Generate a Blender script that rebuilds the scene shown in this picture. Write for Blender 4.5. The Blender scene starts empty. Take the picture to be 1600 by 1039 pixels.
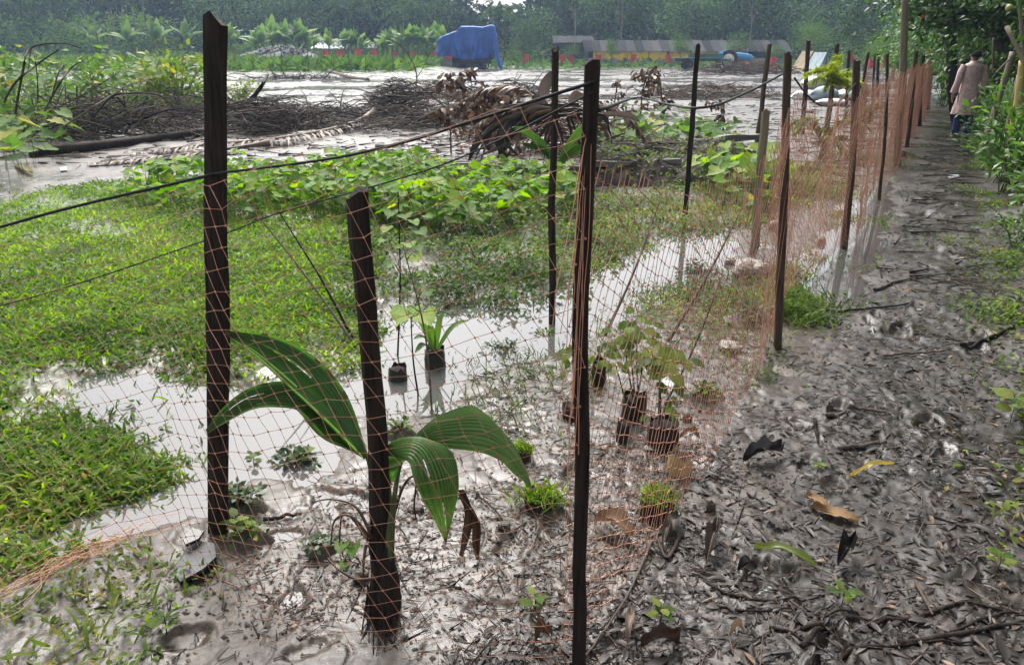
import bpy, math, random
import numpy as np
from mathutils import Vector

R = random.Random(7)
rng = np.random.default_rng(11)
scene = bpy.context.scene
COL = scene.collection
rad = math.radians

# ------------------------------------------------------------------ camera
F, CU, CV, CAMH, PITCH = 1200.0, 800.0, 519.5, 1.6, rad(20.0)   # focal length in photo pixels, picture centre
cam_data = bpy.data.cameras.new('camera')
cam_data.sensor_width = 36.0
cam_data.lens = 36.0 * F / 1600.0
cam_data.clip_start = 0.05
cam_data.clip_end = 3000.0
cam = bpy.data.objects.new('camera', cam_data)
cam.location = (0, 0, CAMH)
cam.rotation_euler = (math.pi / 2 - PITCH, 0, 0)
COL.objects.link(cam)
scene.camera = cam

# ------------------------------------------------------------------ sky, sun, exposure
SUN_EL, SUN_AZ = rad(52), rad(-14)        # azimuth from +Y (view direction), positive to the right
world = bpy.data.worlds.new('World')
scene.world = world
world.use_nodes = True
wn = world.node_tree.nodes
wl = world.node_tree.links
wn.clear()
w_out = wn.new('ShaderNodeOutputWorld')
w_bg = wn.new('ShaderNodeBackground')
w_sky = wn.new('ShaderNodeTexSky')
w_sky.sky_type = 'NISHITA'
w_sky.sun_disc = False
w_sky.sun_elevation = SUN_EL
w_sky.sun_rotation = SUN_AZ
w_sky.air_density = 1.0
w_sky.dust_density = 6.0
w_sky.ozone_density = 1.0
w_hs = wn.new('ShaderNodeHueSaturation')    # thin overcast: the blue is washed out
w_hs.inputs['Saturation'].default_value = 0.26
w_bg.inputs['Strength'].default_value = 0.15
wl.new(w_sky.outputs['Color'], w_hs.inputs['Color'])
wl.new(w_hs.outputs['Color'], w_bg.inputs['Color'])
wl.new(w_bg.outputs['Background'], w_out.inputs['Surface'])

sun_data = bpy.data.lights.new('sun', 'SUN')
sun_data.energy = 1.3
sun_data.angle = rad(20)
sun_data.color = (1.0, 0.95, 0.88)
sun = bpy.data.objects.new('sun', sun_data)
sdir = Vector((math.sin(SUN_AZ) * math.cos(SUN_EL), math.cos(SUN_AZ) * math.cos(SUN_EL), math.sin(SUN_EL)))
sun.rotation_euler = sdir.to_track_quat('Z', 'Y').to_euler()
sun.location = (0, 0, 60)
COL.objects.link(sun)

scene.view_settings.view_transform = 'Standard'
scene.view_settings.look = 'None'
scene.view_settings.gamma = 1.0
scene.view_settings.exposure = 1.25
scene.render.engine = 'CYCLES'
scene.cycles.max_bounces = 6
scene.cycles.diffuse_bounces = 3
scene.cycles.glossy_bounces = 3
scene.cycles.transmission_bounces = 4
scene.cycles.volume_bounces = 0
scene.cycles.caustics_reflective = False
scene.cycles.caustics_refractive = False
scene.cycles.sample_clamp_indirect = 4.0
scene.cycles.use_denoising = True
scene.cycles.use_adaptive_sampling = False

# ------------------------------------------------------------------ measuring: photo pixel -> place
_fw = np.array((0, math.cos(PITCH), -math.sin(PITCH)))
_up = np.array((0, math.sin(PITCH), math.cos(PITCH)))
_rt = np.array((1.0, 0, 0))
_O = np.array((0, 0, CAMH))
def ray(u, v):
    return _fw + _rt * ((u - CU) / F) - _up * ((v - CV) / F)
def G(u, v, z=0.0):
    d = ray(u, v)
    t = (z - CAMH) / d[2]
    return _O + d * t
def at(u, v, Y):
    d = ray(u, v)
    return _O + d * (Y / d[1])

# ------------------------------------------------------------------ noise
_perm = np.random.default_rng(3).random((256, 256)).astype(np.float32) * 2 - 1
def vnoise(x, y):
    xi = np.floor(x).astype(np.int64); yi = np.floor(y).astype(np.int64)
    fx = x - xi; fy = y - yi
    fx = fx * fx * fx * (fx * (fx * 6 - 15) + 10); fy = fy * fy * fy * (fy * (fy * 6 - 15) + 10)
    x0 = xi & 255; x1 = (xi + 1) & 255; y0 = yi & 255; y1 = (yi + 1) & 255
    a = _perm[x0, y0] * (1 - fx) + _perm[x1, y0] * fx
    b = _perm[x0, y1] * (1 - fx) + _perm[x1, y1] * fx
    return a * (1 - fy) + b * fy
def fbm(x, y, oct=4, gain=0.5):
    x = np.asarray(x, float); y = np.asarray(y, float)
    s = 0; a = 1.0; n = 0
    for k in range(oct):
        s = s + a * vnoise(x * 2 ** k + 17.3 * k, y * 2 ** k - 9.1 * k); n += a; a *= gain
    return s / n
def poly_sd(px, py, poly):
    """signed distance, positive inside"""
    px = np.asarray(px, float); py = np.asarray(py, float)
    d = np.full(px.shape, 1e9); ins = np.zeros(px.shape, bool)
    n = len(poly)
    for i in range(n):
        ax, ay = poly[i][0], poly[i][1]; bx, by = poly[(i + 1) % n][0], poly[(i + 1) % n][1]
        ex, ey = bx - ax, by - ay
        t = np.clip(((px - ax) * ex + (py - ay) * ey) / (ex * ex + ey * ey + 1e-12), 0, 1)
        d = np.minimum(d, np.hypot(px - ax - t * ex, py - ay - t * ey))
        c = ((ay > py) != (by > py)) & (px < (bx - ax) * (py - ay) / (by - ay + 1e-12) + ax)
        ins ^= c
    return np.where(ins, d, -d)
def sstep(a, b, x):
    t = np.clip((x - a) / (b - a), 0, 1)
    return t * t * (3 - 2 * t)
def gpoly(pts):
    return [tuple(G(u, v)[:2]) for u, v in pts]

# ------------------------------------------------------------------ mesh helpers
class MB:
    def __init__(s):
        s.V = []; s.T = []; s.Q = []; s.rT = []; s.rQ = []; s.n = 0
    def add(s, V, T=None, Q=None, r=None):
        V = np.asarray(V, float).reshape(-1, 3)
        if T is not None and len(T):
            T = np.asarray(T, np.int64).reshape(-1, 3); s.T.append(T + s.n)
            s.rT.append(np.broadcast_to(np.asarray(R.random() if r is None else r, float), (len(T),)).copy())
        if Q is not None and len(Q):
            Q = np.asarray(Q, np.int64).reshape(-1, 4); s.Q.append(Q + s.n)
            s.rQ.append(np.broadcast_to(np.asarray(R.random() if r is None else r, float), (len(Q),)).copy())
        s.V.append(V); s.n += len(V)
        return s
    def mesh(s, name, smooth=True):
        me = bpy.data.meshes.new(name)
        V = np.concatenate(s.V) if s.V else np.zeros((0, 3))
        T = np.concatenate(s.T) if s.T else np.zeros((0, 3), int)
        Q = np.concatenate(s.Q) if s.Q else np.zeros((0, 4), int)
        rr = np.concatenate((s.rT + s.rQ)) if (s.rT or s.rQ) else np.zeros(0)
        rr = np.concatenate([np.concatenate(s.rT) if s.rT else np.zeros(0), np.concatenate(s.rQ) if s.rQ else np.zeros(0)])
        me.vertices.add(len(V)); me.vertices.foreach_set('co', V.astype(np.float32).ravel())
        nl = T.size + Q.size
        me.loops.add(nl); me.loops.foreach_set('vertex_index', np.concatenate([T.ravel(), Q.ravel()]).astype(np.int32))
        me.polygons.add(len(T) + len(Q))
        st = np.concatenate([np.arange(len(T)) * 3, T.size + np.arange(len(Q)) * 4]).astype(np.int32)
        me.polygons.foreach_set('loop_start', st)
        me.polygons.foreach_set('use_smooth', np.full(len(T) + len(Q), smooth))
        a = me.attributes.new('rnd', 'FLOAT', 'FACE'); a.data.foreach_set('value', rr.astype(np.float32))
        me.update(calc_edges=True)
        me.validate()
        return me
    # ---- shapes
    def box(s, lo, hi, r=None, M=None):
        x0, y0, z0 = lo; x1, y1, z1 = hi
        V = np.array([(x0,y0,z0),(x1,y0,z0),(x1,y1,z0),(x0,y1,z0),(x0,y0,z1),(x1,y0,z1),(x1,y1,z1),(x0,y1,z1)], float)
        if M is not None: V = V @ np.asarray(M)[:3,:3].T + np.asarray(M)[:3,3]
        return s.add(V, Q=[(0,3,2,1),(4,5,6,7),(0,1,5,4),(1,2,6,5),(2,3,7,6),(3,0,4,7)], r=r)
    def tube(s, pts, radii, n=6, r=None, cap=True, jit=0.0):
        pts = np.asarray(pts, float); m = len(pts)
        radii = np.broadcast_to(np.asarray(radii, float), (m,))
        tan = np.gradient(pts, axis=0); tan /= np.linalg.norm(tan, axis=1)[:, None] + 1e-9
        ref = np.array((0.13, 0.21, 1.0)) if abs(tan[:, 2]).mean() < 0.8 else np.array((1.0, 0.2, 0.1))
        A = np.cross(tan, ref); A /= np.linalg.norm(A, axis=1)[:, None] + 1e-9
        B = np.cross(tan, A)
        th = np.arange(n) * 2 * math.pi / n
        rr = radii[:, None] * (1 + (jit * rng.uniform(-1, 1, (m, n)) if jit else 0))
        V = pts[:, None, :] + rr[:, :, None] * (A[:, None, :] * np.cos(th)[None, :, None] + B[:, None, :] * np.sin(th)[None, :, None])
        V = V.reshape(-1, 3)
        i, j = np.meshgrid(np.arange(m - 1), np.arange(n), indexing='ij')
        a = i * n + j; b = i * n + (j + 1) % n
        Q = np.stack([a, b, b + n, a + n], -1).reshape(-1, 4)
        T = []
        if cap:
            c0 = len(V); V = np.vstack([V, pts[0], pts[-1]])
            for k in range(n):
                T.append((c0, (k + 1) % n, k)); T.append((c0 + 1, (m - 1) * n + k, (m - 1) * n + (k + 1) % n))
        return s.add(V, T=T, Q=Q, r=r)
    def grid(s, P, r=None, closed_u=False):
        P = np.asarray(P, float); m, n = P.shape[:2]
        i, j = np.meshgrid(np.arange(m - 1), np.arange(n if closed_u else n - 1), indexing='ij')
        a = i * n + j; b = i * n + (j + 1) % n
        return s.add(P.reshape(-1, 3), Q=np.stack([a, b, b + n, a + n], -1).reshape(-1, 4), r=r)
    def cards(s, P, A, N, L, W, tmpl, rnd=None):
        tv, tt = tmpl
        P = np.asarray(P, float); k = len(P)
        if k == 0: return s
        A = A / (np.linalg.norm(A, axis=1)[:, None] + 1e-9)
        S = np.cross(N, A); S /= np.linalg.norm(S, axis=1)[:, None] + 1e-9
        N2 = np.cross(A, S)
        L = np.broadcast_to(L, (k,)); W = np.broadcast_to(W, (k,))
        V = (P[:, None] + A[:, None] * (tv[None, :, 0] * L[:, None])[..., None] + S[:, None] * (tv[None, :, 1] * W[:, None])[..., None]
             + N2[:, None] * (tv[None, :, 2] * L[:, None])[..., None])
        T = (tt[None] + (np.arange(k) * len(tv))[:, None, None]).reshape(-1, 3)
        if rnd is None: rnd = rng.random(k)
        return s.add(V.reshape(-1, 3), T=T, r=np.repeat(rnd, len(tt)))
    def sticks(s, P0, P1, r0, r1, n=3, rnd=None):
        """many straight thin prisms"""
        P0 = np.asarray(P0, float); P1 = np.asarray(P1, float); k = len(P0)
        if k == 0: return s
        d = P1 - P0; d /= np.linalg.norm(d, axis=1)[:, None] + 1e-9
        ref = np.where(np.abs(d[:, 2:3]) > 0.9, np.array([[1.0, 0, 0]]), np.array([[0, 0, 1.0]]))
        A = np.cross(d, ref); A /= np.linalg.norm(A, axis=1)[:, None] + 1e-9
        B = np.cross(d, A)
        th = np.arange(n) * 2 * math.pi / n
        ring = A[:, None] * np.cos(th)[None, :, None] + B[:, None] * np.sin(th)[None, :, None]
        r0 = np.broadcast_to(r0, (k,)); r1 = np.broadcast_to(r1, (k,))
        V = np.concatenate([P0[:, None] + ring * r0[:, None, None], P1[:, None] + ring * r1[:, None, None]], 1)
        q = np.array([(j, (j + 1) % n, n + (j + 1) % n, n + j) for j in range(n)])
        Q = (q[None] + (np.arange(k) * 2 * n)[:, None, None]).reshape(-1, 4)
        if rnd is None: rnd = rng.random(k)
        return s.add(V.reshape(-1, 3), Q=Q, r=np.repeat(rnd, n))

def tm(v, t): return (np.array(v, float), np.array(t, int))
LEAF2 = tm([(0,0,0),(.45,.5,.08),(1,0,-.06),(.45,-.5,.08)], [(0,2,1),(0,3,2)])
LEAF6 = tm([(0,0,0),(.4,0,.03),(.75,0,.0),(1,0,-.08),(.22,.36,.06),(.6,.42,.04),(.22,-.36,.06),(.6,-.42,.04)],
           [(0,1,4),(1,5,4),(1,2,5),(2,3,5),(0,6,1),(1,6,7),(1,7,2),(2,7,3)])
BLADE = tm([(0,-.3,0),(0,.3,0),(.45,.5,.10),(.45,-.5,.10),(.8,.33,.05),(.8,-.33,.05),(1.0,0,-.08)],
           [(0,2,1),(0,3,2),(3,4,2),(3,5,4),(5,6,4)])
def _heart():
    out = [(0,0),(-.16,.16),(-.2,.36),(-.02,.52),(.22,.47),(.36,.5),(.5,.34),(.68,.3),(.8,.12),(1,0)]
    pts = [(0.30, 0.0, -.05)] + [(x, y, .05 + .10 * abs(y) - .12 * x * x) for x, y in out] + [(x, -y, .05 + .10 * abs(y) - .12 * x * x) for x, y in out[-2:0:-1]]
    n = len(pts) - 1
    return tm(pts, [(0, 1 + (k + 1) % n, 1 + k) for k in range(n)])
HEART = _heart()

def prep(o, label=None, cat=None, group=None, kind=None):
    if label: o['label'] = label
    if cat: o['category'] = cat
    if group: o['group'] = group
    if kind: o['kind'] = kind
    return o
def obj(name, mb, mat, parent=None, smooth=True, loc=None, **k):
    me = mb if isinstance(mb, bpy.types.Mesh) else mb.mesh(name, smooth)
    if mat is not None and not me.materials: me.materials.append(mat)
    o = bpy.data.objects.new(name, me); COL.objects.link(o)
    if parent is not None: o.parent = parent
    if loc is not None: o.location = loc
    return prep(o, **k)
def thing(name, label, cat, loc=(0, 0, 0), rz=0.0, group=None):
    o = bpy.data.objects.new(name, None); COL.objects.link(o)
    o.empty_display_size = 0.1
    o.location = loc; o.rotation_euler = (0, 0, rz)
    return prep(o, label, cat, group)
def dup(o, parent=None):
    c = o.copy(); COL.objects.link(c); c.parent = parent
    for ch in o.children: dup(ch, c)
    return c
def nrm(a):
    a = np.asarray(a, float); return a / (np.linalg.norm(a, axis=-1, keepdims=True) + 1e-9)
def rdir(n, zlo=-1, zhi=1):
    z = rng.uniform(zlo, zhi, n); t = rng.uniform(0, 2 * math.pi, n); q = np.sqrt(1 - z * z)
    return np.stack([q * np.cos(t), q * np.sin(t), z], 1)
def curve_pts(ctrl, n):
    """smooth Catmull-Rom through the control points"""
    c = np.asarray(ctrl, float); m = len(c)
    p = np.vstack([2 * c[0] - c[1], c, 2 * c[-1] - c[-2]])
    out = []
    for x in np.linspace(0, m - 1, n):
        i = min(int(x), m - 2); t = x - i
        a, b, cc, d = p[i], p[i + 1], p[i + 2], p[i + 3]
        out.append(0.5 * (2 * b + (cc - a) * t + (2 * a - 5 * b + 4 * cc - d) * t * t + (3 * b - a - 3 * cc + d) * t ** 3))
    return np.array(out)

# ------------------------------------------------------------------ materials
def newmat(name):
    m = bpy.data.materials.new(name); m.use_nodes = True
    nt = m.node_tree; nt.nodes.clear()
    out = nt.nodes.new('ShaderNodeOutputMaterial')
    return m, nt, nt.nodes, nt.links, out
def ramp(nt, stops, fac=None):
    n = nt.nodes.new('ShaderNodeValToRGB')
    el = n.color_ramp.elements
    while len(el) < len(stops): el.new(0.5)
    for e, (p, c) in zip(el, stops):
        e.position = p; e.color = (*c, 1)
    if fac is not None: nt.links.new(fac, n.inputs['Fac'])
    return n
def noise_node(nt, scale, detail=4, rough=0.55, vec=None, dist=0.0):
    n = nt.nodes.new('ShaderNodeTexNoise'); n.inputs['Scale'].default_value = scale
    n.inputs['Detail'].default_value = detail; n.inputs['Roughness'].default_value = rough
    n.inputs['Distortion'].default_value = dist
    if vec is not None: nt.links.new(vec, n.inputs['Vector'])
    return n
def leafmat(name, stops, transl=0.35, rough=0.45, spec=0.35, noise=6.0):
    m, nt, N, L, out = newmat(name)
    at_ = N.new('ShaderNodeAttribute'); at_.attribute_name = 'rnd'
    tc = N.new('ShaderNodeTexCoord'); nz = noise_node(nt, noise, 3, 0.6, tc.outputs['Object'])
    mx = N.new('ShaderNodeMath'); mx.operation = 'MULTIPLY_ADD'
    sb = N.new('ShaderNodeMath'); sb.operation = 'SUBTRACT'; sb.inputs[1].default_value = 0.5
    L.new(nz.outputs['Fac'], sb.inputs[0]); L.new(sb.outputs[0], mx.inputs[0]); mx.inputs[1].default_value = 0.5
    L.new(at_.outputs['Fac'], mx.inputs[2])
    rp = ramp(nt, stops, mx.outputs[0])
    p = N.new('ShaderNodeBsdfPrincipled'); p.inputs['Roughness'].default_value = rough
    p.inputs['Specular IOR Level'].default_value = spec
    L.new(rp.outputs['Color'], p.inputs['Base Color'])
    t = N.new('ShaderNodeBsdfTranslucent')
    hs = N.new('ShaderNodeHueSaturation'); hs.inputs['Saturation'].default_value = 1.15; hs.inputs['Value'].default_value = 1.5
    L.new(rp.outputs['Color'], hs.inputs['Color']); L.new(hs.outputs['Color'], t.inputs['Color'])
    ms = N.new('ShaderNodeMixShader'); ms.inputs['Fac'].default_value = transl
    L.new(p.outputs[0], ms.inputs[1]); L.new(t.outputs[0], ms.inputs[2]); L.new(ms.outputs[0], out.inputs['Surface'])
    return m
def solid(name, c1, c2=None, rough=0.7, scale=8.0, bump=0.0, spec=0.3, stretch=None, metal=0.0, detail=5, use_rnd=0.0, bscale=None):
    m, nt, N, L, out = newmat(name)
    tc = N.new('ShaderNodeTexCoord'); vec = tc.outputs['Object']
    if stretch:
        mp = N.new('ShaderNodeMapping'); mp.inputs['Scale'].default_value = stretch
        L.new(vec, mp.inputs['Vector']); vec = mp.outputs['Vector']
    nz = noise_node(nt, scale, detail, 0.6, vec)
    fac = nz.outputs['Fac']
    if use_rnd:
        at_ = N.new('ShaderNodeAttribute'); at_.attribute_name = 'rnd'
        mm = N.new('ShaderNodeMix'); mm.inputs['Factor'].default_value = use_rnd
        L.new(fac, mm.inputs['A']); L.new(at_.outputs['Fac'], mm.inputs['B']); fac = mm.outputs['Result']
    rp = ramp(nt, [(0.3, c1), (0.7, c2 or c1)], fac)
    p = N.new('ShaderNodeBsdfPrincipled'); p.inputs['Roughness'].default_value = rough
    p.inputs['Specular IOR Level'].default_value = spec; p.inputs['Metallic'].default_value = metal
    L.new(rp.outputs['Color'], p.inputs['Base Color'])
    if bump:
        nb = noise_node(nt, bscale or scale * 3, 4, 0.65, vec)
        b = N.new('ShaderNodeBump'); b.inputs['Strength'].default_value = bump; b.inputs['Distance'].default_value = 0.01
        L.new(nb.outputs['Fac'], b.inputs['Height']); L.new(b.outputs['Normal'], p.inputs['Normal'])
    L.new(p.outputs[0], out.inputs['Surface'])
    return m
# ------------------------------------------------------------------ materials of the place
M = {}
M['grass'] = leafmat('grass_blades', [(0.0, (.045, .095, .014)), (.40, (.115, .20, .024)), (.75, (.17, .27, .036)), (1.0, (.25, .30, .065))], .55, .55, .12, 5)
M['weed'] = leafmat('weed_leaves', [(0.0, (.03, .06, .015)), (.5, (.08, .135, .025)), (.85, (.16, .22, .04)), (1.0, (.26, .22, .07))], .45, .55, .15, 4)
M['vine'] = leafmat('vine_leaves', [(0.0, (.05, .11, .015)), (.5, (.11, .22, .025)), (.9, (.19, .32, .04)), (1.0, (.30, .30, .05))], .5, .55, .2, 5)
M['squash'] = leafmat('squash_leaves', [(0.0, (.035, .085, .02)), (.55, (.085, .165, .035)), (.88, (.15, .24, .05)), (1.0, (.40, .30, .05))], .4, .6, .15, 6)
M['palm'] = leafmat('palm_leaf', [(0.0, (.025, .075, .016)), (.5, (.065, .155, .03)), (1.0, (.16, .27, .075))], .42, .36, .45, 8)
M['deadleaf'] = leafmat('dead_leaf', [(0.0, (.03, .018, .012)), (.5, (.09, .05, .03)), (.85, (.17, .10, .055)), (1.0, (.26, .17, .10))], .15, .45, .4, 9)
M['palefrond'] = leafmat('dry_frond', [(0.0, (.05, .038, .032)), (.5, (.14, .105, .085)), (1.0, (.34, .27, .22))], .12, .55, .3, 4)
M['litter'] = leafmat('leaf_litter', [(0.0, (.018, .014, .012)), (.5, (.026, .022, .020)), (.8, (.046, .038, .034)), (.97, (.085, .066, .055)), (1.0, (.20, .12, .07))], .05, .42, .25, 12)
M['hedge'] = leafmat('hedge_leaves', [(0.0, (.012, .032, .010)), (.5, (.032, .075, .016)), (.9, (.07, .14, .028)), (1.0, (.11, .18, .035))], .35, .4, .28, 3)
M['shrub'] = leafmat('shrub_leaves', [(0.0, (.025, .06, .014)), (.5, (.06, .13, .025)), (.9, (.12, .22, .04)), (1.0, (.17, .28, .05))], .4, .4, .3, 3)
M['tree'] = leafmat('tree_leaves', [(0.0, (.012, .030, .012)), (.5, (.060, .120, .035)), (1.0, (.15, .24, .07))], .2, .7, .1, .5)
M['tree_light'] = leafmat('light_tree_leaves', [(0.0, (.04, .08, .018)), (.5, (.08, .15, .03)), (1.0, (.14, .22, .05))], .35, .7, .1, .6)
M['wood_far'] = leafmat('wood_leaves', [(0.0, (.010, .020, .012)), (.5, (.020, .040, .020)), (1.0, (.036, .068, .028))], .15, .8, .05, .3)
M['banana'] = leafmat('banana_leaves', [(0.0, (.05, .10, .03)), (.5, (.10, .18, .045)), (1.0, (.18, .26, .07))], .4, .55, .2, .8)
M['feather'] = leafmat('feathery_leaves', [(0.0, (.16, .22, .03)), (.5, (.24, .32, .04)), (1.0, (.34, .36, .06))], .5, .45, .3, 5)
M['post'] = solid('wet_dark_wood', (.007, .0055, .005), (.040, .030, .024), .7, 9, .8, .12, (6, 6, .6), bscale=22)
M['post_brown'] = solid('brown_bark_post', (.030, .021, .015), (.085, .058, .040), .75, 9, .6, .12, (7, 7, .7), bscale=22)
M['bark'] = solid('bark', (.03, .026, .02), (.10, .085, .065), .8, 6, .6, .2, (3, 3, .6))
M['bark_pale'] = solid('pale_bark', (.16, .14, .11), (.30, .27, .22), .8, 6, .4, .2, (3, 3, .6))
M['twig'] = solid('wet_twigs', (.014, .011, .010), (.12, .095, .078), .7, 5, .2, .12, use_rnd=.7)
M['twig_warm'] = solid('brown_twigs', (.05, .034, .025), (.17, .115, .08), .7, 5, .2, .12, use_rnd=.7)
M['stem'] = solid('green_stem', (.06, .08, .025), (.11, .13, .045), .55, 12, .1, .3)
M['bamboo'] = solid('yellow_bamboo', (.26, .20, .06), (.40, .31, .10), .4, 4, .1, .4, (4, 4, .5))
M['bamboo_grey'] = solid('grey_bamboo', (.10, .085, .055), (.20, .17, .11), .55, 5, .3, .3, (5, 5, .5))
M['rope'] = solid('dark_rope', (.008, .010, .010), (.025, .030, .028), .7, 60, .6, .25)
M['net'] = solid('orange_net_twine', (.40, .185, .115), (.58, .31, .21), .7, 12, 0, .25, use_rnd=.5)
M['plastic_black'] = solid('black_plastic', (.008, .008, .008), (.03, .026, .022), .3, 10, .4, .5)
M['slate'] = solid('black_sheet', (.010, .011, .013), (.035, .037, .04), .38, 6, .25, .4)
M['stone'] = solid('muddy_stone', (.10, .085, .07), (.34, .31, .27), .6, 9, .5, .4)
M['clod'] = solid('mud_clod', (.025, .020, .016), (.085, .068, .053), .5, 14, .6, .25)
M['soil'] = solid('dark_soil', (.010, .007, .007), (.040, .028, .027), .85, 7, .8, .15)
M['plank'] = solid('grey_plank', (.06, .055, .05), (.20, .185, .17), .6, 4, .4, .35, (.6, 6, 6))
M['sack'] = solid('white_sack', (.45, .45, .43), (.72, .72, .70), .6, 3, .3, .3)
M['yellowbag'] = solid('tan_plastic_bag', (.24, .16, .06), (.42, .31, .15), .45, 12, .5, .4)
M['paper'] = solid('pale_scrap', (.22, .26, .26), (.42, .46, .46), .5, 10, .2, .4)

# ------------------------------------------------------------------ ground regions (measured on the ground)
def fx(y):   # the line of the path fence
    return .18 + .555 * (np.asarray(y, float) - 1.64)
LAWN = gpoly([(-250, 380), (0, 338), (70, 300), (200, 285), (420, 290), (570, 330), (565, 440), (510, 560), (420, 600), (340, 588), (260, 572),
              (180, 568), (90, 598), (66, 655), (110, 690), (205, 680), (250, 722), (215, 770), (140, 800), (60, 815), (0, 815), (-300, 830)])
VERGE = gpoly([(-300, 960), (0, 905), (90, 860), (215, 838), (325, 828), (330, 872), (268, 925), (200, 975), (170, 1060), (-300, 1100)])
PUD_L = gpoly([(85, 645), (150, 588), (250, 578), (330, 600), (420, 640), (430, 690), (370, 730), (300, 790), (220, 830), (120, 850), (60, 870), (-260, 900), (-260, 825), (0, 815), (140, 800), (230, 745)])
PUD_C = gpoly([(585, 560), (600, 520), (700, 478), (860, 462), (940, 420), (1040, 372), (1130, 350), (1120, 400), (1060, 450), (960, 490), (900, 530), (760, 560), (690, 640), (610, 640), (560, 610)])
PUD_R = gpoly([(1260, 470), (1270, 420), (1330, 300), (1372, 250), (1400, 250), (1380, 330), (1375, 420), (1330, 470)])
PUD_F = gpoly([(380, 640), (470, 640), (520, 690), (500, 730), (400, 720)])
VINE = gpoly([(190, 322), (280, 290), (450, 282), (640, 266), (700, 288), (905, 302), (905, 335), (700, 378), (560, 352), (330, 350)])
WEED = gpoly([(560, 345), (700, 352), (900, 312), (1000, 305), (1180, 262), (1250, 270), (1240, 330), (1170, 372), (1040, 362), (960, 392), (860, 462), (720, 482), (600, 480), (550, 440)])
SPARSE = gpoly([(760, 560), (900, 545), (1000, 480), (1080, 440), (1220, 430), (1215, 540), (1150, 560), (1000, 540), (900, 600), (760, 680), (700, 660)])

_g = np.random.default_rng(77)
PRINTS = []          # trodden footprints in the mud
for _k in range(40):
    _y = 1.5 + 9 * _g.random() ** 1.5; PRINTS.append((float(fx(_y)) + _g.uniform(.25, 1.15), _y, math.atan2(.555, 1) + _g.normal(0, .35), _g.uniform(.10, .14), _g.uniform(.04, .055), _g.uniform(.012, .028)))
for _k in range(22):
    _p = G(_g.uniform(250, 1000), _g.uniform(640, 1040)); PRINTS.append((_p[0], _p[1], _g.uniform(0, 3.1), _g.uniform(.09, .13), _g.uniform(.04, .055), _g.uniform(.010, .026)))
def H(x, y):
    x = np.asarray(x, float); y = np.asarray(y, float)
    r = np.hypot(x, y)
    near = 1 - sstep(9, 14, r)
    n1 = fbm(x * .8 + 3, y * .8, 3); n2 = fbm(x * 3.1, y * 3.1 + 7, 4); n3 = fbm(x * 11 + 5, y * 11, 4, .6)
    n4 = np.abs(fbm(x * 5.3 + 40, y * 5.3 + 11, 3))
    wob = .10 * fbm(x * 2.3 + 9, y * 2.3 - 4, 4)
    n5 = fbm(x * 30 + 2, y * 30, 3, .6) * (1 - sstep(4, 8, r))
    h = .010 + .014 * n1 + .013 * n2 + .005 * n3 + .0045 * n5 + .006 * (.5 - 1.6 * np.abs(fbm(x * 4.1 + 13, y * 4.1 - 6, 3))) * (1 - sstep(5, 9, r)) - .008 * (1 - sstep(0, .10, n4))
    def into(poly, depth, soft=.12, w=1.0):
        sd = poly_sd(x, y, poly) + wob * w
        return depth * sstep(-soft, soft, sd)
    h = h + into(PUD_L, -.052, .20, 1.8) + into(PUD_C, -.055, .25) + into(PUD_R, -.05, .2, 1.5) + into(PUD_F, -.035, .15)
    h = h + into(LAWN, .035, .20) + into(VERGE, .02, .25) + into(VINE, .07, .3) + into(WEED, .02, .3)
    # the trodden path: a little higher, churned
    pd = x - fx(y)
    path = sstep(.1, .5, pd) * near
    h = h + path * (.026 + .006 * n2 + .002 * n3)
    h = h + .10 * sstep(1.15, 1.9, pd) * sstep(2.0, 3.5, y) + .25 * sstep(1.9, 4.5, pd) * sstep(3, 5, y)
    if r.size and r.min() < 12:
        dn = np.zeros_like(h)
        for (cx, cy, an, la, wa, de) in PRINTS:
            dx = x - cx; dy = y - cy; m = (np.abs(dx) < .4) & (np.abs(dy) < .4)
            if not m.any(): continue
            a = dx[m] * math.sin(an) + dy[m] * math.cos(an); b = dx[m] * math.cos(an) - dy[m] * math.sin(an)
            q = np.sqrt((a / la) ** 2 + (b / wa) ** 2) + .45 * n3[m] + .3 * n2[m]
            dn[m] += -de * (1 - sstep(.65, 1.0, q)) + de * .28 * np.exp(-((q - 1.2) / .2) ** 2)
        h = h + dn
        bt = np.exp(-(((x + .40) / 1.0) ** 2 + ((y - 1.6) / .42) ** 2)); h = h * (1 - .5 * bt) + .026 * bt
    # flooded field
    far = sstep(9.0, 12.5, y + .25 * x) * (1 - sstep(-.4, .9, pd))
    hf = .022 + .05 * fbm(x * .45, y * .9, 5, .62) + .014 * n2 + .03 * sstep(16, 30, y) * (fbm(x * .15 + 5, y * .5, 4))
    for yb, wd, hh in ((27, .5, .10), (34.5, .4, .12), (44, .6, .13), (55, .6, .15), (66, .7, .14)):
        hf = hf + hh * np.exp(-((y - yb - .05 * x - .9 * fbm(x * .12, y * 0 + yb, 3)) / wd) ** 2)
    hf = hf - .025 * sstep(22, 30, y)
    h = h * (1 - far) + hf * far
    # green field at the back left and the rising ground under the trees
    fld = sstep(56, 60, y + .10 * (x + 40)) * (1 - sstep(-9, -5, x - .02 * y))
    h = h + fld * .30
    h = h + .25 * sstep(88, 94, y)
    return h
def Hs(x, y): return float(H(np.array([x]), np.array([y]))[0])
def GH(u, v):
    p = G(u, v); return np.array((p[0], p[1], Hs(p[0], p[1])))

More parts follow.
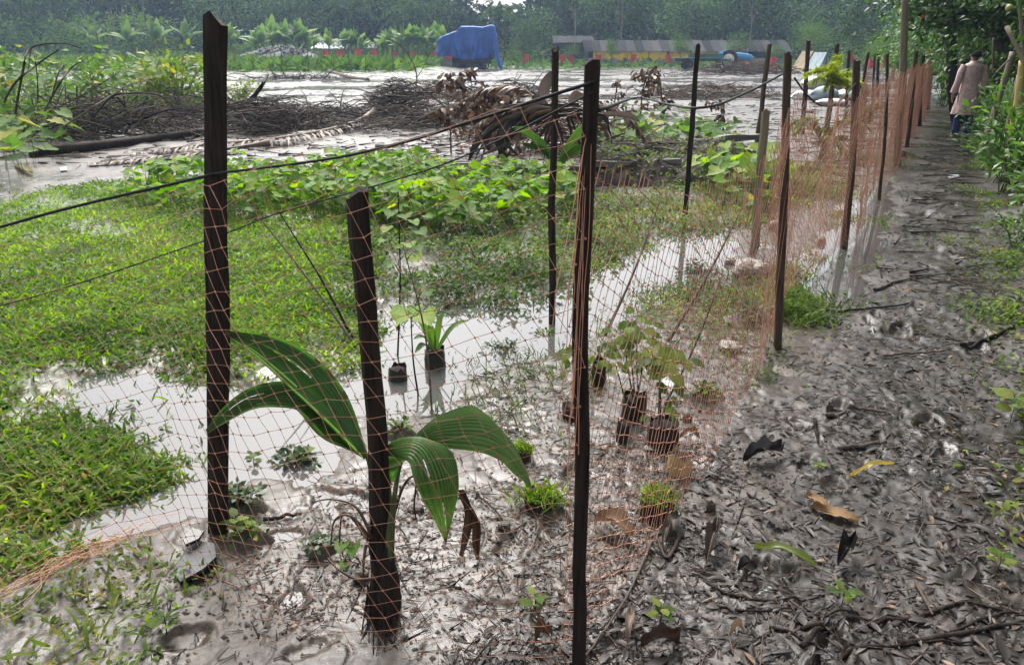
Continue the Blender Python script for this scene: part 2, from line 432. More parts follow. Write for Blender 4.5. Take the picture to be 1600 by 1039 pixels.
# ground sheet: fine where the camera looks, coarse elsewhere, out to the horizon
def build_ground():
    r = np.concatenate([[0.02, .3, .6], np.geomspace(.95, 5.5, 330), np.geomspace(5.6, 16, 150), np.geomspace(16.4, 320, 110)])
    a = np.concatenate([np.linspace(-43, 55, 740), np.linspace(56.5, 315.5, 60)])
    a = np.radians(a)
    rr, aa = np.meshgrid(r, a, indexing='ij')
    x = rr * np.sin(aa); y = rr * np.cos(aa)
    z = H(x, y)
    mb = MB(); mb.grid(np.stack([x, y, z], -1)[:, :, :], closed_u=True, r=0.5)
    o = obj('ground', mb, None, kind='structure')
    me = o.data
    co = np.stack([x, y], -1).reshape(-1, 2)
    pd = co[:, 0] - fx(co[:, 1])
    pa = sstep(0.0, .55, pd + .25 * fbm(co[:, 0] * 2, co[:, 1] * 2, 3))
    at_ = me.attributes.new('path', 'FLOAT', 'POINT'); at_.data.foreach_set('value', pa.astype(np.float32))
    gr = np.maximum.reduce([sstep(-.1, .2, poly_sd(co[:, 0], co[:, 1], LAWN)), sstep(-.1, .3, poly_sd(co[:, 0], co[:, 1], VINE)),
                            sstep(56, 60, co[:, 1] + .10 * (co[:, 0] + 40)) * (1 - sstep(-9, -5, co[:, 0] - .02 * co[:, 1])), sstep(88, 94, co[:, 1])])
    at_ = me.attributes.new('green', 'FLOAT', 'POINT'); at_.data.foreach_set('value', gr.astype(np.float32))
    m, nt, N, L, out = newmat('wet_mud')
    tc = N.new('ShaderNodeTexCoord'); ob = tc.outputs['Object']
    n_big = noise_node(nt, 1.3, 5, .6, ob, .3); n_mid = noise_node(nt, 9, 6, .65, ob, .5); n_fine = noise_node(nt, 48, 8, .78, ob, .6)
    n_mix = N.new('ShaderNodeMix'); n_mix.inputs['Factor'].default_value = .45; L.new(n_mid.outputs['Fac'], n_mix.inputs['A']); L.new(n_big.outputs['Fac'], n_mix.inputs['B'])
    c_mud = ramp(nt, [(.30, (.010, .007, .0045)), (.44, (.033, .0225, .0145)), (.58, (.075, .055, .038)), (.78, (.14, .108, .080))], n_mix.outputs['Result'])
    c_path = ramp(nt, [(.30, (.007, .005, .0036)), (.48, (.021, .0155, .011)), (.62, (.050, .038, .028)), (.8, (.10, .079, .060))], n_mid.outputs['Fac'])
    a_p = N.new('ShaderNodeAttribute'); a_p.attribute_name = 'path'
    a_g = N.new('ShaderNodeAttribute'); a_g.attribute_name = 'green'
    mx = N.new('ShaderNodeMix'); mx.data_type = 'RGBA'
    L.new(a_p.outputs['Fac'], mx.inputs['Factor']); L.new(c_mud.outputs[0], mx.inputs['A']); L.new(c_path.outputs[0], mx.inputs['B'])
    c_g = ramp(nt, [(.3, (.035, .05, .015)), (.7, (.075, .10, .03))], n_mid.outputs['Fac'])
    mg = N.new('ShaderNodeMix'); mg.data_type = 'RGBA'
    L.new(a_g.outputs['Fac'], mg.inputs['Factor']); L.new(mx.outputs['Result'], mg.inputs['A']); L.new(c_g.outputs[0], mg.inputs['B'])
    fm = N.new('ShaderNodeMix'); fm.data_type = 'RGBA'; fm.blend_type = 'MULTIPLY'; fm.inputs['Factor'].default_value = .85
    c_f = ramp(nt, [(.36, (.16, .15, .14)), (.48, (.7, .68, .65)), (.58, (1, 1, 1)), (.72, (1.5, 1.45, 1.38))], n_fine.outputs['Fac'])
    L.new(mg.outputs['Result'], fm.inputs['A']); L.new(c_f.outputs[0], fm.inputs['B'])
    # crumbs and leaf fragments pressed into the surface
    mpv = N.new('ShaderNodeVectorMath'); mpv.operation = 'MULTIPLY_ADD'; mpv.inputs[1].default_value = (.02, .02, .02)
    n_w = noise_node(nt, 20, 2, .5, ob); L.new(n_w.outputs['Color'], mpv.inputs[0]); L.new(ob, mpv.inputs[2])
    vo = N.new('ShaderNodeTexVoronoi'); vo.inputs['Scale'].default_value = 34; L.new(mpv.outputs[0], vo.inputs['Vector'])
    c_v = ramp(nt, [(.0, (.22, .20, .18)), (.35, (.55, .52, .48)), (.7, (1.0, .97, .93)), (1.0, (1.7, 1.6, 1.45))], vo.outputs['Color'])
    vf = N.new('ShaderNodeMath'); vf.operation = 'MULTIPLY_ADD'; vf.inputs[1].default_value = .45; vf.inputs[2].default_value = .45; L.new(a_p.outputs['Fac'], vf.inputs[0])
    vm = N.new('ShaderNodeMix'); vm.data_type = 'RGBA'; vm.blend_type = 'MULTIPLY'; L.new(vf.outputs[0], vm.inputs['Factor']); L.new(fm.outputs['Result'], vm.inputs['A']); L.new(c_v.outputs[0], vm.inputs['B'])
    p = N.new('ShaderNodeBsdfPrincipled')
    L.new(vm.outputs['Result'], p.inputs['Base Color'])
    rg = ramp(nt, [(.38, (.16,) * 3), (.62, (.52,) * 3)], n_big.outputs['Fac'])
    ra = N.new('ShaderNodeMath'); ra.operation = 'MULTIPLY_ADD'; ra.inputs[1].default_value = .06
    L.new(a_p.outputs['Fac'], ra.inputs[0]); L.new(rg.outputs[0], ra.inputs[2])
    L.new(ra.outputs[0], p.inputs['Roughness'])
    rs = N.new('ShaderNodeMath'); rs.operation = 'MULTIPLY_ADD'; rs.inputs[1].default_value = -.02; rs.inputs[2].default_value = .44
    L.new(a_p.outputs['Fac'], rs.inputs[0]); L.new(rs.outputs[0], p.inputs['Specular IOR Level'])
    b1 = N.new('ShaderNodeBump'); b1.inputs['Strength'].default_value = .28; b1.inputs['Distance'].default_value = .010
    L.new(n_mid.outputs['Fac'], b1.inputs['Height'])
    b2 = N.new('ShaderNodeBump'); b2.inputs['Strength'].default_value = .34; b2.inputs['Distance'].default_value = .005
    L.new(n_fine.outputs['Fac'], b2.inputs['Height']); L.new(b1.outputs['Normal'], b2.inputs['Normal']); L.new(b2.outputs['Normal'], p.inputs['Normal'])
    L.new(p.outputs[0], out.inputs['Surface'])
    me.materials.append(m)
build_ground()

def build_water(name, rough, bump, bsc):
    m, nt, N, L, out = newmat('muddy_' + name)
    p = N.new('ShaderNodeBsdfPrincipled'); p.inputs['Roughness'].default_value = rough
    p.inputs['IOR'].default_value = 1.5; p.inputs['Base Color'].default_value = (.075, .073, .072, 1)
    tc = N.new('ShaderNodeTexCoord'); nz = noise_node(nt, bsc, 3, .5, tc.outputs['Object'])
    b = N.new('ShaderNodeBump'); b.inputs['Strength'].default_value = bump; b.inputs['Distance'].default_value = .01
    L.new(nz.outputs['Fac'], b.inputs['Height']); L.new(b.outputs['Normal'], p.inputs['Normal'])
    L.new(p.outputs[0], out.inputs['Surface'])
    mb = MB()
    th = np.linspace(0, 2 * math.pi, 64, endpoint=False)
    if name == 'puddle_water':
        V = [(0, 0, 0)] + [(9.5 * math.cos(t), 9.5 * math.sin(t), 0) for t in th]
        mb.add(V, T=[(0, 1 + k, 1 + (k + 1) % 64) for k in range(64)], r=.5)
    else:
        mb.grid(np.array([[(q * math.cos(t), q * math.sin(t), 0) for t in th] for q in (9.5, 130)]), closed_u=True, r=.5)
    obj(name, mb, m, kind='structure')
build_water('puddle_water', .03, .05, 3.0)
build_water('flood_water', .13, .35, 5.0)      # the open field, ruffled by wind
# ------------------------------------------------------------------ fence posts
def px2m(px, Y): return px / F * (.94 * Y + .40)
POSTS = {}
def post(key, base, top, wpx, mat, label, group='fence posts', Y=None, n=7, wob=.0035, name='fence_post'):
    if Y is None:
        b = G(*base)
    else:
        b = at(base[0], base[1], Y)
    t = at(top[0], top[1], b[1])
    w = px2m(wpx, b[1]) / 2
    mb = MB()
    ts = np.linspace(0, 1, 15)
    b0 = b.copy(); d = nrm(t - b); b0 = b - d * .15 / max(d[2], .3)
    pts = b0[None] + ts[:, None] * (t - b0)[None]
    pts[1:-1] += np.cumsum(rng.normal(0, wob, (13, 3)), 0) * np.sin(ts[1:-1] * math.pi)[:, None] * np.array((1, 1, .0))
    rr = w * (1.0 + .05 * np.sin(ts * 9 + R.random() * 6)) * (1.03 - .10 * ts)
    mb.tube(pts, rr, n, jit=.025)
    prof = 1 + rng.uniform(-.20, .16, n); tw = np.linspace(0, R.uniform(-.4, .4), 15)
    VV = mb.V[-1][:15 * n].reshape(15, n, 3); VV[:] = pts[:, None] + (VV - pts[:, None]) * prof[None, :, None]
    # splintered top
    V = mb.V[-1]; V[14 * n:15 * n, 2] += rng.uniform(-.012, .012, n) * (1 + w * 20)
    o = obj(name, mb, mat, smooth=False, label=label, cat='post', group=group)
    POSTS[key] = (b, t, w)
    return o
post('P1', (905, 1062), (927, 96), 24, M['post'], 'dark near fence post, full picture height, net strands bunched at its top')
post('P2', (1215, 548), (1232, 84), 15, M['post_brown'], 'brown bark fence post where the dark ropes meet, second along the path')
post('P3', (1318, 388), (1338, 95), 12, M['post_brown'], 'third path fence post, with a dark top, past the white sacks')
post('P4', (1373, 312), (1386, 86), 6, M['post_brown'], 'thin brown fence post, fourth along the path')
post('P5', (1404, 258), (1412, 84), 8, M['post_brown'], 'fence post below the tall grey pole, fifth along the path')
post('P6', (1417, 230), (1432, 82), 7, M['post_brown'], 'sixth fence post along the path, just past the tall pole')
post('P7', (1437, 197), (1443, 86), 6, M['post'], 'seventh fence post along the path, dark and slim')
post('P8', (1450, 172), (1456, 90), 5, M['post'], 'last fence post at the leafy end of the path', )
post('I1', (343, 832), (338, 28), 31, M['post'], 'thick squared black post at left, taller than all others', n=7, wob=.002)
post('I2', (862, 505), (867, 77), 13, M['post'], 'straight black post standing in the puddle behind the near post')
post('I3', (1070, 340), (1091, 70), 9, M['post'], 'slim crooked black post behind the sagging rope, right of centre')
post('I4', (1183, 222), (1203, 70), 8, M['post_brown'], 'leaning post in front of the blue tractor')
post('I5', (1253, 212), (1263, 63), 8, M['post_brown'], 'dark leaning post at the left end of the white sacks')
post('I6', (1290, 222), (1308, 69), 8, M['post_brown'], 'leaning post behind the yellow-green feathery sapling')
post('I7', (1321, 192), (1327, 80), 5, M['post_brown'], 'thin post at the right end of the white sacks')
post('I8', (1341, 182), (1357, 83), 5, M['post_brown'], 'slanting thin pole between the third and fourth path posts')
post('I9', (1371, 152), (1373, 84), 5, M['post'], 'short dark pole far off in front of the red netting')
post('I10', (1361, 190), (1367, 88), 4, M['post_brown'], 'thinnest far pole just left of the short dark pole')
# off-frame end post that carries the ropes
bL = np.array((-2.75, 2.28, 0)); mbL = MB(); mbL.tube([bL + (0, 0, -.15), bL + (0, 0, .7), bL + (0.02, 0, 1.45)], [.03, .03, .028], 7, jit=.1)
obj('fence_post', mbL, M['post'], label='dark end post left of the thick squared post', cat='post', group='fence posts')
# stake beside the coconut seedling
post('S1', (607, 960), (560, 305), 36, M['post'], 'broad dark stake tied beside the coconut seedling', group=None, wob=.003, n=6, name='wooden_stake')
post('S2', (1180, 385), (1197, 172), 13, M['bamboo_grey'], 'pale leaning stake beside the large-leaved young plant', group=None, name='wooden_stake')
post('S3', (1283, 250), (1299, 156), 9, M['bamboo_grey'], 'short cut stake holding the small palm among the weeds', group=None, name='wooden_stake')
post('S4', (1345, 218), (1352, 132), 9, M['bamboo_grey'], 'short mossy stake inside the fence near the far pink netting', group=None, name='wooden_stake')
# thin sticks stuck in the mud, leaning
for (b, t, w, lab) in [((940, 528), (1036, 300), 6, 'longest thin stick slanting out of the central puddle'),
                       ((1036, 538), (1166, 312), 8, 'dark slanting stick beside the potted saplings'),
                       ((1030, 640), (1128, 432), 5, 'slender slanting stick rising behind the mossy sapling bag'),
                       ((565, 545), (365, 290), 5, 'thin dark twig leaning left behind the broad stake'),
                       ((560, 538), (430, 322), 5, 'second thin twig leaning left behind the broad stake')]:
    bb = G(*b); tt = at(t[0], t[1], bb[1] + .25)
    mb = MB(); pts = curve_pts([bb - (0, 0, .04), bb * .5 + tt * .5 + np.array((.02, .0, -.02)), tt], 12)
    mb.tube(pts, np.linspace(px2m(w, bb[1]) / 2, .003, 12), 5, jit=.15)
    obj('leaning_stick', mb, M['twig'], label=lab, cat='stick')

# ------------------------------------------------------------------ ropes
def rope(pts, rad_, label, n=40):
    c = curve_pts(pts, n); mb = MB(); s = np.linspace(0, 1, n)
    mb.tube(c, rad_, 6, jit=.12)
    return obj('rope', mb, M['rope'], label=label, cat='rope')
p1 = POSTS['P1'][1]; i1 = POSTS['I1']
def on_post(k, z):
    b, t, w = POSTS[k]; f = (z - b[2]) / (t[2] - b[2]); return b + f * (t - b)
pA = on_post('P1', 1.545) + (0, -.02, 0); pB = at(335, 272, 2.29); pC = np.array((-2.72, 2.28, .80))
qC = at(0, 355, 2.29)
rope([pA, (pA + pB) / 2 - (0, 0, .035), pB], .0038, 'dark rope from the near post down to the thick squared post', 50)
rope([pB, qC, pC + (0, 0, -.05)], .0048, 'thick dark rope running off the left edge from the squared post', 40)
pB2 = at(332, 372, 2.31); qC2 = at(0, 478, 2.31)
rope([pA - (0, 0, .02), at(690, 258, 1.95), at(430, 335, 2.2), pB2, qC2, np.array((-2.72, 2.28, .62))], .0022, 'thinner lower rope sloping across the lawn to the left edge', 60)
p2 = on_post('P2', 1.50); p3 = on_post('P3', 1.42)
m3 = on_post('I3', 1.30)
rope([on_post('P1', 1.49) + (.012, -.005, 0), at(1000, 153, 4.6), at(1085, 169, 7.0) * .5 + m3 * .5 - (0, .06, 0) if False else at(1085, 169, 3.0), at(1160, 148, 3.6), p2 + (-.03, -.02, 0)], .005, 'sagging dark rope between the near post and the bark post', 50)
rope([p2 + (.03, -.02, -.02), at(1262, 150, 4.9), at(1285, 166, 5.3), at(1310, 160, 6.0), p3 + (0, -.03, -.05)], .005, 'dark rope looping past the white sacks to the third path post', 40)
p4 = on_post('P4', 1.4)
rope([p3 + (.02, -.02, -.03), (p3 + p4) / 2 - (0, 0, .25), p4], .005, 'short sagging rope between the third and fourth path posts', 24)

# ------------------------------------------------------------------ orange netting
def net(name, label, line, top, bot, cell, va, vb, thick, lean=None, seed=1, wav=.02, keep=None):
    """line: polyline on the ground; lattice vectors va, vb in (along, up) metres"""
    g = np.random.default_rng(seed)
    line = np.asarray(line, float); seg = np.hypot(*np.diff(line, axis=0).T); cum = np.concatenate([[0], np.cumsum(seg)]); LEN = cum[-1]
    inv = np.linalg.inv(np.array([[va[0], vb[0]], [va[1], vb[1]]]))
    cor = np.array([(0, 0), (LEN, 0), (0, 2.0), (LEN, 2.0)]) @ inv.T
    i0, i1_, j0, j1_ = int(cor[:, 0].min()) - 1, int(cor[:, 0].max()) + 2, int(cor[:, 1].min()) - 1, int(cor[:, 1].max()) + 2
    I, J = np.meshgrid(np.arange(i0, i1_), np.arange(j0, j1_), indexing='ij')
    s = I * va[0] + J * vb[0]; t = I * va[1] + J * vb[1]
    s = s + .022 * fbm(s * 3, t * 3 + seed, 2) + g.normal(0, .0035, s.shape); t = t + .03 * fbm(s * 2.2 + 50, t * 2 + seed, 2) + g.normal(0, .003, s.shape)
    tp = top(s); bt = bot(s)
    ok = (s > 0) & (s < LEN) & (t > bt) & (t < tp)
    if keep is not None: ok &= keep(s, t, g)
    sc = np.clip(s, 0, LEN)
    x = np.interp(sc, cum, line[:, 0]); y = np.interp(sc, cum, line[:, 1])
    k = np.clip(np.searchsorted(cum, sc.ravel(), side='right') - 1, 0, len(seg) - 1).reshape(sc.shape)
    tx = (line[1:, 0] - line[:-1, 0])[k] / seg[k]; ty = (line[1:, 1] - line[:-1, 1])[k] / seg[k]
    off = wav * fbm(s * 1.1 + 7, t * .8 + seed, 3) + .008 * fbm(s * 9, t * 5, 2)
    if lean is not None: off = off + lean(s, t)
    P = np.stack([x + ty * off, y - tx * off, t], -1)
    mb = MB()
    for di, dj in ((1, 0), (0, 1)):
        a = P[:P.shape[0] - di, :P.shape[1] - dj]; b = P[di:, dj:]
        oo = ok[:P.shape[0] - di, :P.shape[1] - dj] & ok[di:, dj:]
        if callable(thick): th = thick(s[:P.shape[0] - di, :P.shape[1] - dj][oo])
        else: th = thick
        mb.sticks(a[oo], b[oo], th, th, 3)
    # knots
    kk = P[ok]; kk = kk[np.hypot(kk[:, 0], kk[:, 1]) < 3.2]
    mb.sticks(kk - (0, 0, .0022), kk + (0, 0, .0022), .0023, .0023, 4)
    return mb
sA = [(.165, 1.615), (-.36, 1.70), (-.70, 1.86), (-1.02, 2.06), (-1.35, 2.02), (-2.1, 2.05), (-2.75, 2.2)]
cA = np.concatenate([[0], np.cumsum(np.hypot(*np.diff(np.array(sA), axis=0).T))])
topA = lambda s: np.interp(s, [0, .55, 1.1, 1.3, 1.9, 3.3], [1.53, 1.42, 1.28, 1.24, 1.08, .80])
mbA = net('net', '', sA, topA, lambda s: np.full_like(s, .015), .06, (.047, -.014), (.024, .044), .0008, seed=4, wav=.05)
netA = thing('net_fence', 'loose orange net hung in front of the coconut seedling and squared post', 'net', (0, 0, 0), group='orange netting fences')
obj('mesh_panel', mbA, M['net'], netA)
# slack net gathered on the ground at the left
mb = MB()
base = curve_pts([GH(-120, 1010) + (0, 0, .03), GH(0, 962) + (0, 0, .04), GH(90, 920) + (0, 0, .05), GH(170, 885) + (0, 0, .06), GH(240, 845) + (0, 0, .05), GH(300, 820) + (0, 0, .04)], 40)
for k in range(26):
    w = .075 * math.sin(math.pi * (.15 + .8 * R.random()))
    o1 = np.stack([fbm(np.linspace(0, 5, 40) + k * 3.1, np.full(40, k * .7), 3) * w * 2, fbm(np.linspace(0, 5, 40) + k * 5.7, np.full(40, k * 1.7), 3) * w * 2, np.abs(fbm(np.linspace(0, 5, 40) + k * 2.3, np.full(40, k * .3), 3)) * .05], 1)
    a, b = sorted((R.randint(0, 22), R.randint(18, 39)))
    q = (base + o1)[a:b + 1]
    if len(q) > 3: mb.tube(q, .0008, 3, cap=False)
obj('gathered_hem', mb, M['net'], netA, label='slack net bunched on the grass at left')
# strands bunched down the near post
mb = MB()
for k in range(12):
    a = on_post('P1', 1.50 - .05 * R.random()); zz = R.uniform(.35, 1.2)
    b = on_post('P1', zz); dx = -R.uniform(.012, .035); dy = -R.uniform(.0, .03)
    if k % 3 == 0: b = b + (-R.uniform(.02, .07), -.02, 0)
    n = 12; tt = np.linspace(0, 1, n)[:, None]
    q = a + (b - a) * tt + np.array((dx, dy, 0)) * np.sqrt(tt) + .008 * np.stack([fbm(tt[:, 0] * 4 + k, tt[:, 0] * 0 + k * 2.1, 2), fbm(tt[:, 0] * 4 + k * 3, tt[:, 0] * 0 + k, 2), tt[:, 0] * 0], 1)
    mb.tube(q, .0011, 3, cap=False)
obj('bunched_strands', mb, M['net'], netA)

E = POSTS
lineB = [tuple(E[k][0][:2] + np.array((-.03, .02))) for k in ('P1', 'P2', 'P3', 'P4', 'P5', 'P6', 'P7', 'P8')]
cB = np.concatenate([[0], np.cumsum(np.hypot(*np.diff(np.array(lineB), axis=0).T))])
def topB(s):
    z = np.full_like(s, 1.36); k = np.clip(np.searchsorted(cB, np.clip(s, 0, cB[-1] - .01).ravel(), side='right') - 1, 0, len(cB) - 2).reshape(s.shape)
    f = (s - cB[k]) / (cB[k + 1] - cB[k])
    sag = np.where(k == 0, .30, np.where(k == 1, .34, .16 - .01 * k))
    return 1.48 - sag * 4 * f * (1 - f) + .05 * fbm(s * 1.7, s * 0, 3)
def leanB(s, t): return .05 * np.sin(s * 1.3) * (1.5 - t)
mbB = net('net', '', lineB, topB, lambda s: .03 + .05 * fbm(s * 2.1, s * 0 + 3, 2), .05, (.030, -.016), (.019, .038), lambda s: .00105 + .000035 * np.clip(s - 2.5, 0, 22), lean=leanB, seed=9, wav=.05)
netB = thing('net_fence', 'long orange net fence running along the muddy path', 'net', (0, 0, 0), group='orange netting fences')
obj('mesh_panel', mbB, M['net'], netB)
# second, slack layer further along the path, and folds gathered at the posts
mbC = net('net', '', [(lineB[1][0] - .06, lineB[1][1] + .05)] + [(x - .10, y + .08) for x, y in lineB[2:]], lambda s: 1.32 + .08 * fbm(s * 1.3, s * 0 + 9, 3), lambda s: .02 + 0 * s, .05, (.052, .018), (-.020, .054),
          lambda s: .0010 + .00006 * np.clip(s, 0, 20), seed=21, wav=.10)
obj('mesh_panel', mbC, M['net'], netB)
mb = MB()
for key, nst, spread in (('P2', 9, .06), ('P3', 6, .07), ('P4', 8, .08), ('P5', 10, .08), ('P6', 10, .08), ('P7', 10, .08), ('P8', 10, .1)):
    b, t, w = POSTS[key]
    for k in range(nst):
        ox = R.gauss(0, spread); dirl = np.array((.485, .874, 0))
        a = np.array((b[0], b[1], 0)) + dirl * ox * .6 + np.array((-.03 - R.random() * .04, 0, 0)); z1 = R.uniform(.8, 1.42)
        n = 9; tt = np.linspace(0, 1, n)
        q = a[None] + dirl[None] * (ox * tt[:, None] * 1.5 + .03 * fbm(tt * 3 + k, tt * 0 + k * 1.3, 2)[:, None]); q[:, 2] = .03 + z1 * (1 - tt)
        mb.tube(q, .0008 + .00006 * b[1], 3, cap=False)
obj('gathered_folds', mb, M['net'], netB, kind='stuff')
# ------------------------------------------------------------------ coconut seedling behind the net
def blade(up_px, lo_px, mat, parent, name='leaf_blade', nu=34, nv=57, pleat=.014, label=None, fold=.03):
    """pleated leaf between two edges, each a list of (u, v, Y)"""
    U = curve_pts([at(*p) for p in up_px], nu); Lo = curve_pts([at(*p) for p in lo_px], nu)
    t = np.linspace(0, 1, nv)
    P = U[:, None] * (1 - t)[None, :, None] + Lo[:, None] * t[None, :, None]
    du = np.gradient(P, axis=0); dv = np.gradient(P, axis=1)
    N = nrm(np.cross(du, dv))
    width = np.linalg.norm(U - Lo, axis=1)[:, None]
    amp = pleat * np.clip(width / .12, 0, 1)
    off = amp * (np.abs(((t * 14) % 1) * 2 - 1) - .5)[None] * 1.0 - fold * np.sin(t * math.pi)[None] * np.clip(width / .12, 0, 1)
    P = P + N * off[..., None]
    mb = MB(); mb.grid(P)
    r_ = np.tile(((((np.arange(nv - 1) + .5) / (nv - 1) * 14) % 1) > .5)[None] * .55 + .05 + .35 * rng.random((1, nv - 1)), (nu - 1, 1)) + .1 * rng.random((nu - 1, 1))  # alternate pleat faces paler: glare along the pleats put into the leaf colour
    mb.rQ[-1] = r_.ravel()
    Q = mb.Q[-1]; ii, jj = np.divmod(np.arange(len(Q)), nv - 1); keep = np.ones(len(Q), bool)
    if nv > 40:      # torn seams and a browned tip
        for _s in range(5):
            c0 = R.randint(3, 13) * 4 + R.choice((-1, 0)); a0 = R.randint(int(nu * .35), int(nu * .8)); keep &= ~((jj == c0) & (ii >= a0) & (ii < a0 + R.randint(4, 14)))
    mb.Q[-1] = Q[keep]; mb.rQ[-1] = mb.rQ[-1][keep]; ii = ii[keep]; jj = jj[keep]
    o = obj(name, mb, mat, parent, smooth=True, label=label)
    o.data.materials.append(M['deadleaf']); fl = (ii / (nu - 1) + .05 * rng.normal(0, 1, len(ii)) > .95) | ((np.minimum(jj, nv - 2 - jj) < 1) & (rng.random(len(ii)) < .12))
    o.data.polygons.foreach_set('material_index', fl.astype(np.int32)); return o
cs = GH(600, 962)
seed = thing('coconut_seedling', 'young coconut palm with broad pleated leaves beside the broad stake', 'palm', tuple(cs))
inv = -np.array(cs)
class _shift:    # parts are laid out in world metres, then hung on the empty
    pass
def hang(o):
    o.location = tuple(inv); return o
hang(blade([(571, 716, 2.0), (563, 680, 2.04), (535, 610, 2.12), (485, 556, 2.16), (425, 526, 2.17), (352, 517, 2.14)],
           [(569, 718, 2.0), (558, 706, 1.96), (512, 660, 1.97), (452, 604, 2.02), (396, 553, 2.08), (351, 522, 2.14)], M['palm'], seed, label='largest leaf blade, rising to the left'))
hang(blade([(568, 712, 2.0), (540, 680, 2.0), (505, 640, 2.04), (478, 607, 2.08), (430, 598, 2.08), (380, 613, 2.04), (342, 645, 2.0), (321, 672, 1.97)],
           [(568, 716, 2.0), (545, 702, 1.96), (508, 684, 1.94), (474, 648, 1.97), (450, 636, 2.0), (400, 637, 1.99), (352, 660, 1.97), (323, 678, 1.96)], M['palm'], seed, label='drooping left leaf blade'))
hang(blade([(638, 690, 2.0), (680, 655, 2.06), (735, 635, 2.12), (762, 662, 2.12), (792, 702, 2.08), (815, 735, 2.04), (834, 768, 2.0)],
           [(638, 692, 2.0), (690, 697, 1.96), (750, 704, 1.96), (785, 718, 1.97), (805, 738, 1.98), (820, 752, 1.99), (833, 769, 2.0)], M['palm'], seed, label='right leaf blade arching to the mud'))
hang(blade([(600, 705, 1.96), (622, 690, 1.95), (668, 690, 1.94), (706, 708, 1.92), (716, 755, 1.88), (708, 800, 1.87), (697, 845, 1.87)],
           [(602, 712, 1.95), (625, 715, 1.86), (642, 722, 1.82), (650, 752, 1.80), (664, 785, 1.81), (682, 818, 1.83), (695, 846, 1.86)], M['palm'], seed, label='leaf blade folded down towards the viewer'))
hang(blade([(604, 712, 1.95), (628, 700, 1.97), (650, 690, 2.0), (664, 700, 2.0)], [(603, 745, 1.94), (612, 752, 1.93), (622, 735, 1.94), (634, 716, 1.96)], M['palm'], seed, nu=14, nv=12, pleat=.004, name='young_leaf'))
# dead strips of the folded leaf
for a in ([(716, 765, 1.88), (726, 800, 1.87), (722, 835, 1.87), (718, 868, 1.86)], [(714, 770, 1.88), (736, 812, 1.88), (738, 850, 1.88), (744, 874, 1.88)]):
    b = [(u + w, v + 4, Y - .02) for (u, v, Y), w in zip(a, (12, 14, 12, 4))]
    hang(blade(a, b, M['deadleaf'], seed, name='dead_strip', nu=16, nv=8, pleat=.004))
def stalk(ctrl, r0, r1, mat, parent, name, n=18, label=None, sides=8):
    mb = MB(); mb.tube(curve_pts([at(*c) if len(c) == 3 and c[1] > 20 else c for c in ctrl], n), np.linspace(r0, r1, n), sides)
    return obj(name, mb, mat, parent, label=label)
hang(stalk([(601, 870, 1.9), (596, 810, 1.93), (588, 765, 1.97), (576, 722, 2.0), (563, 680, 2.04)], .012, .004, M['stem'], seed, 'leaf_stalk'))
hang(stalk([(606, 875, 1.88), (608, 810, 1.9), (606, 750, 1.93), (602, 708, 1.95)], .013, .006, M['stem'], seed, 'leaf_stalk'))
hang(stalk([(610, 870, 1.9), (614, 800, 1.93), (622, 740, 1.97), (638, 691, 2.0)], .011, .004, M['stem'], seed, 'leaf_stalk'))
# fibrous dark sheath at the foot
mb = MB(); n = 22; k = 16
for layer in range(3):
    th = np.linspace(0, 2 * math.pi, k, endpoint=False)
    zz = np.linspace(-.03, .23 + .03 * layer, n)
    rr = np.interp(zz, [-.03, .02, .08, .16, .30], [.062, .058, .048, .038, .026]) - .006 * layer
    P = np.zeros((n, k, 3))
    for a in range(n):
        w = rr[a] * (1 + .22 * fbm(th * 1.6 + layer * 9, th * 0 + zz[a] * 9, 3))
        P[a, :, 0] = w * np.cos(th) + .012 * math.sin(zz[a] * 14); P[a, :, 1] = w * np.sin(th); P[a, :, 2] = zz[a]
    P[-1, :, 2] += rng.uniform(-.03, .03, k)
    mb.grid(P, closed_u=True)
obj('husk_sheath', mb, M['post'], seed)
mb = MB()
for q in range(14):
    a = rng.normal(0, .03, 2); z0 = R.uniform(.03, .12); l = R.uniform(.06, .16)
    p0 = np.array((a[0], a[1] - .02, z0)); p1 = p0 + (R.gauss(0, .02), -R.uniform(.02, .06), -.5 * l); p2 = np.array((p1[0] + R.gauss(0, .02), p1[1] - R.uniform(.02, .12), .0))
    mb.tube(curve_pts([p0, p1, p2], 9), np.linspace(.004, .0015, 9), 4)
obj('fibre_strands', mb, M['post'], seed)
# withered fronds curling to the left
for ctrl in ([(580, 835, 1.93), (556, 792, 1.97), (520, 780, 2.0), (488, 784, 2.02)], [(578, 840, 1.93), (548, 806, 1.95), (522, 815, 1.96), (516, 870, 1.96)],
             [(575, 845, 1.93), (553, 812, 1.98), (535, 802, 2.0), (530, 850, 2.0)], [(572, 850, 1.93), (568, 880, 1.9), (568, 925, 1.88)],
             [(608, 830, 1.95), (630, 760, 2.0), (650, 745, 2.02), (647, 790, 2.02), (652, 815, 2.02)], [(600, 900, 1.86), (560, 905, 1.86), (530, 890, 1.88), (512, 872, 1.92)]):
    hang(stalk(ctrl, .0055, .002, M['deadleaf'], seed, 'withered_frond', 20, sides=5))
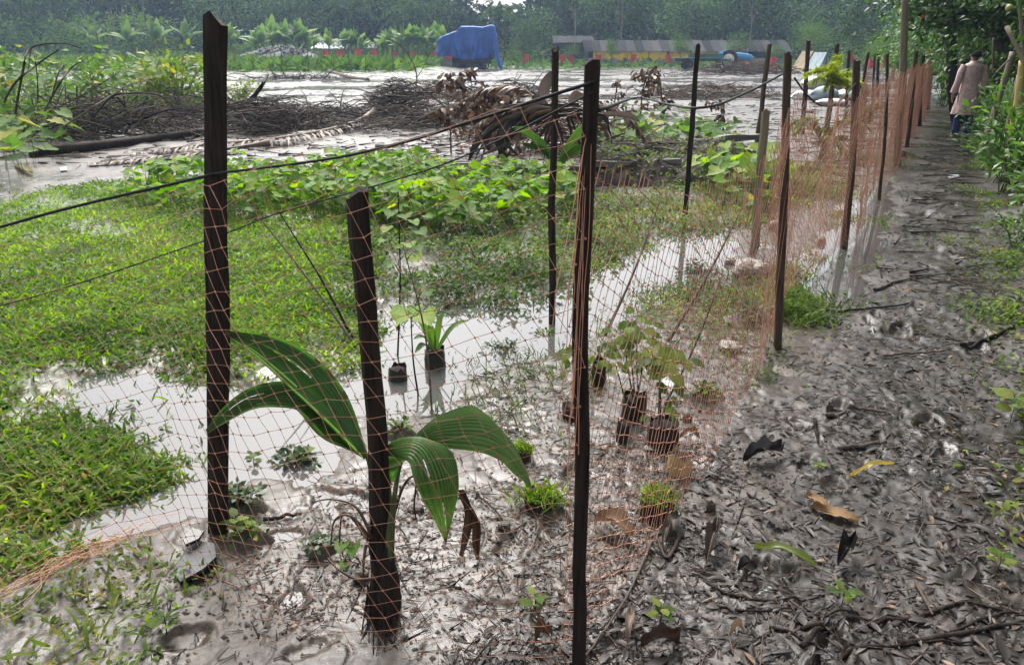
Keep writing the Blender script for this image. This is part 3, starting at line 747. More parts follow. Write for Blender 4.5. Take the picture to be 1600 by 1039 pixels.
# ------------------------------------------------------------------ ground cover
def sample_region(poly, n, soft=.0, bias=1.0, noise=0.0, gaps=0.0):
    """points in a ground polygon, thinning out with distance"""
    P = np.array(poly); lo = P.min(0); hi = P.max(0)
    r0 = max(1.0, np.hypot(P[:, 0], P[:, 1]).min() * .9); r1 = np.hypot(P[:, 0], P[:, 1]).max()
    out = []; tot = 0
    a0 = math.atan2(lo[0], max(.5, lo[1] if lo[0] < 0 else hi[1])) ; 
    ang = np.arctan2(P[:, 0], P[:, 1]); a0, a1 = ang.min() - .02, ang.max() + .02
    while tot < n:
        k = n * 3
        q = rng.random(k); r = (r0 ** (2 - bias) + q * (r1 ** (2 - bias) - r0 ** (2 - bias))) ** (1 / (2 - bias)) if bias != 2 else r0 * (r1 / r0) ** q
        a = rng.uniform(a0, a1, k)
        x = r * np.sin(a); y = r * np.cos(a)
        sd = poly_sd(x, y, poly) + noise * fbm(x * 2.5 + 1, y * 2.5, 3)
        ok = sd > rng.uniform(-soft, soft, k) if soft else sd > 0
        if gaps: ok &= (fbm(x * 1.4 + 31, y * 1.4, 4) + .45 * rng.random(k)) > gaps - .45
        out.append(np.stack([x[ok], y[ok]], 1)); tot += ok.sum()
        if ok.sum() == 0: break
    return np.concatenate(out)[:n]
def blades(mb, xy, L, W, up=.75, clump=0.0, tmpl=BLADE, base=0.0, rn=None):
    k = len(xy)
    z = H(xy[:, 0], xy[:, 1])
    if clump: z = z + clump * np.clip(fbm(xy[:, 0] * 3, xy[:, 1] * 3, 3) + .4, 0, 1) * rng.random(k)
    P = np.stack([xy[:, 0], xy[:, 1], z + base * rng.random(k)], 1)
    A = rdir(k, -.05, .9); A[:, 2] = A[:, 2] * up + .12; A = nrm(A)
    N = np.zeros((k, 3)); N[:, 2] = 1; N += rng.normal(0, .35, (k, 3))
    dens = fbm(xy[:, 0] * 1.7 + 4, xy[:, 1] * 1.7, 3)
    rnd = np.clip(.5 + .55 * dens + rng.normal(0, .17, k), 0, 1) if rn is None else rn
    mb.cards(P, A, N, L * rng.uniform(.6, 1.35, k), W * rng.uniform(.7, 1.3, k), tmpl, rnd)
mb = MB()
xy = sample_region(LAWN, 50000, .34, 1.4, .45, .12)
blades(mb, xy[:43000], .055, .0125, .6, .06); blades(mb, xy[43000:], .085, .010, 1.0, .05)
xy = sample_region(LAWN, 15000, .25, 1.2, .4, .2)
blades(mb, xy, .04, .018, .5, .07, LEAF6)
obj('lawn_grass', mb, M['grass'], kind='stuff', label='dense bright broad-bladed grass on the left')
mb = MB()
xy = sample_region(VERGE, 260, .3, 1.0, 1.2)
blades(mb, xy, .07, .010, .95, .03)
blades(mb, sample_region(VERGE, 900, .3, 1.0, 1.2), .022, .014, .4, .06, LEAF6)
edge = gpoly([(60, 660), (110, 690), (205, 680), (255, 722), (215, 790), (60, 830), (-250, 840), (-250, 680)])
blades(mb, sample_region(edge, 1500, .3, 1.0, .6, .2), .075, .012, 1.0, .06)
blades(mb, sample_region(edge, 900, .3, 1.0, .6, .2), .04, .022, .5, .10, LEAF6)
ring = sample_region(LAWN, 2600, .45, 1.0, .5)
sdr = poly_sd(ring[:, 0], ring[:, 1], LAWN); ring = ring[(np.abs(sdr) < .22) & (np.hypot(ring[:, 0], ring[:, 1]) < 5)]
blades(mb, ring, .08, .010, 1.1, .02)
obj('verge_weeds', mb, M['weed'], kind='stuff', label='straggling grass and creepers at the puddle edge, lower left')
mb = MB()
xy = sample_region(WEED, 11000, .3, 1.4, .5, .3); blades(mb, xy, .045, .028, .6, .16, LEAF6)
xy = sample_region(WEED, 6500, .3, 1.4, .5, .3); blades(mb, xy, .09, .009, 1.0, .03)
xy = sample_region(VINE, 5000, .3, 1.4, .2); blades(mb, xy, .06, .03, .6, .15, LEAF6)
obj('mixed_weeds', mb, M['weed'], kind='stuff', label='low mixed weeds between the lawn and the fence')
mb = MB()
xy = sample_region(SPARSE, 1300, .4, 1.0, .5); blades(mb, xy, .07, .006, 1.2, .0)
xy = sample_region(SPARSE, 700, .4, 1.0, .5); blades(mb, xy, .025, .014, .6, .05, LEAF6)
xy = sample_region(PUD_L, 260, .1, 1.0, .5); blades(mb, xy, .06, .010, 1.2, .0)
xy = sample_region(PUD_C, 900, .3, 1.0, .6); blades(mb, xy, .07, .005, 1.3, .0)
obj('sparse_sprouts', mb, M['weed'], kind='stuff', label='thin scattered sprouts in the wet mud')
# grass tussocks and creeping weeds along the foot of the path fence and hedge foot
mb = MB()
for (u, v, n, sp, L_) in [(1240, 480, 500, .16, .09), (1225, 430, 300, .12, .08), (1300, 410, 260, .12, .07), (1345, 345, 260, .16, .07), (1260, 300, 700, .35, .12), (1220, 270, 900, .45, .13), (1340, 250, 400, .3, .1),
                          (1250, 500, 200, .1, .08), (1195, 470, 350, .25, .07), (1130, 480, 350, .3, .07), (1060, 470, 350, .25, .07), (1000, 380, 400, .3, .08), (640, 470, 300, .25, .06), (1180, 590, 60, .1, .05)]:
    c = G(u, v); xy = c[:2] + rng.normal(0, sp, (n, 2)); blades(mb, xy, L_, .009, 1.1, .06)
    blades(mb, c[:2] + rng.normal(0, sp, (n // 2, 2)), L_ * .45, .022, .6, .12, LEAF6)
for k in range(46):      # right edge of the path
    y = 2.2 + 13 * R.random() ** 1.3; x = float(fx(y)) + 1.38 + R.gauss(0, .16)
    n = 70; xy = np.array((x, y)) + rng.normal(0, .13, (n, 2)); blades(mb, xy, .035, .022, .6, .09, LEAF6); blades(mb, xy[:30], .07, .008, 1.0, .03)
obj('fence_foot_weeds', mb, M['weed'], kind='stuff', label='creeping weeds along the fence foot and path edge')
# floating scraps, clods and twigs over the flooded field
mb = MB(); n = 5200; y = 9.5 + 30 * rng.random(n) ** 1.5; x = rng.uniform(-1, 1, n) * (y * .75) ; ok = (x < fx(y) - .6) & (y + .25 * x > 10); x, y = x[ok], y[ok]; n = len(x); th = rng.normal(0, .6, n); l = rng.uniform(.05, .5, n); z = np.maximum(H(x, y), 0) + .01
P = np.stack([x, y, z], 1); mb.sticks(P, P + np.stack([np.cos(th) * l, np.sin(th) * l, rng.normal(0, .02, n)], 1), rng.uniform(.004, .016, n), .004, 4)
obj('field_debris', mb, M['twig'], kind='stuff', label='dark scraps and twigs lying over the flooded field')
# far green field behind the flooded plots (left)
mb = MB()
n = 16000; y = rng.uniform(58, 99, n); x = rng.uniform(-75, 0, n) * 1.0 - 4
ok = (y + .10 * (x + 40) > 58) & (x < -9 + .02 * y); xy = np.stack([x, y], 1)[ok]
blades(mb, xy, 1.1, .34, 1.0, .3, LEAF2)
n = 9000; y = rng.uniform(86, 104, n); x = rng.uniform(-75, 75, n); blades(mb, np.stack([x, y], 1), .8, .30, .8, .5, LEAF2)
obj('field_grass', mb, M['tree_light'], kind='stuff', label='pale green field grass beyond the flooded plots')

# ------------------------------------------------------------------ large-leaved vine in front of the flooded field
leaf_meshes = []
for k in range(4):
    m_ = MB(); v = HEART[0].copy(); v[:, 2] += rng.normal(0, .02, len(v)); v[:, :2] *= 1 + rng.normal(0, .06, (len(v), 2))
    m_.add(v, T=HEART[1], r=np.clip(rng.normal([.25, .5, .7, .9][k], .06, len(HEART[1])), 0, 1)); leaf_meshes.append(m_)
def leaf_protos(mat, tag_):
    out = []
    for m_ in leaf_meshes:
        me = m_.mesh('leaf_' + tag_); me.materials.append(mat); out.append(me)
    return out
PW = []
for k in range(4):
    m_ = MB(); v = LEAF6[0].copy(); v[:, 1] *= [.62, .75, .9, .7][k]; v[:, 2] += rng.normal(0, .02, len(v)); m_.add(v, T=LEAF6[1], r=np.clip(rng.normal([.3, .5, .7, .85][k], .06, len(LEAF6[1])), 0, 1)); me = m_.mesh('leaf_weed'); me.materials.append(M['weed']); PW.append(me)
PV = leaf_protos(M['vine'], 'vine'); PS = leaf_protos(M['squash'], 'squash')
def leaf_obj(me, P, A, N, size, parent, name='leaf'):
    A = Vector(A).normalized(); N = Vector(N); S = N.cross(A).normalized(); N = A.cross(S)
    from mathutils import Matrix
    mat = Matrix(((A.x, S.x, N.x, P[0]), (A.y, S.y, N.y, P[1]), (A.z, S.z, N.z, P[2]), (0, 0, 0, 1)))
    o = bpy.data.objects.new(name, me); COL.objects.link(o); o.parent = parent
    o.matrix_local = mat @ Matrix.Diagonal((size, size, size, 1))
    return o
def vine_patch(name, label, cat, poly, nparts, nfill, size, height, protos, mat, stem_n=60, soft=.15, ysort=True):
    t = thing(name, label, cat)
    xy = sample_region(poly, nparts + nfill, soft, 1.0, .2)
    z0 = H(xy[:, 0], xy[:, 1]); hh = height * (.35 + .65 * rng.random(len(xy))) * np.clip(.75 + .6 * fbm(xy[:, 0] * 1.5, xy[:, 1] * 1.5, 3), .3, 1.3)
    order = np.argsort(-hh * 3 + .05 * xy[:, 1])
    xy, z0, hh = xy[order], z0[order], hh[order]
    sm = MB(); fm = MB()
    # leaves face the light and the open side, tips hang
    for k in range(nparts):
        P = (xy[k, 0], xy[k, 1], z0[k] + hh[k]); a = R.uniform(0, 6.28)
        A = (math.cos(a), math.sin(a) - .3, -R.uniform(.0, .55)); N = (R.gauss(0, .35), R.gauss(-.25, .3), 1)
        leaf_obj(R.choice(protos), P, A, N, size * R.uniform(.6, 1.25), t)
    k = len(xy) - nparts
    if k:
        P = np.stack([xy[nparts:, 0], xy[nparts:, 1], z0[nparts:] + hh[nparts:]], 1)
        A = rdir(k, -.6, .1); N = np.array((0, -.2, 1)) + rng.normal(0, .35, (k, 3))
        s_ = size * rng.uniform(.45, 1.0, k); fm.cards(P, A, N, s_, s_, HEART, np.clip(rng.normal(.5, .25, k), 0, 1))
        obj('small_leaves', fm, mat, t, kind='stuff')
    base = np.stack([xy[:, 0] + rng.normal(0, .05, len(xy)), xy[:, 1] + rng.normal(0, .05, len(xy)), z0 - .01], 1)[:stem_n * 4:1]
    topp = np.stack([xy[:, 0], xy[:, 1], z0 + hh], 1)[:len(base)]
    sm.sticks(base, topp, .004, .002, 3)
    obj('stems', sm, M['stem'], t, kind='stuff')
    return t
vine_patch('vine_patch', 'bright green broad-leaved vine sprawling in front of the flooded field', 'vine', VINE, 295, 2000, .125, .34, PV, M['vine'])
BED = gpoly([(930, 240), (960, 205), (1050, 196), (1160, 214), (1175, 236), (1120, 262), (1000, 262)])
vine_patch('squash_plant', 'grey-green squash vine growing over the raised bed behind the net', 'vine', [tuple(np.array(p) + (0, .4)) for p in BED], 130, 100, .21, .50, PS, M['squash'])
LEFTV = gpoly([(-150, 262), (-60, 225), (60, 212), (120, 225), (90, 262), (20, 285), (-100, 290)])
vine_patch('squash_plant', 'big-leaved squash plant at the left edge by the fallen trunk', 'vine', LEFTV, 90, 60, .25, .75, PS, M['squash'])
TANG = gpoly([(-200, 178), (0, 165), (150, 158), (330, 155), (345, 180), (230, 195), (100, 212), (-100, 218)])
vine_patch('squash_plant', 'yellowing squash vine climbing through the dead branches at left', 'vine', TANG, 280, 1100, .21, 1.55, PS, M['squash'])
mb = MB(); xy = sample_region(TANG, 7000, .6, 1.0, .6)
blades(mb, xy, .13, .055, .7, 1.4, LEAF6); blades(mb, xy[:3500], .35, .014, 1.4, .3); blades(mb, xy[2000:6000], .12, .06, .5, .25, LEAF6)
obj('tangled_weeds', mb, M['weed'], kind='stuff', label='tangled green weeds under the squash vine at left')
RB = gpoly([(1080, 300), (1120, 268), (1200, 270), (1235, 300), (1200, 345), (1120, 330)])
vine_patch('leafy_weed', 'low leafy weeds around the pale leaning stake', 'weed', RB, 60, 160, .14, .45, PV, M['weed'])
# ------------------------------------------------------------------ brush, fallen wood, raised bed
def brush_pile(label, c, rx, ry, hgt, n, L_, mat, rz=0, seed=0, thick=.012, flat=.25, branches=6, name='brush_pile'):
    g = np.random.default_rng(seed)
    z0 = Hs(c[0], c[1])
    t = thing(name, label, 'brush', (c[0], c[1], z0))
    q = g.normal(0, .42, (n, 2)); rr = np.hypot(q[:, 0], q[:, 1])
    cz = hgt * np.exp(-rr ** 2 * 1.4) * g.random(n)
    P = np.stack([q[:, 0] * rx, q[:, 1] * ry, cz], 1)
    th = g.uniform(0, math.pi, n) + rz; el = g.normal(0, flat, n)
    d = np.stack([np.cos(th) * np.cos(el), np.sin(th) * np.cos(el) * .7, np.sin(el)], 1)
    L = L_ * g.uniform(.25, 1.1, n)[:, None]
    mb = MB()
    mid = P + rng.normal(0, .05, P.shape) * L
    A = P - d * L / 2; B = P + d * L / 2 + rng.normal(0, .08, P.shape) * L
    A[:, 2] = np.maximum(A[:, 2], .0); B[:, 2] = np.maximum(B[:, 2], 0)
    th_ = thick * g.uniform(.3, 1.2, n)
    rn = g.random(n)
    mb.sticks(A, mid, th_, th_ * .8, 4, rn); mb.sticks(mid, B, th_ * .8, th_ * .35, 4, rn)
    obj('twigs', mb, mat, t, kind='stuff')
    for k in range(branches):
        x, y = g.normal(0, .4, 2) * (rx, ry); a = g.uniform(0, 6.28); l = L_ * g.uniform(.8, 1.6)
        p0 = np.array((x, y, g.uniform(0, .3) * hgt)); p2 = p0 + (math.cos(a) * l, math.sin(a) * l * .6, g.uniform(-.1, .45) * l); p1 = (p0 + p2) / 2 + (0, 0, .12 * l)
        p2[2] = max(p2[2], 0.02)
        b = MB(); b.tube(curve_pts([p0, p1, p2], 10), np.linspace(thick * 2.0, thick * .6, 10), 6, jit=.1)
        obj('branch', b, mat, t)
    return t
brush_pile('dark heap of cut twigs in the flooded field, left of the bare sapling', G(622, 186), 1.15, .8, 1.0, 560, 1.0, M['twig'], seed=1)
brush_pile('low spread of grey branches around the foot of the bare sapling', G(680, 200), 1.3, 1.0, .4, 300, 1.0, M['twig'], seed=2, flat=.15)
brush_pile('tangle of grey branches behind the fallen palm frond', G(425, 208), 1.3, 1.0, .75, 480, 1.1, M['twig'], seed=3, branches=12)
brush_pile('dark tangle of dead branches among the squash vine at left', G(170, 218), 1.9, .9, .95, 480, 1.3, M['twig'], seed=4, flat=.4, branches=14)
brush_pile('brown heap of dry sticks behind the slim crooked post', G(1110, 152), 3.4, 1.2, .55, 520, 1.3, M['twig_warm'], seed=5)
brush_pile('reddish brown heap of cut stems in front of the tractor', G(1165, 116), 5.5, 1.5, 1.1, 420, 2.2, M['twig_warm'], seed=6, thick=.03)
brush_pile('rusty dry stems piled behind the twig heap', G(675, 152), 1.9, .7, .7, 260, 1.4, M['twig_warm'], seed=7)
brush_pile('brown dead fronds and stalks heaped behind the straight black post', G(880, 235), 1.5, 1.0, .95, 420, 1.3, M['twig_warm'], seed=8)
brush_pile('dark driftwood strip lying across the flooded field at left centre', G(470, 124), 4.0, .5, .25, 220, 1.5, M['twig'], seed=9, thick=.02)
brush_pile('dark wet brush behind the white dry frond', G(805, 152), 1.8, .8, .6, 260, 1.4, M['twig'], seed=10, thick=.018)

brush_pile('low rusty litter of dry stalks left of the black drooping leaves', G(775, 222), 1.1, .7, .22, 260, .8, M['twig_warm'], seed=11, flat=.12)
brush_pile('brown vine debris behind the withered saplings', G(770, 185), 1.9, 1.0, .5, 360, 1.2, M['twig_warm'], seed=12, flat=.2)
brush_pile('scattered dark sticks on the raised bed', G(1020, 268), .9, .4, .42, 140, .7, M['twig'], seed=13, flat=.2, branches=3)
brush_pile('broad low tangle of thin branches between the trunks at left', G(320, 200), 2.6, 1.2, .8, 420, 1.5, M['twig'], seed=14, flat=.4, branches=9, thick=.009)
brush_pile('thin scattered branches around the fallen frond', G(540, 205), 1.9, 1.2, .25, 240, 1.2, M['twig'], seed=15, flat=.15, branches=7, thick=.008)
brush_pile('dry brown vines trailing over the water right of the twig heap', G(740, 165), 2.4, 1.4, .45, 320, 1.5, M['twig_warm'], seed=16, flat=.25, branches=7, thick=.010)
brush_pile('continuous low band of dark twigs joining the heaps', G(520, 190), 3.4, 1.0, .4, 420, 1.4, M['twig'], seed=17, flat=.25, branches=8, thick=.009)
def log(label, ctrl, r0, r1, mat, name='fallen_log', n=24, jit=.08):
    mb = MB(); c = curve_pts([np.asarray(p, float) for p in ctrl], n); mb.tube(c, np.linspace(r0, r1, n), 10, jit=jit)
    return obj(name, mb, mat, label=label, cat='log')
log('long dark fallen trunk lying across the mud at left', [GH(50, 247) + (0, 0, .06), GH(190, 232) + (0, 0, .07), GH(330, 212) + (0, 0, .07)], .10, .07, M['post'])
log('dark wet trunk behind the thick squared post, higher up', [GH(230, 205) + (0, 0, .25), GH(330, 190) + (0, 0, .28), GH(405, 180) + (0, 0, .2)], .10, .08, M['post'])
log('thick curved branch rising over the grey tangle', [GH(345, 200) + (0, 0, .15), GH(385, 180) + (0, 0, .25), at(405, 140, 15.0), at(418, 118, 15.4)], .05, .03, M['twig'], 'dead_branch')
log('dark floating log near the far green field', [GH(515, 120), GH(545, 123), GH(575, 126)], .22, .14, M['twig'])
# arched dead branches at the far left
for lab, ctrl, r in [('arched dead branch bending right, tallest at the far left', [GH(20, 205), at(35, 115, 13.5), at(48, 76, 13.6), at(95, 68, 13.7), at(128, 76, 13.8)], .022),
                     ('straight dead branch slanting up to the right at far left', [GH(0, 178), at(20, 135, 14), at(60, 100, 14), at(92, 78, 14)], .024),
                     ('thin dead branch forking by the squash leaves at left', [GH(62, 190), at(85, 145, 13.8), at(110, 108, 13.8), at(130, 95, 13.8)], .02),
                     ('upright dark twig beside the forked dead branch', [GH(75, 180), at(88, 125, 14.2), at(100, 98, 14.2)], .016),
                     ('hooked dead twig standing at far left', [GH(60, 185), at(58, 120, 14.3), at(50, 76, 14.3), at(44, 110, 14.2)], .012),
                     ('bent branch leaning over the dark tangle, left of the squared post', [GH(135, 200), at(170, 155, 13), at(205, 146, 13), at(250, 150, 13), at(278, 175, 13)], .022),
                     ('long pale stick across the dark tangle at left', [GH(80, 218) + (0, 0, .05), at(130, 178, 12.2), at(180, 145, 12.6)], .018)]:
    log(lab, ctrl, r, r * .4, M['twig'], 'dead_branch', 26)

# fallen coconut frond
def palm_frond(label, ctrl, mat, leaflets, lmax, r0=.045, name='fallen_palm_frond', droop=.25, side=(1, 1), drymat=None, flat=True, cat='frond'):
    c = curve_pts([np.asarray(p, float) for p in ctrl], 40)
    t = thing(name, label, cat, tuple(c[0])); o = c[0]
    mb = MB(); rr = np.linspace(r0, r0 * .15, 40); rr[:5] *= np.linspace(2.0, 1.1, 5); mb.tube(c - o, rr, 7)
    obj('rachis', mb, drymat or mat, t)
    tan = nrm(np.gradient(c, axis=0))
    mb = MB()
    for s in (-1, 1):
        k = int(leaflets * side[(s + 1) // 2])
        f = np.linspace(.22, .99, k); idx = f * 39
        P = np.stack([np.interp(idx, np.arange(40), c[:, i]) for i in range(3)], 1); T = np.stack([np.interp(idx, np.arange(40), tan[:, i]) for i in range(3)], 1)
        S = nrm(np.cross(T, np.array((0, 0, 1.0)))) * s
        A = nrm(T * rng.uniform(.5, .9, k)[:, None] + S * rng.uniform(.6, 1, k)[:, None] + np.array((0, 0, -droop)) + rng.normal(0, .12, (k, 3)))
        L = lmax * np.sin(np.clip(f * 1.05, 0, 1) * math.pi * .85 + .25) * rng.uniform(.75, 1.1, k)
        N = np.array((0, 0, 1.0)) + rng.normal(0, .3, (k, 3))
        tip = P + A * L[:, None]
        mb.cards(P - o, A, N, L, .045, BLADE)
    obj('leaflets', mb, mat, t, kind='stuff')
    return t
palm_frond('fallen grey palm frond with pale butt end lying across the water', [GH(592, 186) + (0, 0, .22), GH(545, 205) + (0, 0, .12), GH(440, 225) + (0, 0, .1), GH(320, 237) + (0, 0, .08), GH(205, 247) + (0, 0, .05)], M['palefrond'], 95, .62, .05)
palm_frond('second dead palm frond, lower, left of the squared post', [GH(420, 236) + (0, 0, .1), GH(300, 248) + (0, 0, .06), GH(140, 262) + (0, 0, .05)], M['palefrond'], 70, .5, .035)
# dead banana leaves drooping into the water, centre
DEADB = thing('dead_banana_clump', 'collapsed dead plant with black drooping leaves behind the plank', 'plant', tuple(GH(870, 245)))
def dead_leaf(ctrl, w, mat, parent, name='drooping_leaf'):
    c = curve_pts([at(*p) for p in ctrl], 20); tan = nrm(np.gradient(c, axis=0)); S = nrm(np.cross(tan, np.array((0.2, 1, .3))))
    t = np.linspace(0, 1, 20); ww = w * np.sin(np.clip(t * .9 + .1, 0, 1) * math.pi) ** .6 * (1 + .3 * fbm(t * 6, t * 0 + ctrl[0][0], 2))
    v = np.linspace(-1, 1, 7)
    P = c[:, None] + S[:, None] * (ww[:, None] * v[None])[..., None] + np.array((0, 1, 0.2)) * (np.abs(v) * w * .5 + .02 * np.cos(v * 9))[None, :, None]
    P = P - np.array(parent.location)
    mb = MB(); mb.grid(P, r=R.uniform(.1, .7)); return obj(name, mb, mat, parent)
M['deadblack'] = leafmat('blackened_leaf', [(0, (.008, .006, .006)), (.6, (.03, .022, .02)), (1, (.12, .10, .095))], .05, .35, .5, 3)
dead_leaf([(905, 165, 10.6), (830, 172, 10.6), (775, 195, 10.5), (745, 225, 10.4), (732, 252, 10.4)], .06, M['deadblack'], DEADB)
dead_leaf([(880, 170, 10.5), (810, 185, 10.4), (785, 205, 10.3), (782, 235, 10.3), (800, 252, 10.3)], .05, M['deadblack'], DEADB)
dead_leaf([(860, 180, 10.5), (800, 210, 10.3), (795, 228, 10.3), (815, 248, 10.2)], .03, M['deadblack'], DEADB)
dead_leaf([(905, 165, 10.6), (850, 178, 10.5), (815, 195, 10.4), (790, 225, 10.3), (745, 246, 10.3)], .04, M['palefrond'], DEADB)
dead_leaf([(850, 172, 10.6), (848, 150, 10.8), (856, 125, 10.9), (862, 112, 10.9)], .08, M['palefrond'], DEADB, 'dry_sheath')
dead_leaf([(858, 172, 10.6), (840, 158, 10.7), (832, 150, 10.7)], .08, M['palefrond'], DEADB, 'dry_sheath')
dead_leaf([(940, 178, 10.6), (980, 180, 10.5), (1000, 190, 10.4)], .04, M['palefrond'], DEADB, 'dry_sheath')
dead_leaf([(890, 170, 10.6), (900, 150, 10.7), (925, 158, 10.7)], .06, M['palefrond'], DEADB, 'dry_sheath')
for k in range(26):
    u1 = R.uniform(735, 960); v1 = R.uniform(205, 262); um = (880 + u1) / 2 + R.uniform(-20, 20)
    dead_leaf([(880 + R.uniform(-25, 35), 172 + R.uniform(-6, 10), 10.6 + R.uniform(-.3, .3)), (um, R.uniform(165, 190), 10.5 + R.uniform(-.4, .4)), (u1 * .7 + um * .3, (v1 + 180) / 2, 10.4), (u1, v1, 10.3 + R.uniform(-.3, .3))], R.uniform(.012, .03), M[R.choice(['palefrond', 'deadblack', 'deadleaf', 'deadleaf'])], DEADB)
for _k, (lab, ctrl) in enumerate([('reddish dead palm frond fallen left of the black drooping leaves', [(905, 175, 11.0), (850, 160, 11.3), (780, 175, 11.6), (730, 205, 11.6)]), ('brown dead palm frond drooping right behind the near post', [(880, 180, 11.0), (930, 158, 11.0), (985, 185, 11.0), (1010, 225, 10.9)]), ('dry brown palm frond arching over the centre heap', [(860, 195, 11.6), (820, 140, 12.2), (760, 138, 12.6), (710, 165, 12.8)]), ('low rust brown palm frond lying at the heap foot', [(900, 215, 10.9), (850, 212, 10.8), (800, 228, 10.7), (765, 246, 10.6)]), ('dead palm frond hanging behind the straight black post', [(890, 178, 11.2), (905, 150, 11.4), (935, 165, 11.4), (950, 215, 11.2)])]):
    palm_frond(lab, [at(*p) for p in ctrl], M['deadleaf'], 50, .24, .014, droop=.6)
GRB = thing('banana_sucker', 'small green banana sucker growing by the black drooping leaves', 'plant', tuple(GH(870, 262)))
for ctrl in ([(860, 250, 9.9), (845, 225, 9.9), (820, 205, 9.8), (800, 200, 9.7)], [(870, 250, 9.9), (850, 235, 9.8), (815, 225, 9.7)], [(875, 250, 9.9), (895, 220, 9.9), (920, 195, 9.9), (935, 190, 9.9)], [(875, 255, 9.9), (900, 235, 9.8), (930, 228, 9.8)]):
    dead_leaf(ctrl, .055, M['squash'], GRB, 'leaf')

# bare sapling and withered brown-leaved saplings
sap = thing('bare_sapling', 'bare thin sapling curving up left of the blue tarpaulin', 'sapling', tuple(GH(650, 192)))
b0 = np.array(sap.location)
for ctrl, r in (([(650, 195, 18.5), (649, 150, 18.5), (651, 118, 18.5), (642, 92, 18.4), (625, 72, 18.3), (608, 60, 18.3)], .022), ([(651, 122, 18.5), (660, 108, 18.5), (672, 82, 18.5)], .01), ([(650, 140, 18.5), (640, 128, 18.5), (622, 120, 18.4)], .008)):
    mb = MB(); mb.tube(curve_pts([at(*p) for p in ctrl], 18) - b0, np.linspace(r, r * .35, 18), 6); obj('stem', mb, M['twig'], sap)
def withered(label, base, top, Y, nl, seedv, name='withered_sapling', sp=.35, mat='deadleaf', lsize=.12, smat='twig'):
    g = np.random.default_rng(seedv); b = GH(*base); b_ = at(base[0], base[1], b[1]); 
    t = thing(name, label, 'sapling', tuple(b)); tp = at(top[0], top[1], b[1]) - b
    mb = MB(); main = curve_pts([(0, 0, -.03), tp * .5 + g.normal(0, .05, 3), tp], 14); mb.tube(main, np.linspace(.012, .004, 14) * max(1, b[1] / 9), 5)
    ends = []
    for k in range(7):
        p0 = main[g.integers(3, 13)]; d = g.normal(0, 1, 3); d[2] = abs(d[2]) * .5 + .1; e = p0 + nrm(d) * sp * g.uniform(.5, 1.2)
        mb.tube(curve_pts([p0, (p0 + e) / 2 + (0, 0, .04), e], 7), np.linspace(.006, .003, 7) * max(1, b[1] / 9), 4); ends += [e, (p0 + e) / 2]
    obj('stem', mb, M[smat], t)
    ends = np.array(ends + [tp]); P = ends[g.integers(0, len(ends), nl)] + g.normal(0, sp * .13, (nl, 3))
    mb = MB(); A = rdir(nl, -1, -.2) if mat == 'deadleaf' else rdir(nl, -.5, .5)
    mb.cards(P, A, np.array((0, -.4, .6)) + g.normal(0, .5, (nl, 3)), lsize * g.uniform(.6, 1.2, nl), lsize * .5, LEAF6); obj('leaves', mb, M[mat], t, kind='stuff')
    return t
withered('withered sapling with hanging brown leaves right of the bare sapling', (705, 240), (695, 118), None, 170, 1, lsize=.16)
withered('second withered brown sapling in front of the blue tarpaulin', (745, 235), (735, 112), None, 150, 2, lsize=.15)
withered('brown dead shrub leaning over the water, left of the black leaves', (735, 245), (770, 150), None, 220, 3, lsize=.15)
withered('withered brown weed standing right of the near post top', (1000, 200), (1010, 115), None, 120, 4, lsize=.16)
withered('small brown withered weed by the raised bed', (960, 195), (965, 130), None, 80, 5, lsize=.14)
withered('clump of dead brown leaves on a stalk above the bed', (1035, 180), (1030, 112), None, 120, 6, lsize=.2)
withered('withered brown plant near the sagging rope, beyond the bed', (1130, 205), (1132, 158), None, 60, 7, lsize=.14)

# raised bed with a plank edge
def raised_bed():
    t = thing('raised_bed', 'low dark earth bed with sloping sides behind the net', 'garden bed', tuple(G(1000, 290)))
    o = np.array(t.location)
    a, b, c_, d = G(905, 292), G(1110, 296), G(1182, 243), G(930, 240)
    n, k = 120, 50
    mb = MB(); s = np.linspace(0, 1, n)[:, None]; v = np.linspace(0, 1, k)[None]
    X = (a[None, None] * (1 - s)[..., None] + b[None, None] * s[..., None]) * (1 - v)[..., None] + (d[None, None] * (1 - s)[..., None] + c_[None, None] * s[..., None]) * v[..., None]
    e = np.minimum(np.minimum(s, 1 - s) * 10, np.minimum(v, 1 - v) * 7); prof = np.clip(e, 0, 1) ** .6
    X[..., 2] = -.05 + prof * .30 * (1 + .5 * fbm(X[..., 0] * 1.3, X[..., 1] * 1.3, 3)) + .10 * fbm(X[..., 0] * 4, X[..., 1] * 4, 4)
    X[..., 1] += .12 * fbm(X[..., 0] * 5, X[..., 2] * 5, 3)
    mb.grid(X - o); obj('earth', mb, M['soil'], t)
    k2 = 1500; I = rng.integers(4, n - 4, k2); J_ = rng.integers(2, k - 2, k2); P = X[I, J_] - o + rng.normal(0, .03, (k2, 3)) * (1, 1, .2); mb = MB(); mb.cards(P, rdir(k2, 0, .8), np.array((0, -.2, 1)) + rng.normal(0, .4, (k2, 3)), .08, .035, LEAF6); obj('weeds', mb, M['weed'], t, kind='stuff')
raised_bed()
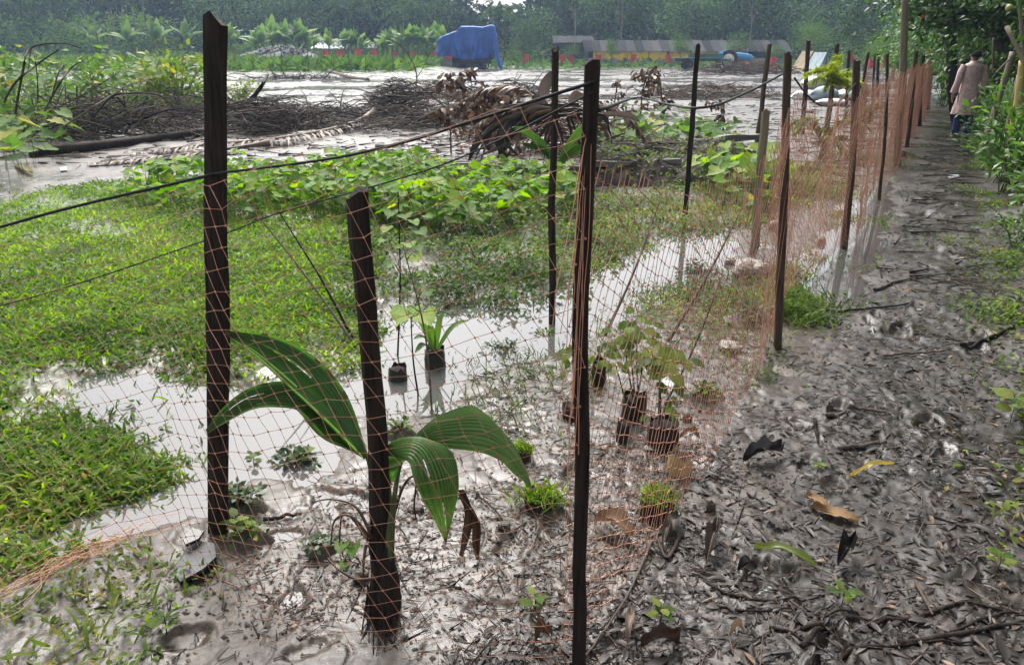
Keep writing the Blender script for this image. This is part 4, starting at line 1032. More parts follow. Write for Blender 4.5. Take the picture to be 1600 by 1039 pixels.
def plank(label, a, b, w, h, z):
    a = np.array(a); b = np.array(b); L = np.linalg.norm((b - a)[:2]); ang = math.atan2(b[1] - a[1], b[0] - a[0])
    mb = MB(); n = 14
    xs = np.linspace(0, L, n)
    P = []
    for x in xs:
        j = .02 * math.sin(x * 3 + L) + .01 * math.sin(x * 11)
        hh = h * (1 + .18 * math.sin(x * 5 + 2 * L)); P.append([(x, -w + j, 0), (x, -w + j, hh), (x, w + j, hh * .94), (x, w + j, 0)])
    mb.grid(np.array(P), closed_u=True); P = np.array(P); mb.add(P[0], Q=[(0, 1, 2, 3)]); mb.add(P[-1], Q=[(3, 2, 1, 0)])
    o = obj('plank', mb, M['plank'], label=label, cat='plank', smooth=False, loc=(a[0], a[1], z)); o.rotation_euler = (0, 0, ang); return o
plank('long grey plank edging the flooded field behind the vine', G(560, 272), G(905, 280), .07, .14, .03)
plank('weathered grey plank along the raised bed, right of the near post', G(925, 285), G(1060, 281), .05, .07, .20)
plank('grey board at the far corner of the raised bed', G(1075, 252), G(1180, 240), .08, .10, .24)

# young big-leaved plant and palm at the pale stakes
def leafy_sapling(label, base, leaves, stem_top, mat=M['vine'], protos=PV, size=.2, name='young_plant', r=.012, z0=None, cat='plant', smat=None):
    b = GH(*base) if z0 is None else np.array(z0)
    t = thing(name, label, cat, tuple(b)); tp = at(stem_top[0], stem_top[1], b[1]) - b
    mb = MB(); c = curve_pts([(0, 0, -.03), tp * .5 + (R.gauss(0, .02), R.gauss(0, .02), 0), tp], 14); mb.tube(c, np.linspace(r, r * .5, 14), 6); obj('stem', mb, smat or M['stem'], t)
    for (u, v, s_) in leaves:
        p = at(u, v, b[1] + R.uniform(-.08, .08)) - b
        k = c[min(13, max(3, int(14 * p[2] / max(tp[2], .05)) - 1))]
        mb = MB(); mb.tube([k, (k + p) / 2 + (0, 0, .02), p], [.003, .0025, .002], 4); obj('leaf_stalk', mb, M['stem'], t)
        d = p - k; A = (d[0], d[1] * .5 - .15, -abs(d[2]) * .3 - .04 * R.random()); leaf_obj(R.choice(protos), p, A, (R.gauss(0, .25), R.gauss(-.4, .25), 1), size * s_, t)
    return t
leafy_sapling('young plant with large round leaves on the pale leaning stake', (1180, 380), [(1188, 228, 1.3), (1205, 232, 1.1), (1170, 255, 1), (1200, 262, 1.1), (1178, 268, 1), (1160, 300, .7), (1150, 295, .7), (1140, 258, .7), (1130, 280, .7)], (1190, 225), size=.17)
leafy_sapling('thin weed sapling right of the broad stake top', (620, 555), [(612, 330, 1), (632, 336, 1.1), (645, 345, .9), (605, 355, .9), (655, 360, 1), (622, 380, 1), (640, 400, 1), (610, 410, .8), (650, 385, .9), (600, 375, .7), (628, 300, .8), (615, 440, .6)], (622, 300), size=.075, r=.006, mat=M['weed'], smat=M['twig'])
leafy_sapling('second slender weed sapling further right of the stake', (675, 640), [(650, 400, .8), (668, 455, .7), (640, 380, .8), (628, 480, .8)], (630, 385), size=.07, r=.006, smat=M['twig'])
leafy_sapling('sapling with two bright leaves over the near puddle bag', (655, 615), [(632, 485, 1.6), (662, 490, 1.6), (648, 480, 1.0)], (642, 495), size=.075, r=.006, smat=M['twig'])
leafy_sapling('bright green seedling at the foot of the coconut seedling', (548, 880), [(535, 848, 1.1), (552, 852, 1.2), (542, 868, .9), (560, 866, .9), (538, 880, .8)], (548, 848), size=.045, r=.003)

# small feathery tree and the second little palm among the posts
ft = thing('feathery_sapling', 'yellow-green feathery sapling among the leaning posts', 'sapling', tuple(GH(1288, 240))); fb = np.array(ft.location)
mb = MB(); mb.tube(curve_pts([(0, 0, -.03), at(1296, 170, fb[1]) - fb, at(1306, 95, fb[1]) - fb], 12), np.linspace(.02, .006, 12), 5); obj('stem', mb, M['stem'], ft)
mb = MB()
for tip in [(1258, 118), (1268, 130), (1340, 120), (1345, 132), (1310, 88), (1300, 100), (1318, 128), (1285, 125), (1290, 140), (1330, 140), (1275, 112)]:
    a = at(1303, R.uniform(112, 135), fb[1]) - fb; b = at(tip[0], tip[1], fb[1] + R.uniform(-.4, .4)) - fb; c = curve_pts([a, (a + b) / 2 + (0, 0, .06), b], 30); tan = nrm(np.gradient(c, axis=0))
    for s in (-1, 1):
        S = nrm(np.cross(tan, (0, .5, 1))) * s; n = len(c); P = np.repeat(c, 3, 0) + rng.normal(0, .015, (n * 3, 3)); A = np.repeat(nrm(S + tan * .6), 3, 0) + rng.normal(0, .3, (n * 3, 3)) + (0, 0, -.2)
        mb.cards(P, A, np.array((0, -.3, 1)) + rng.normal(0, .3, (n * 3, 3)), .09, .02, LEAF2)
obj('leaflets', mb, M['feather'], ft, kind='stuff')
def small_palm(label, base, fr, Y=None, mat=M['palm'], lmax=.3, name='young_palm'):
    b = GH(*base); t = thing(name, label, 'palm', tuple(b))
    for ctrl in fr:
        c = curve_pts([np.zeros(3)] + [at(u, v, b[1] + dy) - b for u, v, dy in ctrl], 24); tan = nrm(np.gradient(c, axis=0))
        mb = MB(); mb.tube(c, np.linspace(.018, .004, 24), 5)
        for s in (-1, 1):
            f = np.arange(8, 24); S = nrm(np.cross(tan[f], (0, .3, 1))) * s
            A = S * .8 + tan[f] * .7 + np.array((0, 0, -.35)); mb.cards(np.repeat(c[f], 2, 0), np.repeat(A, 2, 0) + rng.normal(0, .08, (32, 3)), np.array((0, -.2, 1)) + rng.normal(0, .1, (32, 3)), lmax, .05, BLADE)
        obj('frond', mb, mat, t)
    return t
small_palm('young palm with grey-green fronds at the short cut stake', (1288, 250), [[(1285, 225, 0), (1270, 200, 0), (1255, 185, -.1), (1240, 200, -.2)], [(1290, 225, 0), (1305, 200, 0), (1325, 190, -.1), (1340, 195, -.1)], [(1290, 235, 0), (1300, 215, -.2), (1312, 225, -.3)]], mat=M['squash'])
small_palm('small palm inside the net near the far pink netting', (1350, 220), [[(1352, 195, 0), (1362, 175, 0), (1378, 165, -.1)], [(1350, 200, 0), (1345, 180, 0), (1335, 172, 0)]], mat=M['squash'], lmax=.35)
# ------------------------------------------------------------------ sapling bags, stones, litter
def bag(label, base, wpx, hpx, mat, plant=None, soil=True, name='sapling_bag', tilt=0.0, torn=.02, parent_label=None):
    b = GH(*base); Y = b[1]; w = px2m(wpx, Y) / 2 * .85; h = px2m(hpx, Y) * .8
    t = thing(name, label, 'plant bag', tuple(b))
    n, k = 12, 18; th = np.linspace(0, 2 * math.pi, k, endpoint=False); z = np.linspace(-.03, h, n)
    P = np.zeros((n, k, 3))
    for i in range(n):
        f = i / (n - 1); rr = w * (1 + .10 * math.sin(f * 3.1) - .06 * f) * (1 + .10 * fbm(th * 2 + label.__len__(), th * 0 + f * 4, 3))
        P[i, :, 0] = rr * np.cos(th) + tilt * z[i]; P[i, :, 1] = rr * np.sin(th); P[i, :, 2] = z[i]
    P[-1, :, 2] += rng.uniform(-torn, torn, k); P[-1, :, :2] *= 1.06
    mb = MB(); mb.grid(P, closed_u=True); obj('bag_wall', mb, mat, t)
    if soil:
        mb = MB(); c = P[-2].mean(0); V = np.vstack([c + (0, 0, .012), P[-2] * .97 + c * .03]); mb.add(V, T=[(0, 1 + j, 1 + (j + 1) % k) for j in range(k)]); obj('soil_top', mb, M['soil'], t)
    return t, P[-3].mean(0)
def strap_leaves(t, c, tips, b, mat, w=.02, name='leaf'):
    for (u, v, dy) in tips:
        e = at(u, v, b[1] + dy) - b; m_ = (c + e) / 2 + (0, 0, .05); cc = curve_pts([c, m_, e], 12); tan = nrm(np.gradient(cc, axis=0)); S = nrm(np.cross(tan, (0, -.3, 1)))
        s_ = np.linspace(0, 1, 12); ww = w * np.sin(np.clip(s_ * .93 + .07, 0, 1) * math.pi) ** .7
        P = cc[:, None] + S[:, None] * (ww[:, None] * np.array((-1, -.5, 0, .5, 1))[None])[..., None] + np.array((0, 0, 1)) * (np.array((.3, .1, 0, .1, .3))[None] * ww[:, None])[..., None]
        mb = MB(); mb.grid(P); obj(name, mb, mat, t)
t, c = bag('black sapling bag in the puddle, just right of the broad stake', (622, 592), 34, 44, M['plastic_black'])
t, c = bag('brown sapling bag with strap leaves, further right in the puddle', (680, 572), 38, 52, M['plastic_black'])
strap_leaves(t, c, [(640, 485, 0), (668, 508, 0), (735, 500, 0), (694, 488, 0), (646, 530, -.1), (648, 552, -.15)], np.array(t.location), M['shrub'], .022)
# group of potted saplings behind the near post
def twiggy(t, c, b, stems, leaves, size, mat=M['weed'], protos=None):
    protos = PW
    for (u, v) in stems:
        e = at(u, v, b[1]) - b; mb = MB(); s0 = c + (R.gauss(0, .02), R.gauss(0, .02), -.02); mb.tube(curve_pts([s0, (s0 + e) / 2 + (R.gauss(0, .01), 0, 0), e], 8), np.linspace(.005, .002, 8), 5); obj('stem', mb, M['twig'], t)
    leaves = list(leaves) + [(u + R.gauss(0, 14), v + R.gauss(0, 14), s_ * .8) for (u, v, s_) in leaves for _q in range(4)]
    for (u, v, s_) in leaves:
        p = at(u, v, b[1] + R.uniform(-.09, .09)) - b; a = R.uniform(0, 6.28)
        leaf_obj(R.choice(protos), p, (math.cos(a), -.4, -.25), (R.gauss(0, .4), -.5, 1), size * s_, t)
t, c = bag('muddy sapling bag with a leafy shoot, left in the group behind the near post', (990, 655), 46, 45, M['plastic_black'])
twiggy(t, c, np.array(t.location), [(975, 535), (995, 525), (985, 545), (1005, 540), (962, 570)],
       [(975, 510, 1.2), (990, 520, 1), (965, 525, 1), (1000, 518, 1.3), (955, 535, 1.1), (983, 532, 1.1), (1010, 530, 1), (1020, 545, .9), (1000, 550, 1), (975, 550, .9), (945, 550, 1), (1015, 520, 1), (990, 565, .9), (1005, 575, .8), (970, 575, .8)], .062)
t, c = bag('large mossy sapling bag with one tall stem, right in the group', (1035, 692), 56, 42, M['soil'])
twiggy(t, c, np.array(t.location), [(1032, 535), (1030, 560)], [(1028, 545, 1.3), (1040, 555, 1.3), (1022, 560, 1.2), (1045, 580, 1.4), (1055, 600, 1), (1040, 640, .9), (1018, 552, 1), (1048, 568, 1)], .07)
t, c = bag('small dark sapling bag hidden behind the near post', (935, 600), 26, 50, M['plastic_black'])
twiggy(t, c, np.array(t.location), [(905, 560), (895, 600), (925, 560)], [(905, 545, 1), (892, 555, 1), (912, 565, .9), (890, 578, .9), (908, 585, 1), (925, 560, .8), (935, 580, .9)], .065)
t, c = bag('slim dark bag standing in water in front of the leafy shoot', (972, 692), 24, 40, M['plastic_black'])
t, c = bag('torn tan plastic bag standing on the mud by the path edge', (1060, 740), 44, 40, M['yellowbag'], torn=.03)
t, c = bag('brown root ball overgrown with grass, nearest the path', (1025, 808), 62, 45, M['soil'], name='root_ball')
mb = MB(); g_ = c + np.stack([rng.normal(0, .025, 160), rng.normal(0, .025, 160), rng.uniform(-.02, .01, 160)], 1); A = rdir(160, .3, 1); mb.cards(g_, A, rdir(160), .07, .006, BLADE); obj('grass_tuft', mb, M['grass'], t, kind='stuff')
mb = MB(); q = rng.normal(0, 1, (220, 3)); q[:, 2] = 0; q = nrm(q) * .055; q[:, 2] = rng.uniform(0, .09, 220); mb.sticks(q, q + rng.normal(0, .02, (220, 3)) + (0, 0, -.03), .0012, .0006, 3); obj('root_fibres', mb, M['twig_warm'], t, kind='stuff')
t, c = bag('small clod of grass and roots below the right palm leaf', (815, 720), 34, 18, M['soil'], name='root_ball')
mb = MB(); g_ = c + rng.normal(0, .02, (120, 3)); mb.cards(g_, rdir(120, .3, 1), rdir(120), .05, .005, BLADE); obj('grass_tuft', mb, M['grass'], t, kind='stuff')
t, c = bag('grassy clod at the tip of the right palm leaf', (845, 795), 60, 22, M['soil'], name='root_ball')
mb = MB(); g_ = c + np.stack([rng.normal(0, .045, 200), rng.normal(0, .03, 200), rng.normal(0, .01, 200)], 1); mb.cards(g_, rdir(200, .3, 1), rdir(200), .06, .006, BLADE); obj('grass_tuft', mb, M['grass'], t, kind='stuff')
mb = MB(); q = c + rng.normal(0, .06, (150, 3)) * (1, .8, .3); mb.sticks(q, q + rng.normal(0, .035, (150, 3)) * (1, 1, .4), .0013, .0006, 3); obj('root_fibres', mb, M['twig_warm'], t, kind='stuff')

def rock(label, px, wpx, hpx, mat=M['stone'], name='stone', seedv=0, ry=.9):
    b = GH(*px); w = px2m(wpx, b[1]) / 2; h = px2m(hpx, b[1]) / 2
    g = np.random.default_rng(seedv + int(px[0]))
    n, k = 9, 12; P = np.zeros((n, k, 3))
    for i in range(n):
        ph = math.pi * i / (n - 1)
        for j in range(k):
            th = 2 * math.pi * j / k; d = np.array((math.sin(ph) * math.cos(th), math.sin(ph) * math.sin(th), math.cos(ph)))
            q = 1 + .35 * float(fbm(np.array([d[0] * 1.6 + px[0]]), np.array([d[1] * 1.6 + d[2] * 2.1]), 3)[0]); P[i, j] = np.sign(d) * np.abs(d) ** .8 * q * (w, w * ry, h)
    P[..., 2] += h * .6
    mb = MB(); mb.grid(P, closed_u=True); return obj(name, mb, mat, smooth=False, label=label, cat='stone' if name == 'stone' else 'clod', loc=tuple(b))
for lab, px, w, h in [('pale stone at the foot of the large-leaved plant, left one', (1160, 432), 34, 28), ('pale stone right beside it, by the bark post', (1188, 432), 28, 24), ('small pale stone left of the paired stones', (1140, 412), 18, 12),
                      ('white stone behind the bark post', (1212, 362), 22, 20), ('flat pale stone beside the bark post foot', (1140, 548), 38, 16), ('greenish stone at the net foot near the third post', (1283, 380), 14, 14),
                      ('dark muddy stone below the three pale stones', (1172, 420), 44, 18)]:
    rock(lab, px, w, h)
for lab, px, w, h in [('upright mud clod left of the near post', (889, 655), 24, 34), ('striped mud clod touching the near post', (905, 660), 24, 32), ('smooth dark pebble on the mud right of the palm', (788, 832), 22, 14),
                      ('black round pebble by the path, right of the net', (1110, 800), 16, 22), ('dark wet pebble beside the stake foot', (563, 912), 28, 24), ('reddish clod beside the sapling group', (1073, 660), 16, 18), ('flat dark pebble right of the palm stalk', (650, 800), 26, 12)]:
    rock(lab, px, w, h, M['clod'], 'mud_clod')

# broken black sheets at the foot of the squared post
def slab(label, quad, th=.012, z=.035, mat=M['slate'], name='broken_sheet', cat='sheet', tilt=0.0):
    P = np.array([G(u, v, z) for u, v in quad]); c = P.mean(0); P = P - c
    P[:, 2] += tilt * P[:, 0]
    n = len(P); mb = MB(); V = np.vstack([P, P - (0, 0, th)]); 
    T = [(0, k, k + 1) for k in range(1, n - 1)] + [(n, n + k + 1, n + k) for k in range(1, n - 1)]
    mb.add(V, T=T, Q=[(k, n + k, n + (k + 1) % n, (k + 1) % n) for k in range(n)])
    return obj(name, mb, mat, smooth=False, label=label, cat=cat, loc=tuple(c))
slab('larger broken black sheet lying before the squared post', [(268, 890), (285, 868), (300, 840), (335, 850), (338, 872), (318, 890), (282, 908)], tilt=.1)
slab('smaller black sheet fragment behind the larger one', [(285, 840), (300, 825), (318, 828), (310, 840), (290, 850)], z=.06, tilt=-.1)

# single fallen leaves and scraps that stand out
def fallen_leaf(label, base, tip, wpx, mat, name='fallen_leaf', curl=.03, fold=.02, z=.02):
    a = GH(*base); b = GH(*tip); a[2] += z; b[2] += z; w = px2m(wpx, a[1]) / 2
    n = 16; c = curve_pts([a, (a + b) / 2 + (0, 0, curl), b], n); tan = nrm(np.gradient(c, axis=0)); S = nrm(np.cross(tan, (0, 0, 1.0)))
    s_ = np.linspace(0, 1, n); ww = w * np.sin(np.clip(s_ * .92 + .06, 0, 1) * math.pi) ** .75; v = np.linspace(-1, 1, 9)
    P = c[:, None] + S[:, None] * (ww[:, None] * v[None])[..., None]; P[..., 2] += (v ** 2)[None] * fold * (1 + .6 * fbm(s_ * 5 + base[0], s_ * 0, 2))[:, None] + .006 * fbm(P[..., 0] * 30, P[..., 1] * 30, 2)
    o = a.copy(); mb = MB(); mb.grid(P - o); mb.tube(c - o + (0, 0, .001), np.linspace(.003, .001, n), 4)
    return obj(name, mb, mat, label=label, cat='leaf', loc=tuple(o))
M['tanleaf'] = leafmat('tan_leaf', [(0, (.12, .065, .028)), (.4, (.22, .14, .075)), (1, (.38, .31, .23))], .1, .75, .1, 30)
M['yleaf'] = leafmat('yellow_leaf', [(0, (.25, .19, .03)), (.5, (.36, .28, .06)), (1, (.42, .36, .12))], .25, .4, .4, 20)
M['gleaf'] = leafmat('fresh_fallen_leaf', [(0, (.10, .13, .03)), (.5, (.17, .21, .06)), (1, (.28, .30, .12))], .25, .35, .4, 15)
fallen_leaf('large curled tan leaf lying on the path at right', (1266, 808), (1338, 834), 30, M['tanleaf'], fold=.016, curl=.006, z=.006)
fallen_leaf('small brown leaf behind the large tan leaf on the path', (1255, 792), (1288, 815), 22, M['tanleaf'], fold=.02, z=.02, curl=.01)
fallen_leaf('long yellow leaf on the dark path', (1325, 765), (1392, 748), 11, M['yleaf'], fold=.012)
fallen_leaf('long pale green leaf with a brown tip, lower right', (1175, 878), (1270, 904), 17, M['gleaf'], fold=.015)
fallen_leaf('curled brown leaf below the grassy root ball, left', (930, 825), (990, 852), 34, M['deadleaf'], fold=.03)
fallen_leaf('grey curled leaf standing up near the pale path mud', (1102, 895), (1118, 838), 22, M['palefrond'], fold=.05)
fallen_leaf('long grey strip of leaf below the root ball', (1060, 815), (1040, 860), 20, M['palefrond'])
fallen_leaf('narrow grey strip beside the long grey strip', (1045, 830), (1034, 868), 12, M['palefrond'])
fallen_leaf('pale split sheath at the bottom centre right', (985, 975), (978, 1030), 14, M['palefrond'])
fallen_leaf('black hooked leaf standing on the path', (1305, 905), (1330, 880), 20, M['deadblack'], fold=.05)
fallen_leaf('dark ribbed leaf left of the tan leaf', (1220, 720), (1160, 730), 26, M['deadblack'], fold=.035)
fallen_leaf('small orange brown leaf at lower centre right', (1138, 1012), (1160, 1010), 10, M['tanleaf'])
fallen_leaf('red brown leaf beside the near post foot', (836, 1020), (858, 1012), 18, M['deadleaf'], fold=.04)
fallen_leaf('yellow leaf in the mud at the left edge', (25, 262), (52, 276), 12, M['yleaf'], fold=.03)
fallen_leaf('curled orange leaf on the fallen trunk at left', (80, 232), (108, 228), 8, M['tanleaf'], fold=.05, z=.15)
fallen_leaf('glossy dark leaf left of the long pale green leaf', (1180, 900), (1150, 912), 18, M['deadblack'])
fallen_leaf('maroon leaf beside the mossy bag', (1062, 690), (1092, 698), 12, M['deadleaf'])
fallen_leaf('large dark brown leaf at the bottom edge', (1000, 1030), (1060, 1018), 22, M['deadleaf'], fold=.04)
slab('pale blue plastic scrap on the path', [(1418, 484), (1446, 481), (1448, 487), (1420, 489)], .003, .025, M['paper'], 'plastic_scrap', 'scrap')
slab('white scrap of paper on the far path', [(1480, 274), (1497, 273), (1500, 277), (1483, 279)], .003, .025, M['paper'], 'plastic_scrap', 'scrap')
slab('bluish scrap beside the fallen trunk at left', [(93, 262), (104, 260), (105, 266), (95, 267)], .003, .025, M['paper'], 'plastic_scrap', 'scrap')
slab('crumpled white scrap at lower right of the near post', [(1180, 930), (1200, 915), (1222, 925), (1230, 940), (1196, 942)], .006, .035, M['paper'], 'plastic_scrap', 'scrap')

# roots and sticks on the path
def ground_stick(label, pts, wpx, mat=M['twig'], name='stick', lift=.012, cat='stick'):
    c = curve_pts([GH(*p) for p in pts], 24); c[:, 2] = H(c[:, 0], c[:, 1]) + lift; w = px2m(wpx, c[0][1]) / 2
    mb = MB(); o = c[0].copy(); mb.tube(c - o, np.linspace(w, w * .55, 24), 6, jit=.15); return obj(name, mb, mat, label=label, cat=cat, loc=tuple(o))
ROOTS = [('long black root across the bottom right corner', [(1250, 1000), (1330, 985), (1420, 985), (1500, 965), (1560, 975)], 13), ('black root running off the right edge, lowest', [(1400, 1025), (1470, 1015), (1530, 1005), (1600, 990), (1660, 985)], 15),
         ('thin root looping above the lowest root', [(1240, 990), (1300, 972), (1360, 978), (1410, 985), (1440, 1000)], 8), ('curved root at the bottom, left of the corner roots', [(1200, 995), (1230, 1005), (1262, 1025), (1290, 1050)], 9),
         ('thick short root pointing up at the bottom', [(1250, 1030), (1272, 1005), (1284, 995)], 18), ('long thin black vine lying from the lower centre to the right', [(1110, 925), (1150, 945), (1200, 955), (1260, 945), (1285, 940)], 8),
         ('dark root below the thin vine', [(1110, 955), (1160, 968), (1230, 968), (1300, 960)], 7), ('thin root hooked towards the bottom edge, far right', [(1480, 1010), (1540, 985), (1580, 975), (1640, 985)], 9),
         ('root along the bottom frame', [(1290, 1035), (1380, 1030), (1450, 1022), (1520, 1025)], 10)]
for lab, p, w in ROOTS: ground_stick(lab, p, w * .65, M['post'], 'root', .006, 'root')
for lab, p, w in [('long dark bent stick on the wet path by the bark post', [(1268, 480), (1300, 490), (1350, 493), (1418, 486)], 5), ('broken dark branch higher up the path', [(1290, 665), (1320, 655), (1350, 658), (1380, 662)], 8),
                  ('short straight stick lying lengthwise left of the yellow leaf', [(1271, 665), (1274, 685), (1276, 708)], 6), ('dark straight stick just above the yellow leaf on the path', [(1308, 716), (1345, 712), (1382, 705)], 9),
                  ('thin stick across the mid path', [(1378, 570), (1410, 564), (1440, 562), (1475, 560)], 5), ('dark stick at the water edge of the path', [(1365, 460), (1400, 450), (1460, 440)], 5),
                  ('bent branch leaning from the right edge of the path', [(1500, 548), (1540, 540), (1580, 525), (1640, 510)], 7), ('thin pale stick below the tan leaf', [(1425, 930), (1440, 960), (1452, 985)], 6),
                  ('dark twig by the grassy root ball', [(1062, 845), (1050, 870), (1040, 880), (1025, 850)], 7), ('long cord running down to the bottom beside the near post', [(1018, 855), (990, 920), (950, 990), (915, 1038)], 5),
                  ('thin dark stick in the left mud by the curled fronds', [(412, 818), (445, 812), (472, 808)], 8), ('forked twig lying in the left puddle', [(178, 617), (222, 624), (205, 645), (188, 660)], 4),
                  ('thin stick on the mud right of the palm', [(745, 780), (765, 800), (782, 818)], 4), ('dark stick in the central puddle', [(845, 488), (890, 468), (960, 448)], 4)]:
    ground_stick(lab, p, w)

# small seedlings on the path
def seedling(label, px, s=.05, n=7, mat=M['weed'], name='seedling'):
    b = GH(*px); t = thing(name, label, 'seedling', tuple(b)); mb = MB(); mb.tube([(0, 0, -.01), (.003, 0, s * .6), (0, .004, s * 1.2)], [.0022, .002, .0015], 4); obj('stem', mb, M['twig'], t)
    for k in range(n):
        a = k * 2.4 + R.random(); z = s * (.5 + .7 * k / n); leaf_obj(R.choice(PW), (0.006 * math.cos(a), .006 * math.sin(a), z), (math.cos(a), math.sin(a), .25), (R.gauss(0, .3), R.gauss(0, .3) - .2, 1), s * R.uniform(.5, .95), t)
    return t
for lab, px, s in [('seedling on the path at lower right of the near post', (1030, 985), .06), ('seedling in the pale mud left of the near post foot', (835, 960), .055), ('bright seedling at the far right, low', (1555, 905), .06),
                   ('seedling by the hooked black leaf', (1312, 960), .06), ('small plant at right edge of the path, mid', (1575, 672), .11), ('plant at the right edge above it, by the bent branch', (1585, 500), .12), ('pair of sprouts in the left foreground mud', (262, 1000), .05),
                   ('weedy seedling left of the coconut seedling on a mud hump', (395, 720), .06), ('leafy seedling at the squared post foot', (365, 795), .075), ('leafy seedling right of the squared post foot, lower', (372, 840), .07),
                   ('sprout standing alone in the left puddle', (258, 670), .05), ('sprout in the left puddle near the squared post', (300, 720), .045), ('seedling on the mud hump behind the palm leaf, right one', (470, 720), .075), ('small seedling near the yellow leaf', (1276, 745), .04)]:
    seedling(lab, px, s, 8)

# leafy weed clumps on small mud humps
def weed_clump(label, px, rx, h, nl, leaf, mat=M['weed'], hump=.04):
    b = GH(*px); t = thing('weed_clump', label, 'weed', tuple(b)); g = np.random.default_rng(int(px[0] + px[1])); mb = MB(); th = np.linspace(0, 2 * math.pi, 20, endpoint=False)
    mb.grid(np.array([[(rx * 1.2 * f * math.cos(a) * (1 + .2 * math.sin(3 * a)), rx * .8 * f * math.sin(a), -.02 + (hump + .02) * (1 - f * f) + .008 * math.sin(a * 7 + f * 9)) for a in th] for f in (1, .8, .6, .4, .2, .02)]), closed_u=True); obj('mud_hump', mb, M['clod'], t)
    P = g.normal(0, .42, (nl, 3)) * (rx, rx * .7, 0); P[:, 2] = hump * .6 + h * g.random(nl) * np.exp(-(P[:, 0] ** 2 + P[:, 1] ** 2) / rx ** 2)
    mb = MB(); A = nrm(P * (1, 1, 0) + g.normal(0, .03, (nl, 3))) + (0, 0, .2); mb.cards(P, A, np.array((0, -.1, 1)) + g.normal(0, .35, (nl, 3)), leaf * g.uniform(.5, 1.2, nl), leaf * .6, LEAF6); obj('leaves', mb, mat, t, kind='stuff')
    q = P[::3]; mb = MB(); mb.sticks(q * (.6, .6, 0), q, .0018, .001, 3); obj('stems', mb, M['twig'], t, kind='stuff'); return t
M['weed_dark'] = leafmat('dark_weed_leaves', [(0, (.02, .045, .02)), (.5, (.05, .09, .04)), (1, (.10, .15, .07))], .3, .45, .3, 8)
for lab, px, rx, h, nl, lf in [('dark leafy clump on a mud hump behind the left palm leaf', (462, 720), .10, .07, 150, .032), ('leafy weed clump against the squared post foot, right side', (378, 800), .09, .08, 130, .035), ('weed clump below the squared post, nearer', (392, 848), .07, .05, 80, .03), ('dark creeping clump left of the coconut seedling base', (500, 868), .06, .04, 70, .028),
                               ('low weed patch between the stake and the puddle bags', (625, 690), .07, .06, 60, .03), ('weedy hump at the near edge of the central puddle', (790, 545), .16, .07, 130, .03), ('weed clump at the foot of the straight black post', (850, 520), .10, .05, 80, .03), ('leafy clump among the stones by the bark post', (1090, 425), .16, .09, 130, .04), ('broad weed clump left of the bark post foot', (1175, 505), .16, .09, 150, .04), ('leafy weed right of the sapling bags', (1100, 625), .10, .05, 80, .035)]:
    weed_clump(lab, px, rx, h, nl, lf, M['weed_dark'] if nl % 4 == 2 else M['weed'])
# leaf litter, twigs and crumbs over the mud
def flat_cards(mb, xy, L, W, tmpl, tilt=.25, rn=None, lift=.004):
    k = len(xy); P = np.stack([xy[:, 0], xy[:, 1], H(xy[:, 0], xy[:, 1]) + lift], 1); th = rng.uniform(0, 6.283, k); A = np.stack([np.cos(th), np.sin(th), rng.normal(0, tilt * .5, k)], 1)
    N = np.array((0, 0, 1.0)) + rng.normal(0, tilt, (k, 3)); mb.cards(P, A, N, L * rng.uniform(.4, 1.5, k), W * rng.uniform(.5, 1.4, k), tmpl, rn)
PATHP = [(float(fx(y)) + d, y) for y, d in ((1.0, -.25), (2.2, -.2), (4, .15), (9, .15), (16, .2), (24, .2), (24, .9), (16, 1.1), (9, 1.35), (4, 1.6), (2.2, 2.2), (1.0, 2.4))]
FORE = gpoly([(260, 1060), (330, 900), (480, 760), (700, 720), (900, 640), (1130, 560), (1230, 600), (1150, 760), (1000, 1000), (960, 1060)])
mb = MB()
flat_cards(mb, sample_region(PATHP, 7500, .15, 1.5, .2), .046, .015, LEAF6, .14)
flat_cards(mb, sample_region(PATHP, 6000, .1, 1.5, .2), .014, .008, LEAF2, .5)
flat_cards(mb, sample_region(PATHP, 320, .1, 1.3, .2), .085, .028, LEAF6, .25)
flat_cards(mb, sample_region(FORE, 1300, .2, 1.0, .8), .024, .009, LEAF6, .25)
flat_cards(mb, sample_region(FORE, 1600, .2, 1.0, .8), .010, .006, LEAF2, .5)
obj('leaf_litter', mb, M['litter'], kind='stuff', label='dark rotting leaf litter trodden into the path and mud')
mb = MB()
for poly, n, L_ in ((PATHP, 2600, .10), (FORE, 1300, .06), (SPARSE, 700, .08), (PUD_C, 300, .08)):
    xy = sample_region(poly, n, .2, 1.4, .3); th = rng.uniform(0, 6.28, n); l = L_ * rng.uniform(.3, 1.6, n)
    P = np.stack([xy[:, 0], xy[:, 1], H(xy[:, 0], xy[:, 1]) + .004], 1); Q_ = P + np.stack([np.cos(th) * l, np.sin(th) * l, rng.normal(0, .008, n)], 1); Q_[:, 2] = np.maximum(Q_[:, 2], H(Q_[:, 0], Q_[:, 1]) + .003)
    mb.sticks(P, Q_, rng.uniform(.001, .0035, n), .001, 4)
